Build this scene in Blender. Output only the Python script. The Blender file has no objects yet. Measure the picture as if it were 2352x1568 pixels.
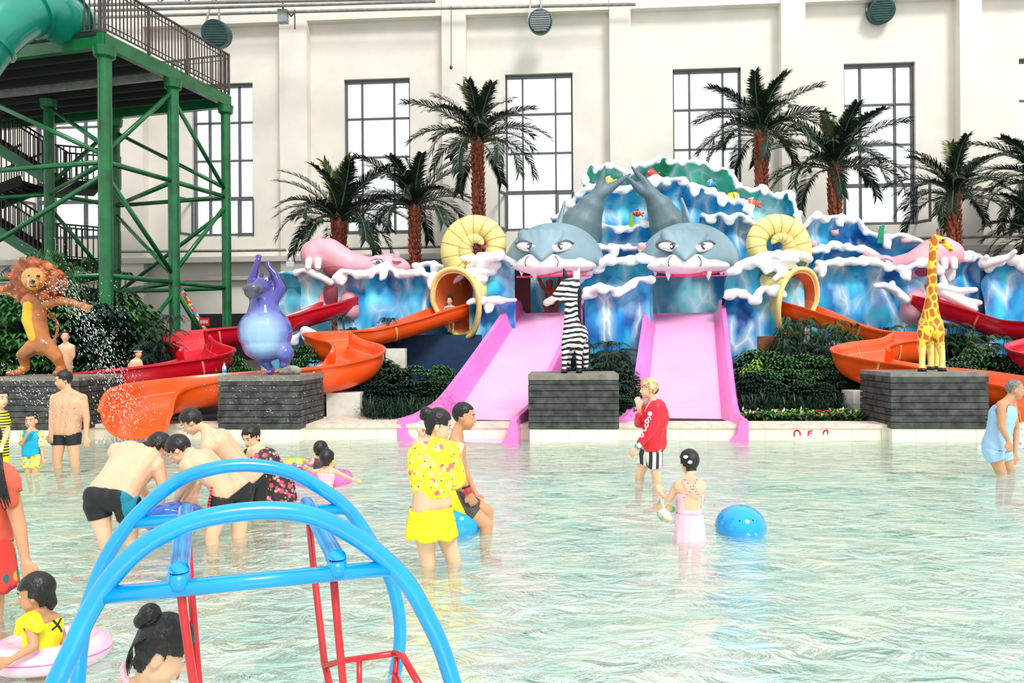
import bpy, bmesh, math, random
import numpy as np
from mathutils import Vector, Matrix, noise
PI = math.pi
sc = bpy.context.scene
COL = sc.collection
random.seed(7)
# ---------------------------------------------------------------- camera, light, exposure
F, CX, CY, HC, ROLL = 1764.0, 1176.0, 784.0, 1.62, 0.0072
cam = bpy.data.cameras.new('camera'); cam.sensor_width = 36.0; cam.lens = 36.0 * F / 2352.0
cam.clip_start = 0.05; cam.clip_end = 300
cam_ob = bpy.data.objects.new('camera', cam); COL.objects.link(cam_ob)
cam_ob.location = (0, 0, HC); cam_ob.rotation_euler = (PI / 2, ROLL, 0)
sc.camera = cam_ob
W = bpy.data.worlds.new('daylight'); sc.world = W; W.use_nodes = True
nt = W.node_tree; bg = nt.nodes['Background']
tc = nt.nodes.new('ShaderNodeTexCoord'); sx = nt.nodes.new('ShaderNodeSeparateXYZ')
rp = nt.nodes.new('ShaderNodeValToRGB')
nt.links.new(tc.outputs['Generated'], sx.inputs[0]); nt.links.new(sx.outputs['Z'], rp.inputs[0])
rp.color_ramp.elements[0].position = 0.0; rp.color_ramp.elements[0].color = (0.76, 0.78, 0.79, 1)
rp.color_ramp.elements[1].position = 0.8; rp.color_ramp.elements[1].color = (1.0, 1.0, 0.985, 1)
nt.links.new(rp.outputs[0], bg.inputs[0]); bg.inputs[1].default_value = 1.0
def lamp(name, kind, loc, rot, energy, **kw):
    l = bpy.data.lights.new(name, kind); l.energy = energy
    for k, v in kw.items(): setattr(l, k, v)
    o = bpy.data.objects.new(name, l); COL.objects.link(o); o.location = loc; o.rotation_euler = rot
    return o
lamp('roof_sun', 'SUN', (0, 0, 20), (math.radians(38), math.radians(22), 0), 1.9, angle=math.radians(16), color=(1, .985, .95))
sc.view_settings.view_transform = 'Standard'; sc.view_settings.look = 'None'
sc.view_settings.gamma = 1.0; sc.view_settings.use_curve_mapping = False
sc.view_settings.exposure = 0.42
# ---------------------------------------------------------------- geometry helpers
cr, sr = math.cos(ROLL), math.sin(ROLL)
def ray(px, py):
    u, v = px - CX, CY - py
    return (u * cr + v * sr) / F, (-u * sr + v * cr) / F
def P(px, py, d):
    a, b = ray(px, py); return Vector((a * d, d, HC + b * d))
def G(px, py, z=0.0):
    a, b = ray(px, py); return P(px, py, (z - HC) / b)
def V(*a): return Vector(a)
WT = 0.07; WTH = math.atan(WT)
EU = V(math.cos(WTH), -math.sin(WTH), 0); EN = V(-math.sin(WTH), -math.cos(WTH), 0)   # along the back wall / towards the pool
def wallrel(px, py, D0):                      # pixel to (u, z) on the plane y = D0 - WT x
    a, b = ray(px, py); d = D0 / (1 + WT * a)
    return a * d / math.cos(WTH), HC + b * d
def wp(D0, u, z, n=0.0):
    return V(0, D0, 0) + EU * u + EN * n + V(0, 0, z)

class MB:
    def __init__(s): s.v = []; s.f = []
    def add(s, vs, fs):
        o = len(s.v); s.v += [tuple(x) for x in vs]; s.f += [tuple(i + o for i in q) for q in fs]
    def obox(s, c, ax, ay, az):               # centre and three half vectors
        c = Vector(c); vs = [c + ax * i + ay * j + az * k for i in (-1, 1) for j in (-1, 1) for k in (-1, 1)]
        s.add(vs, [(0, 1, 3, 2), (4, 6, 7, 5), (0, 4, 5, 1), (2, 3, 7, 6), (0, 2, 6, 4), (1, 5, 7, 3)])
    def box(s, x0, x1, y0, y1, z0, z1):
        s.obox(((x0 + x1) / 2, (y0 + y1) / 2, (z0 + z1) / 2), V((x1 - x0) / 2, 0, 0), V(0, (y1 - y0) / 2, 0), V(0, 0, (z1 - z0) / 2))
    def wbox(s, D0, u0, u1, z0, z1, n0, n1):  # box in back wall coordinates
        s.obox(wp(D0, (u0 + u1) / 2, (z0 + z1) / 2, (n0 + n1) / 2), EU * ((u1 - u0) / 2), EN * ((n1 - n0) / 2), V(0, 0, (z1 - z0) / 2))
    def bar(s, a, b, w, h, up=None):
        a = Vector(a); b = Vector(b); t = (b - a); L = t.length
        if L < 1e-6: return
        t = t / L; up = up or (V(0, 0, 1) if abs(t.z) < .95 else V(0, 1, 0))
        x = t.cross(up).normalized(); y = x.cross(t)
        s.obox((a + b) / 2, t * (L / 2), x * (w / 2), y * (h / 2))
    def tube(s, pts, r, n=10, caps=True, closed=False):
        pts = [Vector(p) for p in pts]; m = len(pts)
        rr = r if isinstance(r, (list, tuple)) else [r] * m
        T = []
        for i in range(m):
            if closed: t = pts[(i + 1) % m] - pts[i - 1]
            else: t = pts[min(i + 1, m - 1)] - pts[max(i - 1, 0)]
            T.append(t.normalized() if t.length > 1e-9 else V(0, 0, 1))
        a = V(0, 0, 1) if abs(T[0].z) < .9 else V(1, 0, 0)
        x = T[0].cross(a).normalized(); vs = []
        for i in range(m):
            x = (x - T[i] * x.dot(T[i])); x = x.normalized() if x.length > 1e-6 else T[i].orthogonal().normalized()
            y = T[i].cross(x)
            for k in range(n):
                q = 2 * PI * k / n; vs.append(pts[i] + (x * math.cos(q) + y * math.sin(q)) * rr[i])
        fs = []
        for i in range(m if closed else m - 1):
            for k in range(n):
                j = (i + 1) % m; fs.append((i * n + k, i * n + (k + 1) % n, j * n + (k + 1) % n, j * n + k))
        if caps and not closed:
            fs.append(tuple(range(n))[::-1]); fs.append(tuple((m - 1) * n + k for k in range(n)))
        s.add(vs, fs)
    def ell(s, c, rx, ry, rz, n=16, m=10, R=None):
        c = Vector(c); vs = []; fs = []
        for i in range(m + 1):
            th = PI * i / m
            for k in range(n):
                ph = 2 * PI * k / n
                p = V(rx * math.sin(th) * math.cos(ph), ry * math.sin(th) * math.sin(ph), rz * math.cos(th))
                vs.append(c + ((R @ p) if R else p))
        for i in range(m):
            for k in range(n):
                a, b, c2, d = i * n + k, i * n + (k + 1) % n, (i + 1) * n + (k + 1) % n, (i + 1) * n + k
                if i == 0: fs.append((a, d, c2))
                elif i == m - 1: fs.append((a, d, b))
                else: fs.append((a, d, c2, b))
        s.add(vs, fs)
    def cap(s, a, ra, b, rb, n=12):           # capsule / round cone
        a = Vector(a); b = Vector(b); t = b - a; L = t.length
        if L < 1e-5: s.ell(a, ra, ra, ra); return
        t /= L; pts = []; rr = []
        for i in range(1, 5):
            q = PI / 2 * i / 5; pts.append(a - t * ra * math.cos(q)); rr.append(ra * math.sin(q))
        for i in range(0, 5):
            q = PI / 2 * i / 5
            if i == 0: pts.append(a); rr.append(ra); pts.append(b); rr.append(rb)
            else: pts.append(b + t * rb * math.sin(q)); rr.append(rb * math.cos(q))
        s.tube(pts, rr, n)
    def chain(s, pr, n=12):
        for (a, ra), (b, rb) in zip(pr, pr[1:]): s.cap(a, ra, b, rb, n)
    def torus(s, c, R, r, R3=None, n=32, m=12, sz=1.0):
        c = Vector(c); pts = []
        for i in range(n):
            q = 2 * PI * i / n; p = V(R * math.cos(q), R * math.sin(q), 0); pts.append(c + ((R3 @ p) if R3 else p))
        s.tube(pts, r, m, closed=True)
    def grid(s, rows):
        n = len(rows[0]); vs = [p for r in rows for p in r]
        s.add(vs, [(i * n + k, i * n + k + 1, (i + 1) * n + k + 1, (i + 1) * n + k) for i in range(len(rows) - 1) for k in range(n - 1)])
    def mesh(s, name, smooth=True):
        me = bpy.data.meshes.new(name); me.from_pydata(s.v, [], s.f); me.update()
        if smooth: me.polygons.foreach_set('use_smooth', [True] * len(me.polygons))
        return me
    def build(s, name, m=None, parent=None, smooth=True, auto=None):
        me = s.mesh(name, smooth)
        bm = bmesh.new(); bm.from_mesh(me); bmesh.ops.recalc_face_normals(bm, faces=bm.faces); bm.to_mesh(me); bm.free()
        o = link(name, me, m, parent)
        if auto:
            try: me.set_sharp_from_angle(angle=math.radians(auto))
            except Exception: pass
        return o
    def organic(s, name, m, parent=None, voxel=.03, it=4, fac=.5):
        me = remesh(s, name, voxel, it, fac)
        return link(name, me, m, parent)

def link(name, me, m=None, parent=None):
    o = bpy.data.objects.new(name, me); COL.objects.link(o)
    if m and me: me.materials.clear(); me.materials.append(m)
    if parent: parentto(o, parent)
    return o
def parentto(o, parent):
    o.parent = parent; o.matrix_parent_inverse = wm(parent).inverted()
def wm(o):
    m = Matrix.LocRotScale(o.location, o.rotation_euler, o.scale)
    return (wm(o.parent) @ o.matrix_parent_inverse @ m) if o.parent else m
def remesh(mb, name, voxel, it, fac):
    me = mb.mesh(name); o = bpy.data.objects.new('tmp', me); COL.objects.link(o)
    r = o.modifiers.new('r', 'REMESH'); r.mode = 'VOXEL'; r.voxel_size = voxel; r.use_smooth_shade = True
    if it: q = o.modifiers.new('s', 'SMOOTH'); q.iterations = it; q.factor = fac
    dg = bpy.context.evaluated_depsgraph_get(); dg.update()
    out = bpy.data.meshes.new_from_object(o.evaluated_get(dg)); out.name = name
    bpy.data.objects.remove(o); bpy.data.meshes.remove(me)
    out.polygons.foreach_set('use_smooth', [True] * len(out.polygons))
    return out
def tag(o, label=None, cat=None, group=None, kind=None):
    if label: o['label'] = label
    if cat: o['category'] = cat
    if group: o['group'] = group
    if kind: o['kind'] = kind
    return o
def thing(name, label, cat, loc=(0, 0, 0), group=None):
    o = bpy.data.objects.new(name, None); COL.objects.link(o); o.location = loc; o.empty_display_size = .1
    return tag(o, label, cat, group)
def struct(o): o['kind'] = 'structure'; return o
def dup(root, loc=None, rz=None, sc_=None, label=None, group=None):
    r = root.copy(); COL.objects.link(r)
    if loc is not None: r.location = loc
    if rz is not None: r.rotation_euler = (0, 0, rz)
    if sc_ is not None: r.scale = (sc_, sc_, sc_) if not isinstance(sc_, tuple) else sc_
    if label: r['label'] = label
    if group: r['group'] = group
    for ch in list(root.children):
        c = ch.copy(); COL.objects.link(c); c.parent = r
        for g in list(ch.children):
            d = g.copy(); COL.objects.link(d); d.parent = c
    return r
def spline(pts, n=8):
    pts = [tuple(p) for p in pts]; out = []
    for i in range(len(pts) - 1):
        p0 = pts[max(i - 1, 0)]; p1 = pts[i]; p2 = pts[i + 1]; p3 = pts[min(i + 2, len(pts) - 1)]
        for k in range(n):
            t = k / n
            out.append(tuple(.5 * ((2 * b) + (-a + c) * t + (2 * a - 5 * b + 4 * c - d) * t * t + (-a + 3 * b - 3 * c + d) * t ** 3) for a, b, c, d in zip(p0, p1, p2, p3)))
    out.append(pts[-1]); return out
# ---------------------------------------------------------------- materials
def lin(c):
    return tuple(((x / 255) / 12.92 if x / 255 <= .04045 else ((x / 255 + .055) / 1.055) ** 2.4) for x in c) + (1,)
def nm(name):
    m = bpy.data.materials.new(name); m.use_nodes = True
    t = m.node_tree; return m, t, t.nodes['Principled BSDF']
def N(t, k, **kw):
    n = t.nodes.new(k)
    for a, b in kw.items():
        if hasattr(n, a): setattr(n, a, b)
        else: n.inputs[a].default_value = b
    return n
def ramp(t, fac, stops):
    r = t.nodes.new('ShaderNodeValToRGB'); t.links.new(fac, r.inputs[0]); e = r.color_ramp.elements
    while len(e) < len(stops): e.new(.5)
    for i, (p, c) in enumerate(stops): e[i].position = p; e[i].color = lin(c) if max(c) > 1 or len(c) == 3 else c
    return r
def coords(t, scale=(1, 1, 1), kind='Object'):
    tc = t.nodes.new('ShaderNodeTexCoord'); mp = t.nodes.new('ShaderNodeMapping'); mp.inputs['Scale'].default_value = scale
    t.links.new(tc.outputs[kind], mp.inputs[0]); return mp.outputs[0]
def mat(name, c, rough=.5, metal=0, var=.12, vs=6, bump=0, bs=40, spec=.5, coat=0, sss=0):
    m, t, b = nm(name); co = coords(t)
    n = N(t, 'ShaderNodeTexNoise', Scale=vs, Detail=4.0); t.links.new(co, n.inputs['Vector'])
    lo = tuple(max(0, x * (1 - var)) for x in c); hi = tuple(min(255, x * (1 + var * .6)) for x in c)
    r = ramp(t, n.outputs[0], [(.3, lo), (.7, hi)]); t.links.new(r.outputs[0], b.inputs['Base Color'])
    b.inputs['Roughness'].default_value = rough; b.inputs['Metallic'].default_value = metal
    b.inputs['Specular IOR Level'].default_value = spec; b.inputs['Coat Weight'].default_value = coat
    if sss: b.inputs['Subsurface Weight'].default_value = sss; b.inputs['Subsurface Radius'].default_value = (.02, .008, .004)
    if bump:
        n2 = N(t, 'ShaderNodeTexNoise', Scale=bs, Detail=3.0); t.links.new(co, n2.inputs['Vector'])
        bp = N(t, 'ShaderNodeBump', Strength=bump, Distance=.02); t.links.new(n2.outputs[0], bp.inputs['Height']); t.links.new(bp.outputs[0], b.inputs['Normal'])
    return m
def wavemat(name, deep, mid, light, zlo=None, zhi=None, cold=None, colm=None):
    m, t, b = nm(name); tcn = t.nodes.new('ShaderNodeTexCoord'); co = tcn.outputs['Object']
    mp = N(t, 'ShaderNodeMapping'); mp.inputs['Scale'].default_value = (1.05, .6, .6); t.links.new(co, mp.inputs[0])
    n = N(t, 'ShaderNodeTexNoise', Scale=1.5, Detail=2.0, Distortion=.6); t.links.new(mp.outputs[0], n.inputs['Vector'])
    r1 = ramp(t, n.outputs[0], [(.34, deep), (.49, mid), (.68, light)])
    col = r1.outputs[0]
    if cold:
        sp = N(t, 'ShaderNodeSeparateXYZ'); t.links.new(co, sp.inputs[0])
        mr = N(t, 'ShaderNodeMapRange'); mr.inputs[1].default_value = zlo; mr.inputs[2].default_value = zhi
        t.links.new(sp.outputs['Z'], mr.inputs[0])
        r2 = ramp(t, n.outputs[0], [(.36, cold), (.6, colm)])
        mx = N(t, 'ShaderNodeMixRGB'); t.links.new(mr.outputs[0], mx.inputs[0]); t.links.new(col, mx.inputs[1]); t.links.new(r2.outputs[0], mx.inputs[2]); col = mx.outputs[0]
    # airbrushed white veins
    n3 = N(t, 'ShaderNodeTexNoise', Scale=1.6, Detail=2.0); t.links.new(co, n3.inputs['Vector'])
    mxv = N(t, 'ShaderNodeMixRGB'); mxv.inputs[0].default_value = .35
    mp2 = N(t, 'ShaderNodeMapping'); mp2.inputs['Scale'].default_value = (2.0, .8, .8); t.links.new(co, mp2.inputs[0])
    t.links.new(mp2.outputs[0], mxv.inputs[1]); t.links.new(n3.outputs['Color'], mxv.inputs[2])
    vo = N(t, 'ShaderNodeTexVoronoi', feature='DISTANCE_TO_EDGE', Scale=1.35); t.links.new(mxv.outputs[0], vo.inputs['Vector'])
    rv = ramp(t, vo.outputs['Distance'], [(0, (1, 1, 1, 1)), (.04, (.55, .55, .55, 1)), (.2, (0, 0, 0, 1))])
    n4 = N(t, 'ShaderNodeTexNoise', Scale=1.1, Detail=1.0); t.links.new(co, n4.inputs['Vector'])
    r4 = ramp(t, n4.outputs[0], [(.34, (0, 0, 0, 1)), (.56, (1, 1, 1, 1))])
    mu = N(t, 'ShaderNodeMath', operation='MULTIPLY'); t.links.new(rv.outputs[0], mu.inputs[0]); t.links.new(r4.outputs[0], mu.inputs[1])
    mw = N(t, 'ShaderNodeMixRGB'); t.links.new(mu.outputs[0], mw.inputs[0]); t.links.new(col, mw.inputs[1]); mw.inputs[2].default_value = lin((225, 245, 250))
    t.links.new(mw.outputs[0], b.inputs['Base Color']); b.inputs['Roughness'].default_value = .45
    nb = N(t, 'ShaderNodeTexNoise', Scale=30.0, Detail=3.0); t.links.new(co, nb.inputs['Vector'])
    bp = N(t, 'ShaderNodeBump', Strength=.12, Distance=.02); t.links.new(nb.outputs[0], bp.inputs['Height']); t.links.new(bp.outputs[0], b.inputs['Normal'])
    return m
M = {}
M['wall'] = mat('cream_plaster', (232, 225, 214), .85, var=.03, vs=1.2, bump=.05)
M['ledge'] = mat('grey_plaster', (205, 200, 190), .85, var=.06, vs=1.2)
M['frame'] = mat('window_steel', (88, 94, 96), .5, var=.08)
M['green'] = mat('green_steel_paint', (10, 98, 50), .35, var=.2, vs=3, coat=.2)
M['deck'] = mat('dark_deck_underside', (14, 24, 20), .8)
M['rail'] = mat('bronze_railing', (70, 64, 60), .45)
M['tealtube'] = mat('teal_fibreglass', (10, 140, 120), .25, var=.1, vs=1, coat=.4)
M['pipe'] = mat('grey_pipe', (150, 150, 145), .45, metal=.3)
M['fan'] = mat('fan_drum_green', (40, 78, 76), .5)
M['fangrey'] = mat('fan_louvre_grey', (150, 158, 158), .5)
M['white'] = mat('white_paint', (240, 240, 236), .5, var=.04)
M['foam'] = mat('foam_white_paint', (240, 242, 245), .5, var=.07, vs=2.0, bump=.08, bs=25)
M['blue'] = wavemat('sea_blue_airbrush', (12, 86, 166), (22, 150, 218), (70, 206, 240))
M['bluelight'] = wavemat('sea_light_blue_airbrush', (20, 140, 205), (70, 190, 225), (150, 225, 238))
M['green_sea'] = wavemat('sea_green_airbrush', (20, 150, 205), (80, 215, 225), (130, 228, 225), 5.1, 5.9, (36, 150, 104), (84, 206, 172))
M['bluegreen'] = wavemat('sea_bluegreen_airbrush', (14, 104, 178), (28, 160, 214), (84, 208, 226), 2.9, 3.7, (20, 110, 100), (90, 190, 195))
M['navy'] = mat('navy_recess_dark', (10, 52, 92), .6)
M['bluewall'] = mat('plain_blue_paint', (10, 118, 180), .6, var=.15, vs=1)
M['maroon'] = mat('maroon_wall', (98, 22, 34), .6)
M['shark'] = mat('shark_grey_blue', (128, 156, 168), .5, var=.12, vs=1.0, bump=.05, bs=30)
M['sharkdark'] = mat('shark_tail_grey', (98, 122, 130), .5, var=.18, vs=.9, bump=.05, bs=30)
M['iris_grey'] = mat('iris_grey', (62, 66, 72), .4)
M['line'] = mat('painted_dark_line', (96, 108, 116), .6)
M['black'] = mat('black_paint', (18, 18, 20), .4)
M['gum'] = mat('gum_pink', (232, 90, 130), .4)
M['tooth'] = mat('tooth_white', (250, 240, 238), .35, var=.03)
M['shell'] = mat('shell_yellow', (246, 218, 140), .5, var=.14, vs=1.2)
M['shellin'] = mat('shell_inner_orange', (205, 105, 55), .5, var=.15, vs=1.5)
M['shellline'] = mat('shell_line', (196, 140, 80), .6)
M['hippopink'] = mat('hippo_pink', (232, 165, 178), .5, var=.12, vs=1.1, bump=.04)
M['hippoin'] = mat('hippo_mouth_pink', (150, 70, 85), .5)
M['pink'] = mat('slide_pink_floor', (252, 178, 226), .3, var=.04, vs=1, coat=.2)
M['pinkside'] = mat('slide_pink_side', (244, 122, 198), .3, var=.06, vs=1, coat=.2)
M['orange'] = mat('slide_orange', (244, 88, 22), .28, var=.08, vs=1.5, coat=.3)
M['red'] = mat('slide_red', (206, 16, 40), .28, var=.08, vs=1.5, coat=.3)
M['seam'] = mat('slide_seam_cream', (245, 190, 140), .5)
M['seamr'] = mat('slide_seam_pink', (240, 130, 120), .5)
M['conc'] = mat('pale_concrete', (222, 218, 208), .8, var=.08, vs=4)
M['curb'] = None
M['coping'] = mat('coping_stone', (216, 200, 186), .75, var=.12, vs=8, bump=.1)
M['soil'] = mat('dark_soil', (40, 34, 28), .95, var=.3)
M['floor'] = mat('tile_floor', (190, 185, 175), .6)
M['trunk'] = mat('palm_trunk_fibre', (160, 84, 58), .85, var=.35, vs=14, bump=.5, bs=25)
M['frond'] = mat('palm_frond_green', (22, 44, 32), .5, var=.35, vs=2, spec=.25)
M['frondy'] = mat('palm_frond_young', (96, 112, 48), .5, var=.25, vs=2)
M['rachis'] = mat('palm_rachis', (105, 115, 90), .5)
M['leaf1'] = mat('leaf_dark_green', (26, 62, 34), .45, var=.5, vs=3)
M['leaf2'] = mat('leaf_mid_green', (52, 104, 48), .45, var=.4, vs=3)
M['leaf3'] = mat('leaf_lime', (140, 176, 78), .45, var=.3, vs=3)
M['leaf4'] = mat('leaf_blue_green', (22, 58, 44), .45, var=.4, vs=3)
M['leafred'] = mat('leaf_red', (170, 40, 60), .5)
M['stem'] = mat('plant_stem', (58, 60, 38), .8)
M['flwhite'] = mat('white_petal', (245, 245, 235), .5)
M['flred'] = mat('red_petal', (205, 25, 35), .5)
M['stone'] = mat('dark_slate', (62, 63, 60), .75, var=.5, vs=7, bump=.35, bs=18)
M['stonetop'] = mat('slate_top', (128, 124, 114), .8, var=.15, vs=7)
M['bar'] = mat('playframe_blue', (0, 156, 230), .22, var=.05, coat=.5)
M['barred'] = mat('playframe_red', (212, 24, 36), .25, var=.06, coat=.4)
M['vinylblue'] = mat('vinyl_blue', (0, 160, 232), .12, var=.06, coat=.6)
M['vinylpink'] = mat('vinyl_pink', (250, 200, 222), .2, var=.04, coat=.4)
M['vinylhot'] = mat('vinyl_hot_pink', (240, 110, 190), .2, var=.06, coat=.4)
M['wood'] = mat('brown_board', (112, 64, 36), .6, var=.3, vs=5)
M['signred'] = mat('sign_red', (200, 30, 45), .5)
# tiled pool kerb
def tiles(name, c1, c2, sx, sz, mort):
    m, t, b = nm(name); tcn = N(t, 'ShaderNodeTexCoord'); sp = N(t, 'ShaderNodeSeparateXYZ'); t.links.new(tcn.outputs['Object'], sp.inputs[0])
    cb = N(t, 'ShaderNodeCombineXYZ'); t.links.new(sp.outputs['X'], cb.inputs[0]); t.links.new(sp.outputs['Z'], cb.inputs[1])
    br = N(t, 'ShaderNodeTexBrick', Scale=1.0); br.offset = 0; t.links.new(cb.outputs[0], br.inputs['Vector'])
    br.inputs['Color1'].default_value = lin(c1); br.inputs['Color2'].default_value = lin(c2); br.inputs['Mortar'].default_value = lin(mort)
    br.inputs['Brick Width'].default_value = sx; br.inputs['Row Height'].default_value = sz; br.inputs['Mortar Size'].default_value = .004
    t.links.new(br.outputs[0], b.inputs['Base Color']); b.inputs['Roughness'].default_value = .45
    return m
M['curb'] = tiles('kerb_tile', (232, 224, 206), (224, 215, 196), .45, .3, (190, 180, 160))
# stripes
def striped(name, ca, cb_, axis, scale, dist=0.0, thr=.5, soft=.03, dscale=1.0):
    m, t, b = nm(name); co = coords(t)
    w = N(t, 'ShaderNodeTexWave', Scale=scale, Distortion=dist); w.bands_direction = axis; w.inputs['Detail'].default_value = 2.0; w.inputs['Detail Scale'].default_value = dscale
    t.links.new(co, w.inputs['Vector'])
    r = ramp(t, w.outputs[0], [(thr - soft, ca), (thr + soft, cb_)]); t.links.new(r.outputs[0], b.inputs['Base Color']); b.inputs['Roughness'].default_value = .5
    return m
def patches(name, base, cols, scale, rad=.35, rough=.6, seed=0.0):
    """cloth print: round motifs of several colours scattered on a base colour"""
    m, t, b = nm(name); tcn = N(t, 'ShaderNodeTexCoord'); prev = None; last = None
    for i, (c, s, r0) in enumerate(cols):
        mp = N(t, 'ShaderNodeMapping'); mp.inputs['Location'].default_value = (3.1 * i + seed, 1.7 * i, .9 * i); t.links.new(tcn.outputs['Object'], mp.inputs[0])
        vo = N(t, 'ShaderNodeTexVoronoi', Scale=scale * s); t.links.new(mp.outputs[0], vo.inputs['Vector'])
        r = ramp(t, vo.outputs['Distance'], [(r0 - .03, (1, 1, 1, 1)), (r0 + .03, (0, 0, 0, 1))])
        mx = N(t, 'ShaderNodeMixRGB'); t.links.new(r.outputs[0], mx.inputs[0])
        if last is None: mx.inputs[1].default_value = lin(base)
        else: t.links.new(last, mx.inputs[1])
        mx.inputs[2].default_value = lin(c); last = mx.outputs[0]
    t.links.new(last, b.inputs['Base Color']); b.inputs['Roughness'].default_value = rough
    return m
# ================================================================= SETTING
D0 = 25.0
# windows in wall coordinates
WPX = [(78, 226, 200, 556), (440, 580, 191, 541), (790, 941, 180, 535), (1160, 1315, 168, 529), (1545, 1702, 154, 522), (1938, 2102, 145, 514), (2340, 2505, 136, 508)]
WIN = []
for (a, b_, t_, bo) in WPX:
    u0 = wallrel(a, t_, D0)[0]; u1 = wallrel(b_, t_, D0)[0]
    zt = wallrel((a + b_) / 2, t_, D0)[1]; zb = wallrel((a + b_) / 2, bo, D0)[1]
    WIN.append((u0, u1, zb, zt))
mz = sum(w[3] for w in WIN) / len(WIN); mb_ = sum(w[2] for w in WIN) / len(WIN)
WIN = [(w[0], w[1], mb_, mz) for w in WIN]
UL, UR, ZT = -24.0, 24.0, 15.0
w = MB(); edges = [UL] + [x for q in WIN for x in q[:2]] + [UR]
for i in range(0, len(edges), 2): w.wbox(D0, edges[i], edges[i + 1], 0, ZT, -.4, 0)
for q in WIN:
    w.wbox(D0, q[0], q[1], 0, q[2], -.4, 0); w.wbox(D0, q[0], q[1], q[3], ZT, -.4, 0)
struct(w.build('wall_back', M['wall'], smooth=False))
# pilasters, head beam, ledge
tn = 1
pil = [(250, 330), (645, 708), (1018, 1073), (1403, 1452), (1797, 1853), (2207, 2258), (-180, -110)]
for a, b_ in pil:
    u0 = wallrel(a, 300, D0 - .35)[0]; u1 = wallrel(b_, 300, D0 - .35)[0]
    m_ = MB(); m_.wbox(D0, u0, u1, 0, ZT, 0, .38); struct(m_.build('trim_%d' % tn, M['wall'], smooth=False)); tn += 1
zb = wallrel(900, 50, D0)[1]
m_ = MB(); m_.wbox(D0, UL, UR, zb, ZT, 0, .33); struct(m_.build('trim_%d' % tn, M['wall'], smooth=False)); tn += 1
zl = wallrel(560, 592, D0)[1]
m_ = MB(); m_.wbox(D0, UL, UR, zl - .18, zl, 0, .45); m_.wbox(D0, UL, UR, zl - .75, zl - .62, 0, .2); struct(m_.build('trim_%d' % tn, M['ledge'], smooth=False)); tn += 1
gl, t, b = nm('window_glass'); b.inputs['Base Color'].default_value = (1, 1, 1, 1)
tr = N(t, 'ShaderNodeBsdfTransparent'); gs = N(t, 'ShaderNodeBsdfGlossy', Roughness=.02); mxs = N(t, 'ShaderNodeMixShader'); mxs.inputs[0].default_value = .05
t.links.new(tr.outputs[0], mxs.inputs[1]); t.links.new(gs.outputs[0], mxs.inputs[2]); t.links.new(mxs.outputs[0], t.nodes['Material Output'].inputs[0])
M['glass'] = gl
for i, (u0, u1, z0, z1) in enumerate(WIN):
    wd = u1 - u0; g = MB(); g.wbox(D0, u0, u1, z0, z1, -.22, -.21); wo = struct(g.build('window_%d' % (i + 1), M['glass'], smooth=False))
    f = MB(); s_ = .055
    f.wbox(D0, u0, u0 + s_, z0, z1, -.28, -.12); f.wbox(D0, u1 - s_, u1, z0, z1, -.28, -.12)
    f.wbox(D0, u0, u1, z1 - .09, z1, -.28, -.12); f.wbox(D0, u0, u1, z0, z0 + .1, -.28, -.12)
    f.build('window_frame', M['frame'], wo, smooth=False)
    zs = [z0 + (z1 - z0) * k / 4 for k in (1, 2, 3)]
    for k, fx in enumerate((.255, .745)):
        f = MB(); f.wbox(D0, u0 + wd * fx - .026, u0 + wd * fx + .026, z0, z1, -.26, -.14); f.build('mullion', M['frame'], wo, smooth=False)
    for k, zz in enumerate(zs):
        h_ = .055 if k == 0 else .024; f = MB(); f.wbox(D0, u0, u1, zz - h_, zz + h_, -.26, -.14); f.build('transom', M['frame'], wo, smooth=False)
    # opened side casement
    for side in (0, 1):
        f = MB(); fr = MB(); hz = (zs[0] + z0) / 2; x0 = u0 if side == 0 else u1; sg = 1 if side == 0 else -1
        a = wp(D0, x0, 0, 0); dr = (EN * .52 + EU * (-sg) * .18) if (side == 0 or i == 5) and i not in (2,) else (EU * sg * .5)
        w_ = .045
        for (p, q) in (((0, z0 + .05), (1, z0 + .05)), ((0, zs[0] - .07), (1, zs[0] - .07))):
            fr.bar(a + dr * p[0] + V(0, 0, p[1]), a + dr * q[0] + V(0, 0, q[1]), w_, .09)
        for p in (0, 1): fr.bar(a + dr * p + V(0, 0, z0), a + dr * p + V(0, 0, zs[0] - .05), w_, .09)
        cs = fr.build('casement_frame', M['frame'], wo, smooth=False)
# floors
pool_edge = lambda X: 12.6 - WT * X
def strip(D_a, D_b, z, x0=-26, x1=26, th=.05):
    m_ = MB(); a0, a1 = V(x0, D_a - WT * x0, z), V(x1, D_a - WT * x1, z); b1, b0 = V(x1, D_b - WT * x1, z), V(x0, D_b - WT * x0, z)
    dn = V(0, 0, -th); vs = [a0, a1, b1, b0, a0 + dn, a1 + dn, b1 + dn, b0 + dn]
    m_.add(vs, [(0, 1, 2, 3), (7, 6, 5, 4), (0, 4, 5, 1), (1, 5, 6, 2), (2, 6, 7, 3), (3, 7, 4, 0)]); return m_
struct(strip(13.05, 25.0, .2, th=.9).build('floor', M['soil'], smooth=False))
m_ = strip(12.6, 13.05, .2, th=.9); struct(m_.build('trim_%d' % tn, M['curb'], smooth=False)); tn += 1
m_ = strip(12.57, 13.1, .265, th=.062); struct(m_.build('trim_%d' % tn, M['coping'], smooth=False)); tn += 1
# pale paving between the left orange slide and the pink slide
pv = MB(); pv.obox(V(-2.3, 13.55, .235), EU * 1.5, EN * .45, V(0, 0, .035)); struct(pv.build('floor_paving', M['coping'], smooth=False))
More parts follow.
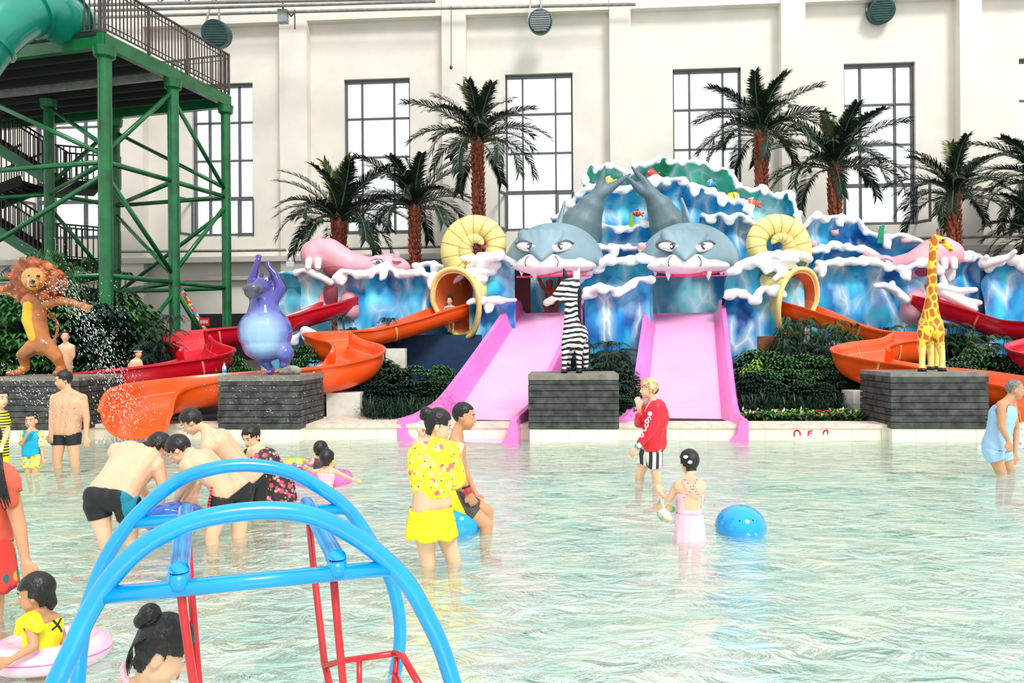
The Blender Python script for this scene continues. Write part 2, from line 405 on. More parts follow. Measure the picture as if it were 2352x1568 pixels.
# pool floor
pf, t, b = nm('pool_floor_tile'); co = coords(t, (1, 1, 1))
vo = N(t, 'ShaderNodeTexVoronoi', Scale=2.7); t.links.new(co, vo.inputs['Vector'])
n1 = N(t, 'ShaderNodeTexNoise', Scale=1.6, Detail=4.0); t.links.new(co, n1.inputs['Vector'])
sp = N(t, 'ShaderNodeSeparateXYZ'); t.links.new(vo.outputs['Color'], sp.inputs[0])
ad = N(t, 'ShaderNodeMath', operation='ADD'); t.links.new(sp.outputs[0], ad.inputs[0]); t.links.new(n1.outputs[0], ad.inputs[1])
hf = N(t, 'ShaderNodeMath', operation='MULTIPLY'); t.links.new(ad.outputs[0], hf.inputs[0]); hf.inputs[1].default_value = .5
r = ramp(t, hf.outputs[0], [(.22, (120, 216, 198)), (.40, (190, 236, 218)), (.52, (248, 248, 222)), (.70, (206, 246, 236))])
t.links.new(r.outputs[0], b.inputs['Base Color']); b.inputs['Roughness'].default_value = .7
m_ = MB(); m_.box(-26, 26, -6, 14.5, -.6, -.5); struct(m_.build('pool_floor', pf, smooth=False))
# water
wa, t, b = nm('pool_water')
t.nodes.remove(b); co = coords(t, (1, 1, 1))
mpw = N(t, 'ShaderNodeMapping'); mpw.inputs['Scale'].default_value = (1.0, 1.55, 1); mpw.inputs['Rotation'].default_value = (0, 0, .35); t.links.new(co, mpw.inputs[0])
wn = N(t, 'ShaderNodeTexNoise', Scale=4.2, Detail=5.0, Roughness=.55, Distortion=.9); t.links.new(mpw.outputs[0], wn.inputs['Vector'])
wn2 = N(t, 'ShaderNodeTexNoise', Scale=1.2, Detail=2.0); t.links.new(mpw.outputs[0], wn2.inputs['Vector'])
bp1 = N(t, 'ShaderNodeBump', Strength=1.0, Distance=.06); t.links.new(wn.outputs[0], bp1.inputs['Height'])
bp2 = N(t, 'ShaderNodeBump', Strength=.5, Distance=.08); t.links.new(wn2.outputs[0], bp2.inputs['Height']); t.links.new(bp1.outputs[0], bp2.inputs['Normal'])
tr = N(t, 'ShaderNodeBsdfTransparent'); tr.inputs[0].default_value = (.89, .985, .95, 1)
rf = N(t, 'ShaderNodeBsdfRefraction', IOR=1.33, Roughness=.0); rf.inputs[0].default_value = (.86, .98, .94, 1); t.links.new(bp2.outputs[0], rf.inputs['Normal'])
df = N(t, 'ShaderNodeBsdfDiffuse'); df.inputs[0].default_value = lin((222, 246, 234))
gs = N(t, 'ShaderNodeBsdfGlossy', Roughness=.08); t.links.new(bp2.outputs[0], gs.inputs['Normal'])
fr = N(t, 'ShaderNodeFresnel', IOR=1.33); t.links.new(bp2.outputs[0], fr.inputs['Normal'])
m0 = N(t, 'ShaderNodeMixShader'); m0.inputs[0].default_value = .0; t.links.new(tr.outputs[0], m0.inputs[1]); t.links.new(rf.outputs[0], m0.inputs[2])
m1 = N(t, 'ShaderNodeMixShader'); m1.inputs[0].default_value = .30; t.links.new(m0.outputs[0], m1.inputs[1]); t.links.new(df.outputs[0], m1.inputs[2])
m2 = N(t, 'ShaderNodeMixShader'); fm_ = N(t, 'ShaderNodeMath', operation='MULTIPLY'); t.links.new(fr.outputs[0], fm_.inputs[0]); fm_.inputs[1].default_value = .7; t.links.new(fm_.outputs[0], m2.inputs[0]); t.links.new(m1.outputs[0], m2.inputs[1]); t.links.new(gs.outputs[0], m2.inputs[2])
t.links.new(m2.outputs[0], t.nodes['Material Output'].inputs[0])
m_ = MB(); rows = []
ny, nx = 150, 240
for j in range(ny + 1):
    Y = -2 + (14.7 + 2) * (j / ny) ; row = []
    for i in range(nx + 1):
        X = -15 + 30 * i / nx; y_ = min(Y, pool_edge(X) + .02)
        z = .022 * noise.noise(V(X * 1.1, y_ * 1.9, .3)) + .012 * noise.noise(V(X * 3, y_ * 4.1, 2.3))
        row.append(V(X, y_, z))
    rows.append(row)
m_.grid(rows); wo = struct(m_.build('pool_water', wa))
# red half-worn letters on the kerb
def kerbp(px, py, n=.006):
    u, z = wallrel(px, py, 12.6); return wp(12.6, u, z, n)
def stroke(mb, pts, wdt, n=.006):
    q = [kerbp(x, y, n) for x, y in pts]
    for a, b_ in zip(q, q[1:]): mb.bar(a, b_, .006, wdt, up=EN.cross((b_ - a).normalized()))
r_ = MB(); stroke(r_, [(1824, 1002), (1824, 992), (1828, 988), (1833, 988), (1837, 992), (1838, 1000)], .022)
o = r_.build('kerb_letter', M['signred'], smooth=False); tag(o, 'worn red painted round letter, leftmost on the white kerb tiles', 'letter', 'worn red letters on the kerb')
r_ = MB(); stroke(r_, [(1866, 989), (1857, 990), (1856, 1001)], .02); stroke(r_, [(1857, 995), (1864, 994)], .016)
o = r_.build('kerb_letter', M['signred'], smooth=False); tag(o, 'worn red painted letter F in the middle on the white kerb tiles', 'letter', 'worn red letters on the kerb')
r_ = MB(); stroke(r_, [(1890, 997), (1893, 989), (1901, 988), (1901, 997)], .02)
o = r_.build('kerb_letter', M['signred'], smooth=False); tag(o, 'worn red painted letter, rightmost on the white kerb tiles', 'letter', 'worn red letters on the kerb')
# ---- wall fittings
def fan(px, py, rad_px, face, label):
    d = 24.0; c = P(px, py, d); R = rad_px * d / F
    th = thing('wall_fan', label, 'fan', c, 'round fans high on the wall')
    a = MB(); ax = V(-.1 * (px - 1176) / 1176 - .05, -1, -.25).normalized()
    a.tube([c - ax * .22, c - ax * .2, c + ax * .2, c + ax * .22], [R * .94, R, R, R * .93], 32); a.build('drum', M['fan'], th, auto=40)
    g = MB(); x = ax.cross(V(0, 0, 1)).normalized(); y = x.cross(ax)
    for k in range(-4, 5):
        h = R * .88 * k / 5; L = math.sqrt(max(0, (R * .88) ** 2 - h * h)); g.obox(c + ax * .235 + y * h, x * L, y * (R * .06), ax * .01)
    g.build('louvre', face, th, smooth=False)
    g = MB(); g.bar(c + x * R + V(0, 0, 0), c + x * R + V(.1, .3, 1.0), .05, .05); g.bar(c - x * R * .2, c + V(0, .2, R + .5), .05, .05)
    g.build('bracket', M['pipe'], th, smooth=False)
fan(498, 79, 31, M['fan'], 'dark teal round fan on the wall right of the green tower')
fan(1241, 51, 27, M['fangrey'], 'round fan with pale grey louvres above the centre window')
fan(2022, 26, 29, M['fan'], 'dark teal round fan at the upper right above the palms')
def wpipe(pts, D, r, name, label, mt=None):
    m_ = MB(); q = []
    for (x, y) in pts:
        u, z = wallrel(x, y, D); q.append(wp(D, u, z))
    m_.tube(q, r, 8); o = m_.build(name, mt or M['pipe']); tag(o, label, 'pipe')
wpipe([(100, 44), (420, 34), (900, 21), (1460, 10)], 24.3, .055, 'wall_pipe', 'grey pipe running along the wall just under the roof')
wpipe([(270, 578), (500, 576), (780, 572), (1020, 566)], 24.2, .045, 'wall_pipe', 'grey pipe along the wall below the left windows')
wpipe([(2070, 548), (2400, 541)], 24.2, .045, 'wall_pipe', 'short grey pipe on the wall at the right edge')
for k, (x, y0, y1) in enumerate([(1036, 15, 155), (1825, 0, 132)]):
    m_ = MB(); a = P(x, y0, 24.3); b_ = P(x, y1, 24.3); m_.tube([a, b_], .012, 6); m_.ell(b_, .05, .05, .06)
    tag(m_.build('hanging_cord', M['rail']), ['thin cord with end weight hanging on the pilaster left of the centre window', 'thin cord with end weight hanging on the pilaster above the right palms'][k], 'cord')
# roof lattice girder
g = thing('roof_girder', 'pale lattice steel girder under the roof at the upper left', 'girder', P(500, 5, 23.4))
A0, A1 = P(180, 12, 23), P(1450, -14, 22.4); B0 = A0 + V(0, .3, .75); B1 = A1 + V(0, .3, .75)
for n_, (p, q) in (('lower_chord', (A0, A1)), ('upper_chord', (B0, B1)), ):
    m_ = MB(); m_.tube([p, q], .055, 8); m_.build(n_, M['pipe'], g)
m_ = MB(); m_.tube([P(180, 26, 23.6), P(1000, 3, 23.2)], .05, 8); m_.build('lower_chord', M['pipe'], g)
for k in range(20):
    a = A0.lerp(A1, k / 20); b_ = B0.lerp(B1, (k + .5) / 20); c_ = A0.lerp(A1, (k + 1) / 20); m_ = MB(); m_.tube([a, b_, c_], .03, 6); m_.build('web_bar', M['pipe'], g)
m_ = MB(); cc = P(650, 30, 23.6)
m_.box(cc.x - .14, cc.x + .14, cc.y - .12, cc.y + .12, cc.z - .3, cc.z + .08)
th = tag(m_.build('pipe_valve_box', M['fangrey'], smooth=False), 'grey metal box with clamps hanging from the roof pipe at a pilaster', 'box')
m_ = MB(); m_.tube([cc + V(.1, 0, .1), cc + V(.25, 0, -.1), cc + V(.38, 0, .05)], .035, 8); m_.tube([cc + V(.36, 0, .1), cc + V(.36, 0, -.5)], .02, 6); m_.tube([cc + V(0, 0, .05), cc + V(0, 0, .35)], .03, 6); m_.build('clamp', M['frame'], th)
for i, (x, y) in enumerate([(667, 607), (2160, 575)]):
    m_ = MB(); c = P(x, y, 24.4); m_.tube([P(x - 8, y - 35, 24.5), P(x, y - 8, 24.4)], .03, 6); m_.box(c.x - .12, c.x + .12, c.y - .06, c.y + .06, c.z - .09, c.z + .09)
    tag(m_.build('wall_lamp', M['white'], smooth=False), ['small white box lamp on the wall above the left pink hippo head', 'small white box lamp on the wall by the right pink hippo head'][i], 'lamp')
# dark doorway far left of hippo plus red sign and coloured pole
m_ = MB(); m_.obox(P(560, 745, 24.9) + V(0, -.12, -.4), EU * 1.7, EN * .03, V(0, 0, .75)); struct(m_.build('door_1', M['black'], smooth=False))
c = P(469, 739, 19.5); th = thing('notice_sign', 'small red sign with white characters beside the green tower leg', 'sign', c)
m_ = MB(); m_.box(c.x - .13, c.x + .13, c.y, c.y + .02, c.z - .1, c.z + .1); m_.build('board', M['signred'], th, smooth=False)
m_ = MB()
for k in range(3):
    x = c.x - .075 + k * .07
    for dz in (-.035, 0, .035): m_.box(x - .024, x + .024, c.y - .008, c.y, c.z + dz - .006, c.z + dz + .006)
    for dx in (-.02, .02): m_.box(x + dx - .005, x + dx + .005, c.y - .008, c.y, c.z - .04, c.z + .04)
m_.build('white_characters', M['white'], th, smooth=False)
m_ = MB(); m_.tube([c + V(0, .01, -.1), V(c.x, c.y + .01, .2)], .02, 6); m_.build('post', M['pipe'], th)
M['confetti'] = patches('confetti_pole', (200, 60, 60), [((240, 200, 40), 1, .4), ((60, 120, 200), 1, .35), ((230, 230, 230), 1.2, .3)], 9)
m_ = MB(); a = P(412, 658, 19.8); b_ = P(452, 725, 19.8); m_.tube([a + (a - b_) * .02, b_ + (b_ - a) * 2.2], .05, 10); tag(m_.build('coloured_pole', M['confetti']), 'leaning pole wrapped in many colours beside the green tower', 'pole')

# ================================================================= GREEN TOWER
C1 = P(240, 110, 17); C2 = P(397, 184, 19.1); C3 = P(518, 244, 21.2)
zb = (C1.z + C2.z + C3.z) / 3
e2 = V(C3.x - C1.x, C3.y - C1.y, 0).normalized(); e1 = V(-e2.y, e2.x, 0)
LT = V(C3.x - C1.x, C3.y - C1.y, 0).length
tower = thing('slide_tower', 'green steel tower on round columns carrying a high platform', 'tower', V(C1.x, C1.y, .2))
def cp(px, d): q = P(px, 400, d); return V(q.x, q.y, 0)
cols = {'1': V(C1.x, C1.y, 0), '2': V(C2.x, C2.y, 0), '3': V(C3.x, C3.y, 0)}
cols['0'] = cols['1'] + e1 * 4.6
cols['A'] = cp(113, 20.6); cols['B'] = cp(266, 22.4)
cols['D'] = cols['A'] + e1 * 4.0
for k, r in (('1', .15), ('2', .135), ('3', .125), ('0', .15), ('A', .13), ('B', .12), ('D', .12)):
    c = cols[k]; m_ = MB(); m_.tube([V(c.x, c.y, .2), V(c.x, c.y, zb - .25), V(c.x, c.y, zb - .2), V(c.x, c.y, zb)], [r, r, r * 1.5, r * 1.7], 20); m_.build('column', M['green'], tower, auto=40)
o = cols['1']; ext = 9.0
m_ = MB()
def tb(a, b_, w_, h_, z): m_.bar(V(a.x, a.y, z), V(b_.x, b_.y, z), w_, h_)
far = o + e2 * (LT + .15)
tb(o - e2 * .15, far, .16, .3, zb + .15); m_.build('edge_beam', M['green'], tower, smooth=False)
m_ = MB(); tb(o - e1 * .1, o + e1 * ext, .16, .3, zb + .15); m_.build('edge_beam', M['green'], tower, smooth=False)
m_ = MB(); tb(far, far + e1 * ext, .16, .3, zb + .15); m_.build('edge_beam', M['green'], tower, smooth=False)
for k in range(1, 8):
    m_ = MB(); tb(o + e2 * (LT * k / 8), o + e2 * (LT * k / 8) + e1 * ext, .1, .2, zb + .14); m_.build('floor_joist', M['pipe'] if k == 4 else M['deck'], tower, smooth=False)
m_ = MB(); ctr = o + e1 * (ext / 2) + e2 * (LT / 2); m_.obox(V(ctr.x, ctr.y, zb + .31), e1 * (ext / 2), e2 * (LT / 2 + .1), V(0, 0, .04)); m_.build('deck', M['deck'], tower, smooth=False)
H1, H2, H0 = 5.66, 3.15, .6
def brace(a, za, b_, zb_, r=.055, nm_='brace'):
    m_ = MB(); m_.tube([V(cols[a].x, cols[a].y, za), V(cols[b_].x, cols[b_].y, zb_)], r, 10); m_.build(nm_, M['green'], tower)
for a, b_ in (('1', '2'), ('2', '3'), ('0', '1'), ('A', 'B'), ('D', 'A'), ('B', '2'), ('B', '3'), ('A', '1'), ('D', '0')):
    brace(a, H1, b_, H1, .06, 'tie_bar'); brace(a, H2, b_, H2, .06, 'tie_bar')
for a, za, b_, z2 in (('1', 5.85, '2', 7.9), ('2', 7.7, '3', 5.8), ('1', 5.4, '2', 3.3), ('2', 3.4, '3', 5.45), ('2', 2.9, '1', .9), ('2', 3.0, '3', .7),
                      ('0', 7.9, '1', 5.8), ('1', 5.4, '0', 3.3), ('0', 3.0, '1', .8), ('A', 5.9, 'B', 8.0), ('B', 7.8, '3', 5.9), ('A', 5.3, 'B', 3.3), ('A', 8.0, '1', 6.0), ('B', 5.4, '2', 3.3), ('B', 3.1, '3', 5.3), ('B', 3.0, '2', .8), ('A', 3.0, 'B', .8)):
    brace(a, za, b_, z2)
def railing(name, label, path, hgt=1.1, fret=True, step=.16, dark=None, base=0.08, group=None):
    mt = dark or M['rail']; th = thing(name, label, 'railing', path[0], group)
    for a, b_ in zip(path, path[1:]):
        a = Vector(a); b_ = Vector(b_); L = (b_ - a).length; n = max(2, int(L / step)); up = V(0, 0, 1)
        m_ = MB(); m_.bar(a + up * hgt, b_ + up * hgt, .05, .04); m_.build('handrail', mt, th, smooth=False)
        m_ = MB(); m_.bar(a + up * base, b_ + up * base, .03, .03); m_.build('bottom_rail', mt, th, smooth=False)
        if fret:
            m_ = MB(); m_.bar(a + up * (hgt - .14), b_ + up * (hgt - .14), .02, .02); m_.bar(a + up * (base + .12), b_ + up * (base + .12), .02, .02); m_.build('fret_rail', mt, th, smooth=False)
        pm = None
        for k in range(n + 1):
            p = a.lerp(b_, k / n)
            if k % 12 == 0 or k == n:
                m_ = MB(); m_.box(p.x - .03, p.x + .03, p.y - .03, p.y + .03, p.z, p.z + hgt + .02); m_.build('post', mt, th, smooth=False); continue
            if pm is None:
                q = MB(); q.box(-.012, .012, -.012, .012, base, hgt); pm = q.mesh('baluster', False); pm.materials.append(mt)
            bo = bpy.data.objects.new('baluster', pm); COL.objects.link(bo); bo.location = p; parentto(bo, th)
    return th
zt = zb + .35
railing('platform_railing', 'bronze fret railing along the right edge of the high green platform', [V(o.x, o.y, zt), V(far.x, far.y, zt)], 1.12, step=.115)
railing('platform_railing', 'bronze railing on the near edge of the platform beside the teal tube slide', [o + e1 * .12 + V(0, 0, zt), o + e1 * 1.9 + V(0, 0, zt)], 1.12, step=.13)
railing('platform_railing', 'bronze railing along the far edge of the high platform', [far + e1 * .12 + V(0, 0, zt), far + e1 * 7.5 + V(0, 0, zt)], 1.12, step=.14)
# teal tube slide
th = thing('tube_slide', 'glossy teal fibreglass tube slide leaving the high platform at upper left', 'slide', P(80, 30, 16.8))
q = [Vector(v_) for v_ in spline([P(175, 60, 17.9), P(140, 42, 17.2), P(80, 20, 16.6), P(15, 45, 16.0), P(-50, 110, 15.6), P(-120, 220, 15.6)], 8)]
m_ = MB(); m_.tube(q, .56, 28, caps=False); m_.build('tube', M['tealtube'], th)
for k in (6, 18, 30):
    m_ = MB(); t_ = (q[k + 1] - q[k]).normalized(); m_.tube([q[k] - t_ * .03, q[k] - t_ * .03, q[k] + t_ * .03, q[k] + t_ * .03], [.56, .62, .62, .56], 28, caps=False); m_.build('flange', M['tealtube'], th, auto=40)
# stairs behind the tower columns
def stair(name, label, a, b_, wid, nst):
    th = thing(name, label, 'stairs', a); t_ = (b_ - a); s_ = V(t_.x, t_.y, 0).normalized(); sd = V(-s_.y, s_.x, 0)
    for off in (0, wid):
        m_ = MB(); m_.bar(a + sd * off, b_ + sd * off, .06, .28); m_.build('stringer', M['green'] if off == 0 else M['deck'], th, smooth=False)
    for k in range(nst):
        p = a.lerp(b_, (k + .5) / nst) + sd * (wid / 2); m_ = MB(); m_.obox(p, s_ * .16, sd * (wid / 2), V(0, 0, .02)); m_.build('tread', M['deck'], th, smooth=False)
    for off in (0, wid):
        up = V(0, 0, 1); m_ = MB(); m_.bar(a + sd * off + up, b_ + sd * off + up, .05, .05); m_.build('handrail', M['black'], th, smooth=False)
        q = MB(); q.box(-.012, .012, -.012, .012, .1, 1.0); pm = q.mesh('baluster', False); pm.materials.append(M['black'])
        n = int(t_.length / .15)
        for k in range(n + 1):
            bo = bpy.data.objects.new('baluster', pm); COL.objects.link(bo); bo.location = a.lerp(b_, k / n) + sd * off; parentto(bo, th)
stair('stair_flight', 'upper dark stair flight with thin balusters behind the green columns', P(-70, 300, 21.6), P(108, 412, 21.6), 1.1, 12)
stair('stair_flight', 'lower dark stair flight with thin balusters behind the green columns', P(-70, 490, 21.6), P(108, 602, 21.6), 1.1, 12)
stair('stair_flight', 'middle dark stair flight rising to the left at the picture edge', P(100, 430, 22.6), P(-90, 505, 22.6), 1.0, 12)
for lab, y in (('upper stair landing with thin black railing behind the green columns', 420), ('lower stair landing with thin black railing behind the green columns', 600)):
    a = P(105, y, 21.8); b_ = P(228, y + 8, 22.6); th = thing('stair_landing', lab, 'landing', a)
    dr = (b_ - a).normalized(); sd = V(-dr.y, dr.x, 0); m_ = MB(); m_.obox((a + b_) / 2 + sd * .5, dr * ((b_ - a).length / 2), sd * .6, V(0, 0, .12)); m_.build('slab', M['deck'], th, smooth=False)
    railing('landing_railing', 'thin black railing on the ' + lab.split()[0] + ' stair landing', [a + V(0, 0, .1), b_ + V(0, 0, .1)], 1.0, False, .14, M['black'])
    railing('landing_railing', 'thin black railing on the far side of the ' + lab.split()[0] + ' stair landing', [a + V(0, 1.0, .1), b_ + V(.1, 1.0, .1)], 1.0, False, .14, M['black'])
# ================================================================= SLIDES
def sweep(mb, path, prof_fn, up=V(0, 0, 1)):
    rows = []; n = len(path)
    for i in range(n):
        t = (path[min(i + 1, n - 1)] - path[max(i - 1, 0)]).normalized()
        side = t.cross(up).normalized(); u_ = side.cross(t)
        rows.append([path[i] + side * a + u_ * b for a, b in prof_fn(i / (n - 1))])
    mb.grid(rows); return rows
def trough(w, hl, hr, th=.035, fl=.07, n=14):
    """closed section: inner U, flanges, outer U; left wall height hl, right hr"""
    inn = []
    for k in range(n + 1):
        a = PI * (1 - k / n); x = math.cos(a); x = math.copysign(abs(x) ** .6, x); s = math.sin(a); h = hl if x < 0 else hr
        inn.append((w * x, h * (1 - s ** 1.0)))
    out = [(x * (w + th) / w, z - th) for x, z in inn]; out[0] = (-(w + th), hl - .06); out[-1] = (w + th, hr - .06)
    return [(-(w + fl), hl - .03), (-(w + fl), hl + .01)] + [(inn[0][0] - .01, hl + .01)] + inn + [(inn[-1][0] + .01, hr + .01), (w + fl, hr + .01), (w + fl, hr - .03)] + out[::-1] + [(-(w + fl), hl - .03)]
def flume(name, label, pts, m, ms, w=.46, hs=None, seams=(.2, .35, .5, .65, .8), cat='slide', flat=False):
    path = [Vector(p) for p in spline([P(*p) for p in pts], 10)]
    # resample evenly
    L = [0]
    for a, b_ in zip(path, path[1:]): L.append(L[-1] + (b_ - a).length)
    n = int(L[-1] / .12); out = []
    for k in range(n + 1):
        s_ = L[-1] * k / n; j = max(i for i in range(len(L)) if L[i] <= s_ + 1e-9); j = min(j, len(L) - 2)
        out.append(path[j].lerp(path[j + 1], (s_ - L[j]) / (L[j + 1] - L[j] + 1e-9)))
    for _ in range(3): out = [out[0]] + [(out[i - 1] + out[i] * 2 + out[i + 1]) / 4 for i in range(1, len(out) - 1)] + [out[-1]]
    path = out; hs = hs or [(0, .38, .38), (1, .38, .38)]
    def H(s_):
        for (a, l1, r1), (b_, l2, r2) in zip(hs, hs[1:]):
            if a <= s_ <= b_: q = (s_ - a) / (b_ - a + 1e-9); return l1 + (l2 - l1) * q, r1 + (r2 - r1) * q
        return hs[-1][1:]
    th = thing(name, label, cat, path[0])
    mb = MB(); rows = sweep(mb, path, lambda s_: trough(w, *H(s_)))
    nn = len(rows[0])
    for k in (0, len(mb.v) - nn):
        for i in range(14): mb.f.append((k + 3 + i, k + 4 + i, k + 33 - i, k + 34 - i))
        mb.f.append((k, k + 1, k + 2, k + 3, k + 34)); mb.f.append((k + 17, k + 18, k + 19, k + 20))
    mb.build('channel', m, th, auto=50)
    for q in seams:
        i = int(q * (len(path) - 1)); sub = path[i:i + 2]
        if len(sub) < 2: continue
        t = (sub[1] - sub[0]).normalized(); side = t.cross(V(0, 0, 1)).normalized(); u_ = side.cross(t); hl, hr = H(q)
        pf = trough(w, hl, hr)[3:18]; s2 = MB(); s2.grid([[sub[0] + t * o + side * (a * .985) + u_ * (b_ + .008) for a, b_ in pf] for o in (-.006, .006)])
        po = [p for p in trough(w + .012, hl, hr)[20:-1]]; s2.grid([[sub[0] + t * o + side * a + u_ * (b_ - .006) for a, b_ in po] for o in (-.02, .02)])
        s2.build('joint_seam', ms, th)
    for sg in (-1, 1):
        s2 = MB(); q = []
        for i, p in enumerate(path):
            t = (path[min(i + 1, len(path) - 1)] - path[max(i - 1, 0)]).normalized(); side = t.cross(V(0, 0, 1)).normalized(); u_ = side.cross(t); hl, hr = H(i / (len(path) - 1))
            q.append(p + side * sg * w * .93 + u_ * ((hl if sg < 0 else hr) * .52))
        s2.tube(q, .007, 5); s2.build('long_seam', ms, th)
    return th, path
TA = [(0, .36, .36), (.3, .36, .36), (.38, .6, .36), (.5, .6, .36), (.58, .36, .55), (.7, .36, .55), (.8, .36, .45), (1, .3, .5)]
th, pa = flume('water_slide', 'winding orange water slide left of the pink slides', [(1065, 728, 18.5), (1010, 745, 18.0), (940, 770, 17.5), (860, 792, 17.1), (785, 806, 16.7), (752, 820, 16.2), (775, 835, 15.7), (815, 848, 15.3), (824, 868, 14.8), (780, 892, 14.4), (700, 905, 14.1), (600, 915, 13.9), (500, 925, 13.7), (440, 935, 13.5), (385, 946, 13.2), (348, 957, 12.85), (330, 970, 12.55), (320, 988, 12.25), (316, 1004, 12.05)], M['orange'], M['seam'], .46, [(0, .36, .36), (.25, .36, .36), (.36, .5, .5), (.5, .5, .5), (.62, .5, .45), (.8, .42, .5), (.95, .42, .55), (1, .42, .5)])
flume('water_slide', 'winding red water slide coming out of the left pink hippo mouth', [(800, 715, 18.9), (745, 735, 18.4), (670, 760, 18.0), (580, 785, 17.6), (500, 800, 17.2), (438, 815, 16.8), (425, 830, 16.3), (452, 846, 15.8), (480, 858, 15.4), (460, 876, 15.0), (390, 892, 14.7), (300, 905, 14.5), (200, 915, 14.3), (100, 930, 14.1), (0, 950, 13.9)], M['red'], M['seamr'], .46, [(0, .36, .36), (.25, .38, .38), (.4, .5, .5), (.6, .5, .5), (1, .5, .5)])
flume('water_slide', 'winding orange water slide right of the pink slides behind the giraffe', [(1795, 722, 18.5), (1850, 738, 18.0), (1920, 765, 17.5), (2000, 792, 17.1), (2075, 806, 16.7), (2108, 818, 16.2), (2085, 832, 15.7), (2010, 843, 15.3), (1972, 860, 14.8), (2005, 884, 14.4), (2090, 900, 14.1), (2180, 915, 13.9), (2270, 930, 13.5), (2340, 945, 13.2), (2390, 958, 12.85), (2410, 972, 12.5), (2420, 1000, 12.1)], M['orange'], M['seam'], .46, [(0, .36, .36), (.25, .36, .36), (.36, .5, .5), (.5, .5, .5), (.62, .5, .5), (.8, .55, .42), (.95, .6, .4), (1, .5, .35)])
flume('water_slide', 'winding red water slide coming out of the right pink hippo mouth', [(2105, 712, 18.9), (2160, 728, 18.5), (2230, 752, 18.1), (2310, 778, 17.7), (2400, 790, 17.3), (2460, 805, 16.8), (2470, 818, 16.3), (2420, 832, 15.8), (2380, 848, 15.3), (2400, 872, 14.8), (2500, 900, 14.3)], M['red'], M['seamr'], .46, [(0, .36, .36), (.25, .38, .38), (.4, .5, .5), (1, .5, .5)])
def wideslide(label, top, bot, w):
    T0 = P(top[0], top[1], 19.0); B0 = P(bot[0], bot[1], 12.45); B0.z = .02
    dr = V(T0.x - B0.x, T0.y - B0.y, 0)
    prof = [(0, .0), (.06, .03), (.14, .1), (.24, .22), (.4, .62), (.7, 1.48), (.93, 2.16), (1.0, 2.28), (1.05, 2.30)]
    zt_ = T0.z - .0; k = zt_ / 2.28
    path = [Vector(p) for p in spline([tuple(V(B0.x, B0.y, 0) + dr * a + V(0, 0, z * k)) for a, z in prof], 8)]
    th = thing('wide_slide', label, 'slide', path[0])
    n = len(path)
    def fl(s_): ww = w * (1 + .1 * max(0, 1 - s_ / .15)); return [(-ww, 0), (-ww * .5, .0), (0, 0), (ww * .5, 0), (ww, 0), (ww, -.05), (-ww, -.05), (-ww, 0)]
    mb = MB(); sweep(mb, path, fl); mb.build('slide_floor', M['pink'], th, auto=40)
    for sg in (-1, 1):
        def sw(s_):
            ww = w * (1 + .1 * max(0, 1 - s_ / .15)); h = .36 if s_ > .03 else .36 + .1 * s_
            p = [(ww - .12, .0), (ww - .02, .1), (ww + .02, h - .05), (ww + .05, h), (ww + .14, h), (ww + .16, h - .06), (ww + .16, -.12), (ww - .02, -.12), (ww - .12, 0)]
            return [(a * sg, b_) for a, b_ in p]
        mb = MB(); rows = sweep(mb, path, sw); m0 = len(rows[0]); mb.f.append(tuple(range(m0 - 1))); k0 = len(mb.v) - m0; mb.f.append(tuple(range(k0, k0 + m0 - 1)))
        mb.build('side_wall', M['pinkside'], th, auto=50)
        # end panel dropping into the water
        t = (path[1] - path[0]).normalized(); side = t.cross(V(0, 0, 1)).normalized()
    for q in (.2, .45, .68, .88):
        i = int(q * (n - 1)); t = (path[i + 1] - path[i]).normalized(); side = t.cross(V(0, 0, 1)).normalized(); u_ = side.cross(t)
        s2 = MB(); s2.obox(path[i] + u_ * .004, side * w * .95, t * .008, u_ * .003); s2.build('joint_seam', M['vinylpink'], th, smooth=False)
    t = (path[-1] - path[-8]); s2 = MB(); e = path[-6]; side = V(dr.y, -dr.x, 0).normalized(); s2.obox(e + V(0, 0, .0) + dr.normalized() * .25, side * w, dr.normalized() * .3, V(0, 0, .03)); s2.build('start_ledge', M['pinkside'], th, smooth=False)
    return th
wideslide('wide pink slide on the left ending behind the couple in the water', (1264, 722), (1048, 1012), .80)
wideslide('wide pink slide on the right behind the boy in the red jacket', (1573, 722), (1566, 1012), .80)
for i, (x, y0, y1, wpx, d, lab) in enumerate([(795, 900, 958, 76, 14.35, 'white concrete support block under the bend of the left orange slide'), (910, 800, 890, 44, 16.4, 'tall white concrete pier behind the shrubs under the left orange slide'), (1985, 896, 955, 78, 14.2, 'white concrete support block left of the giraffe pedestal'), (2245, 790, 840, 46, 17.2, 'pale concrete pier under the right red slide')]):
    c = P(x, y0, d); c2 = P(x, y1, d); h = wpx * d / F / 2; m_ = MB(); m_.box(c.x - h, c.x + h, d - h * .8, d + h * .8, .2, c.z)
    tag(m_.build('support_block', M['conc'], smooth=False), lab, 'support block')
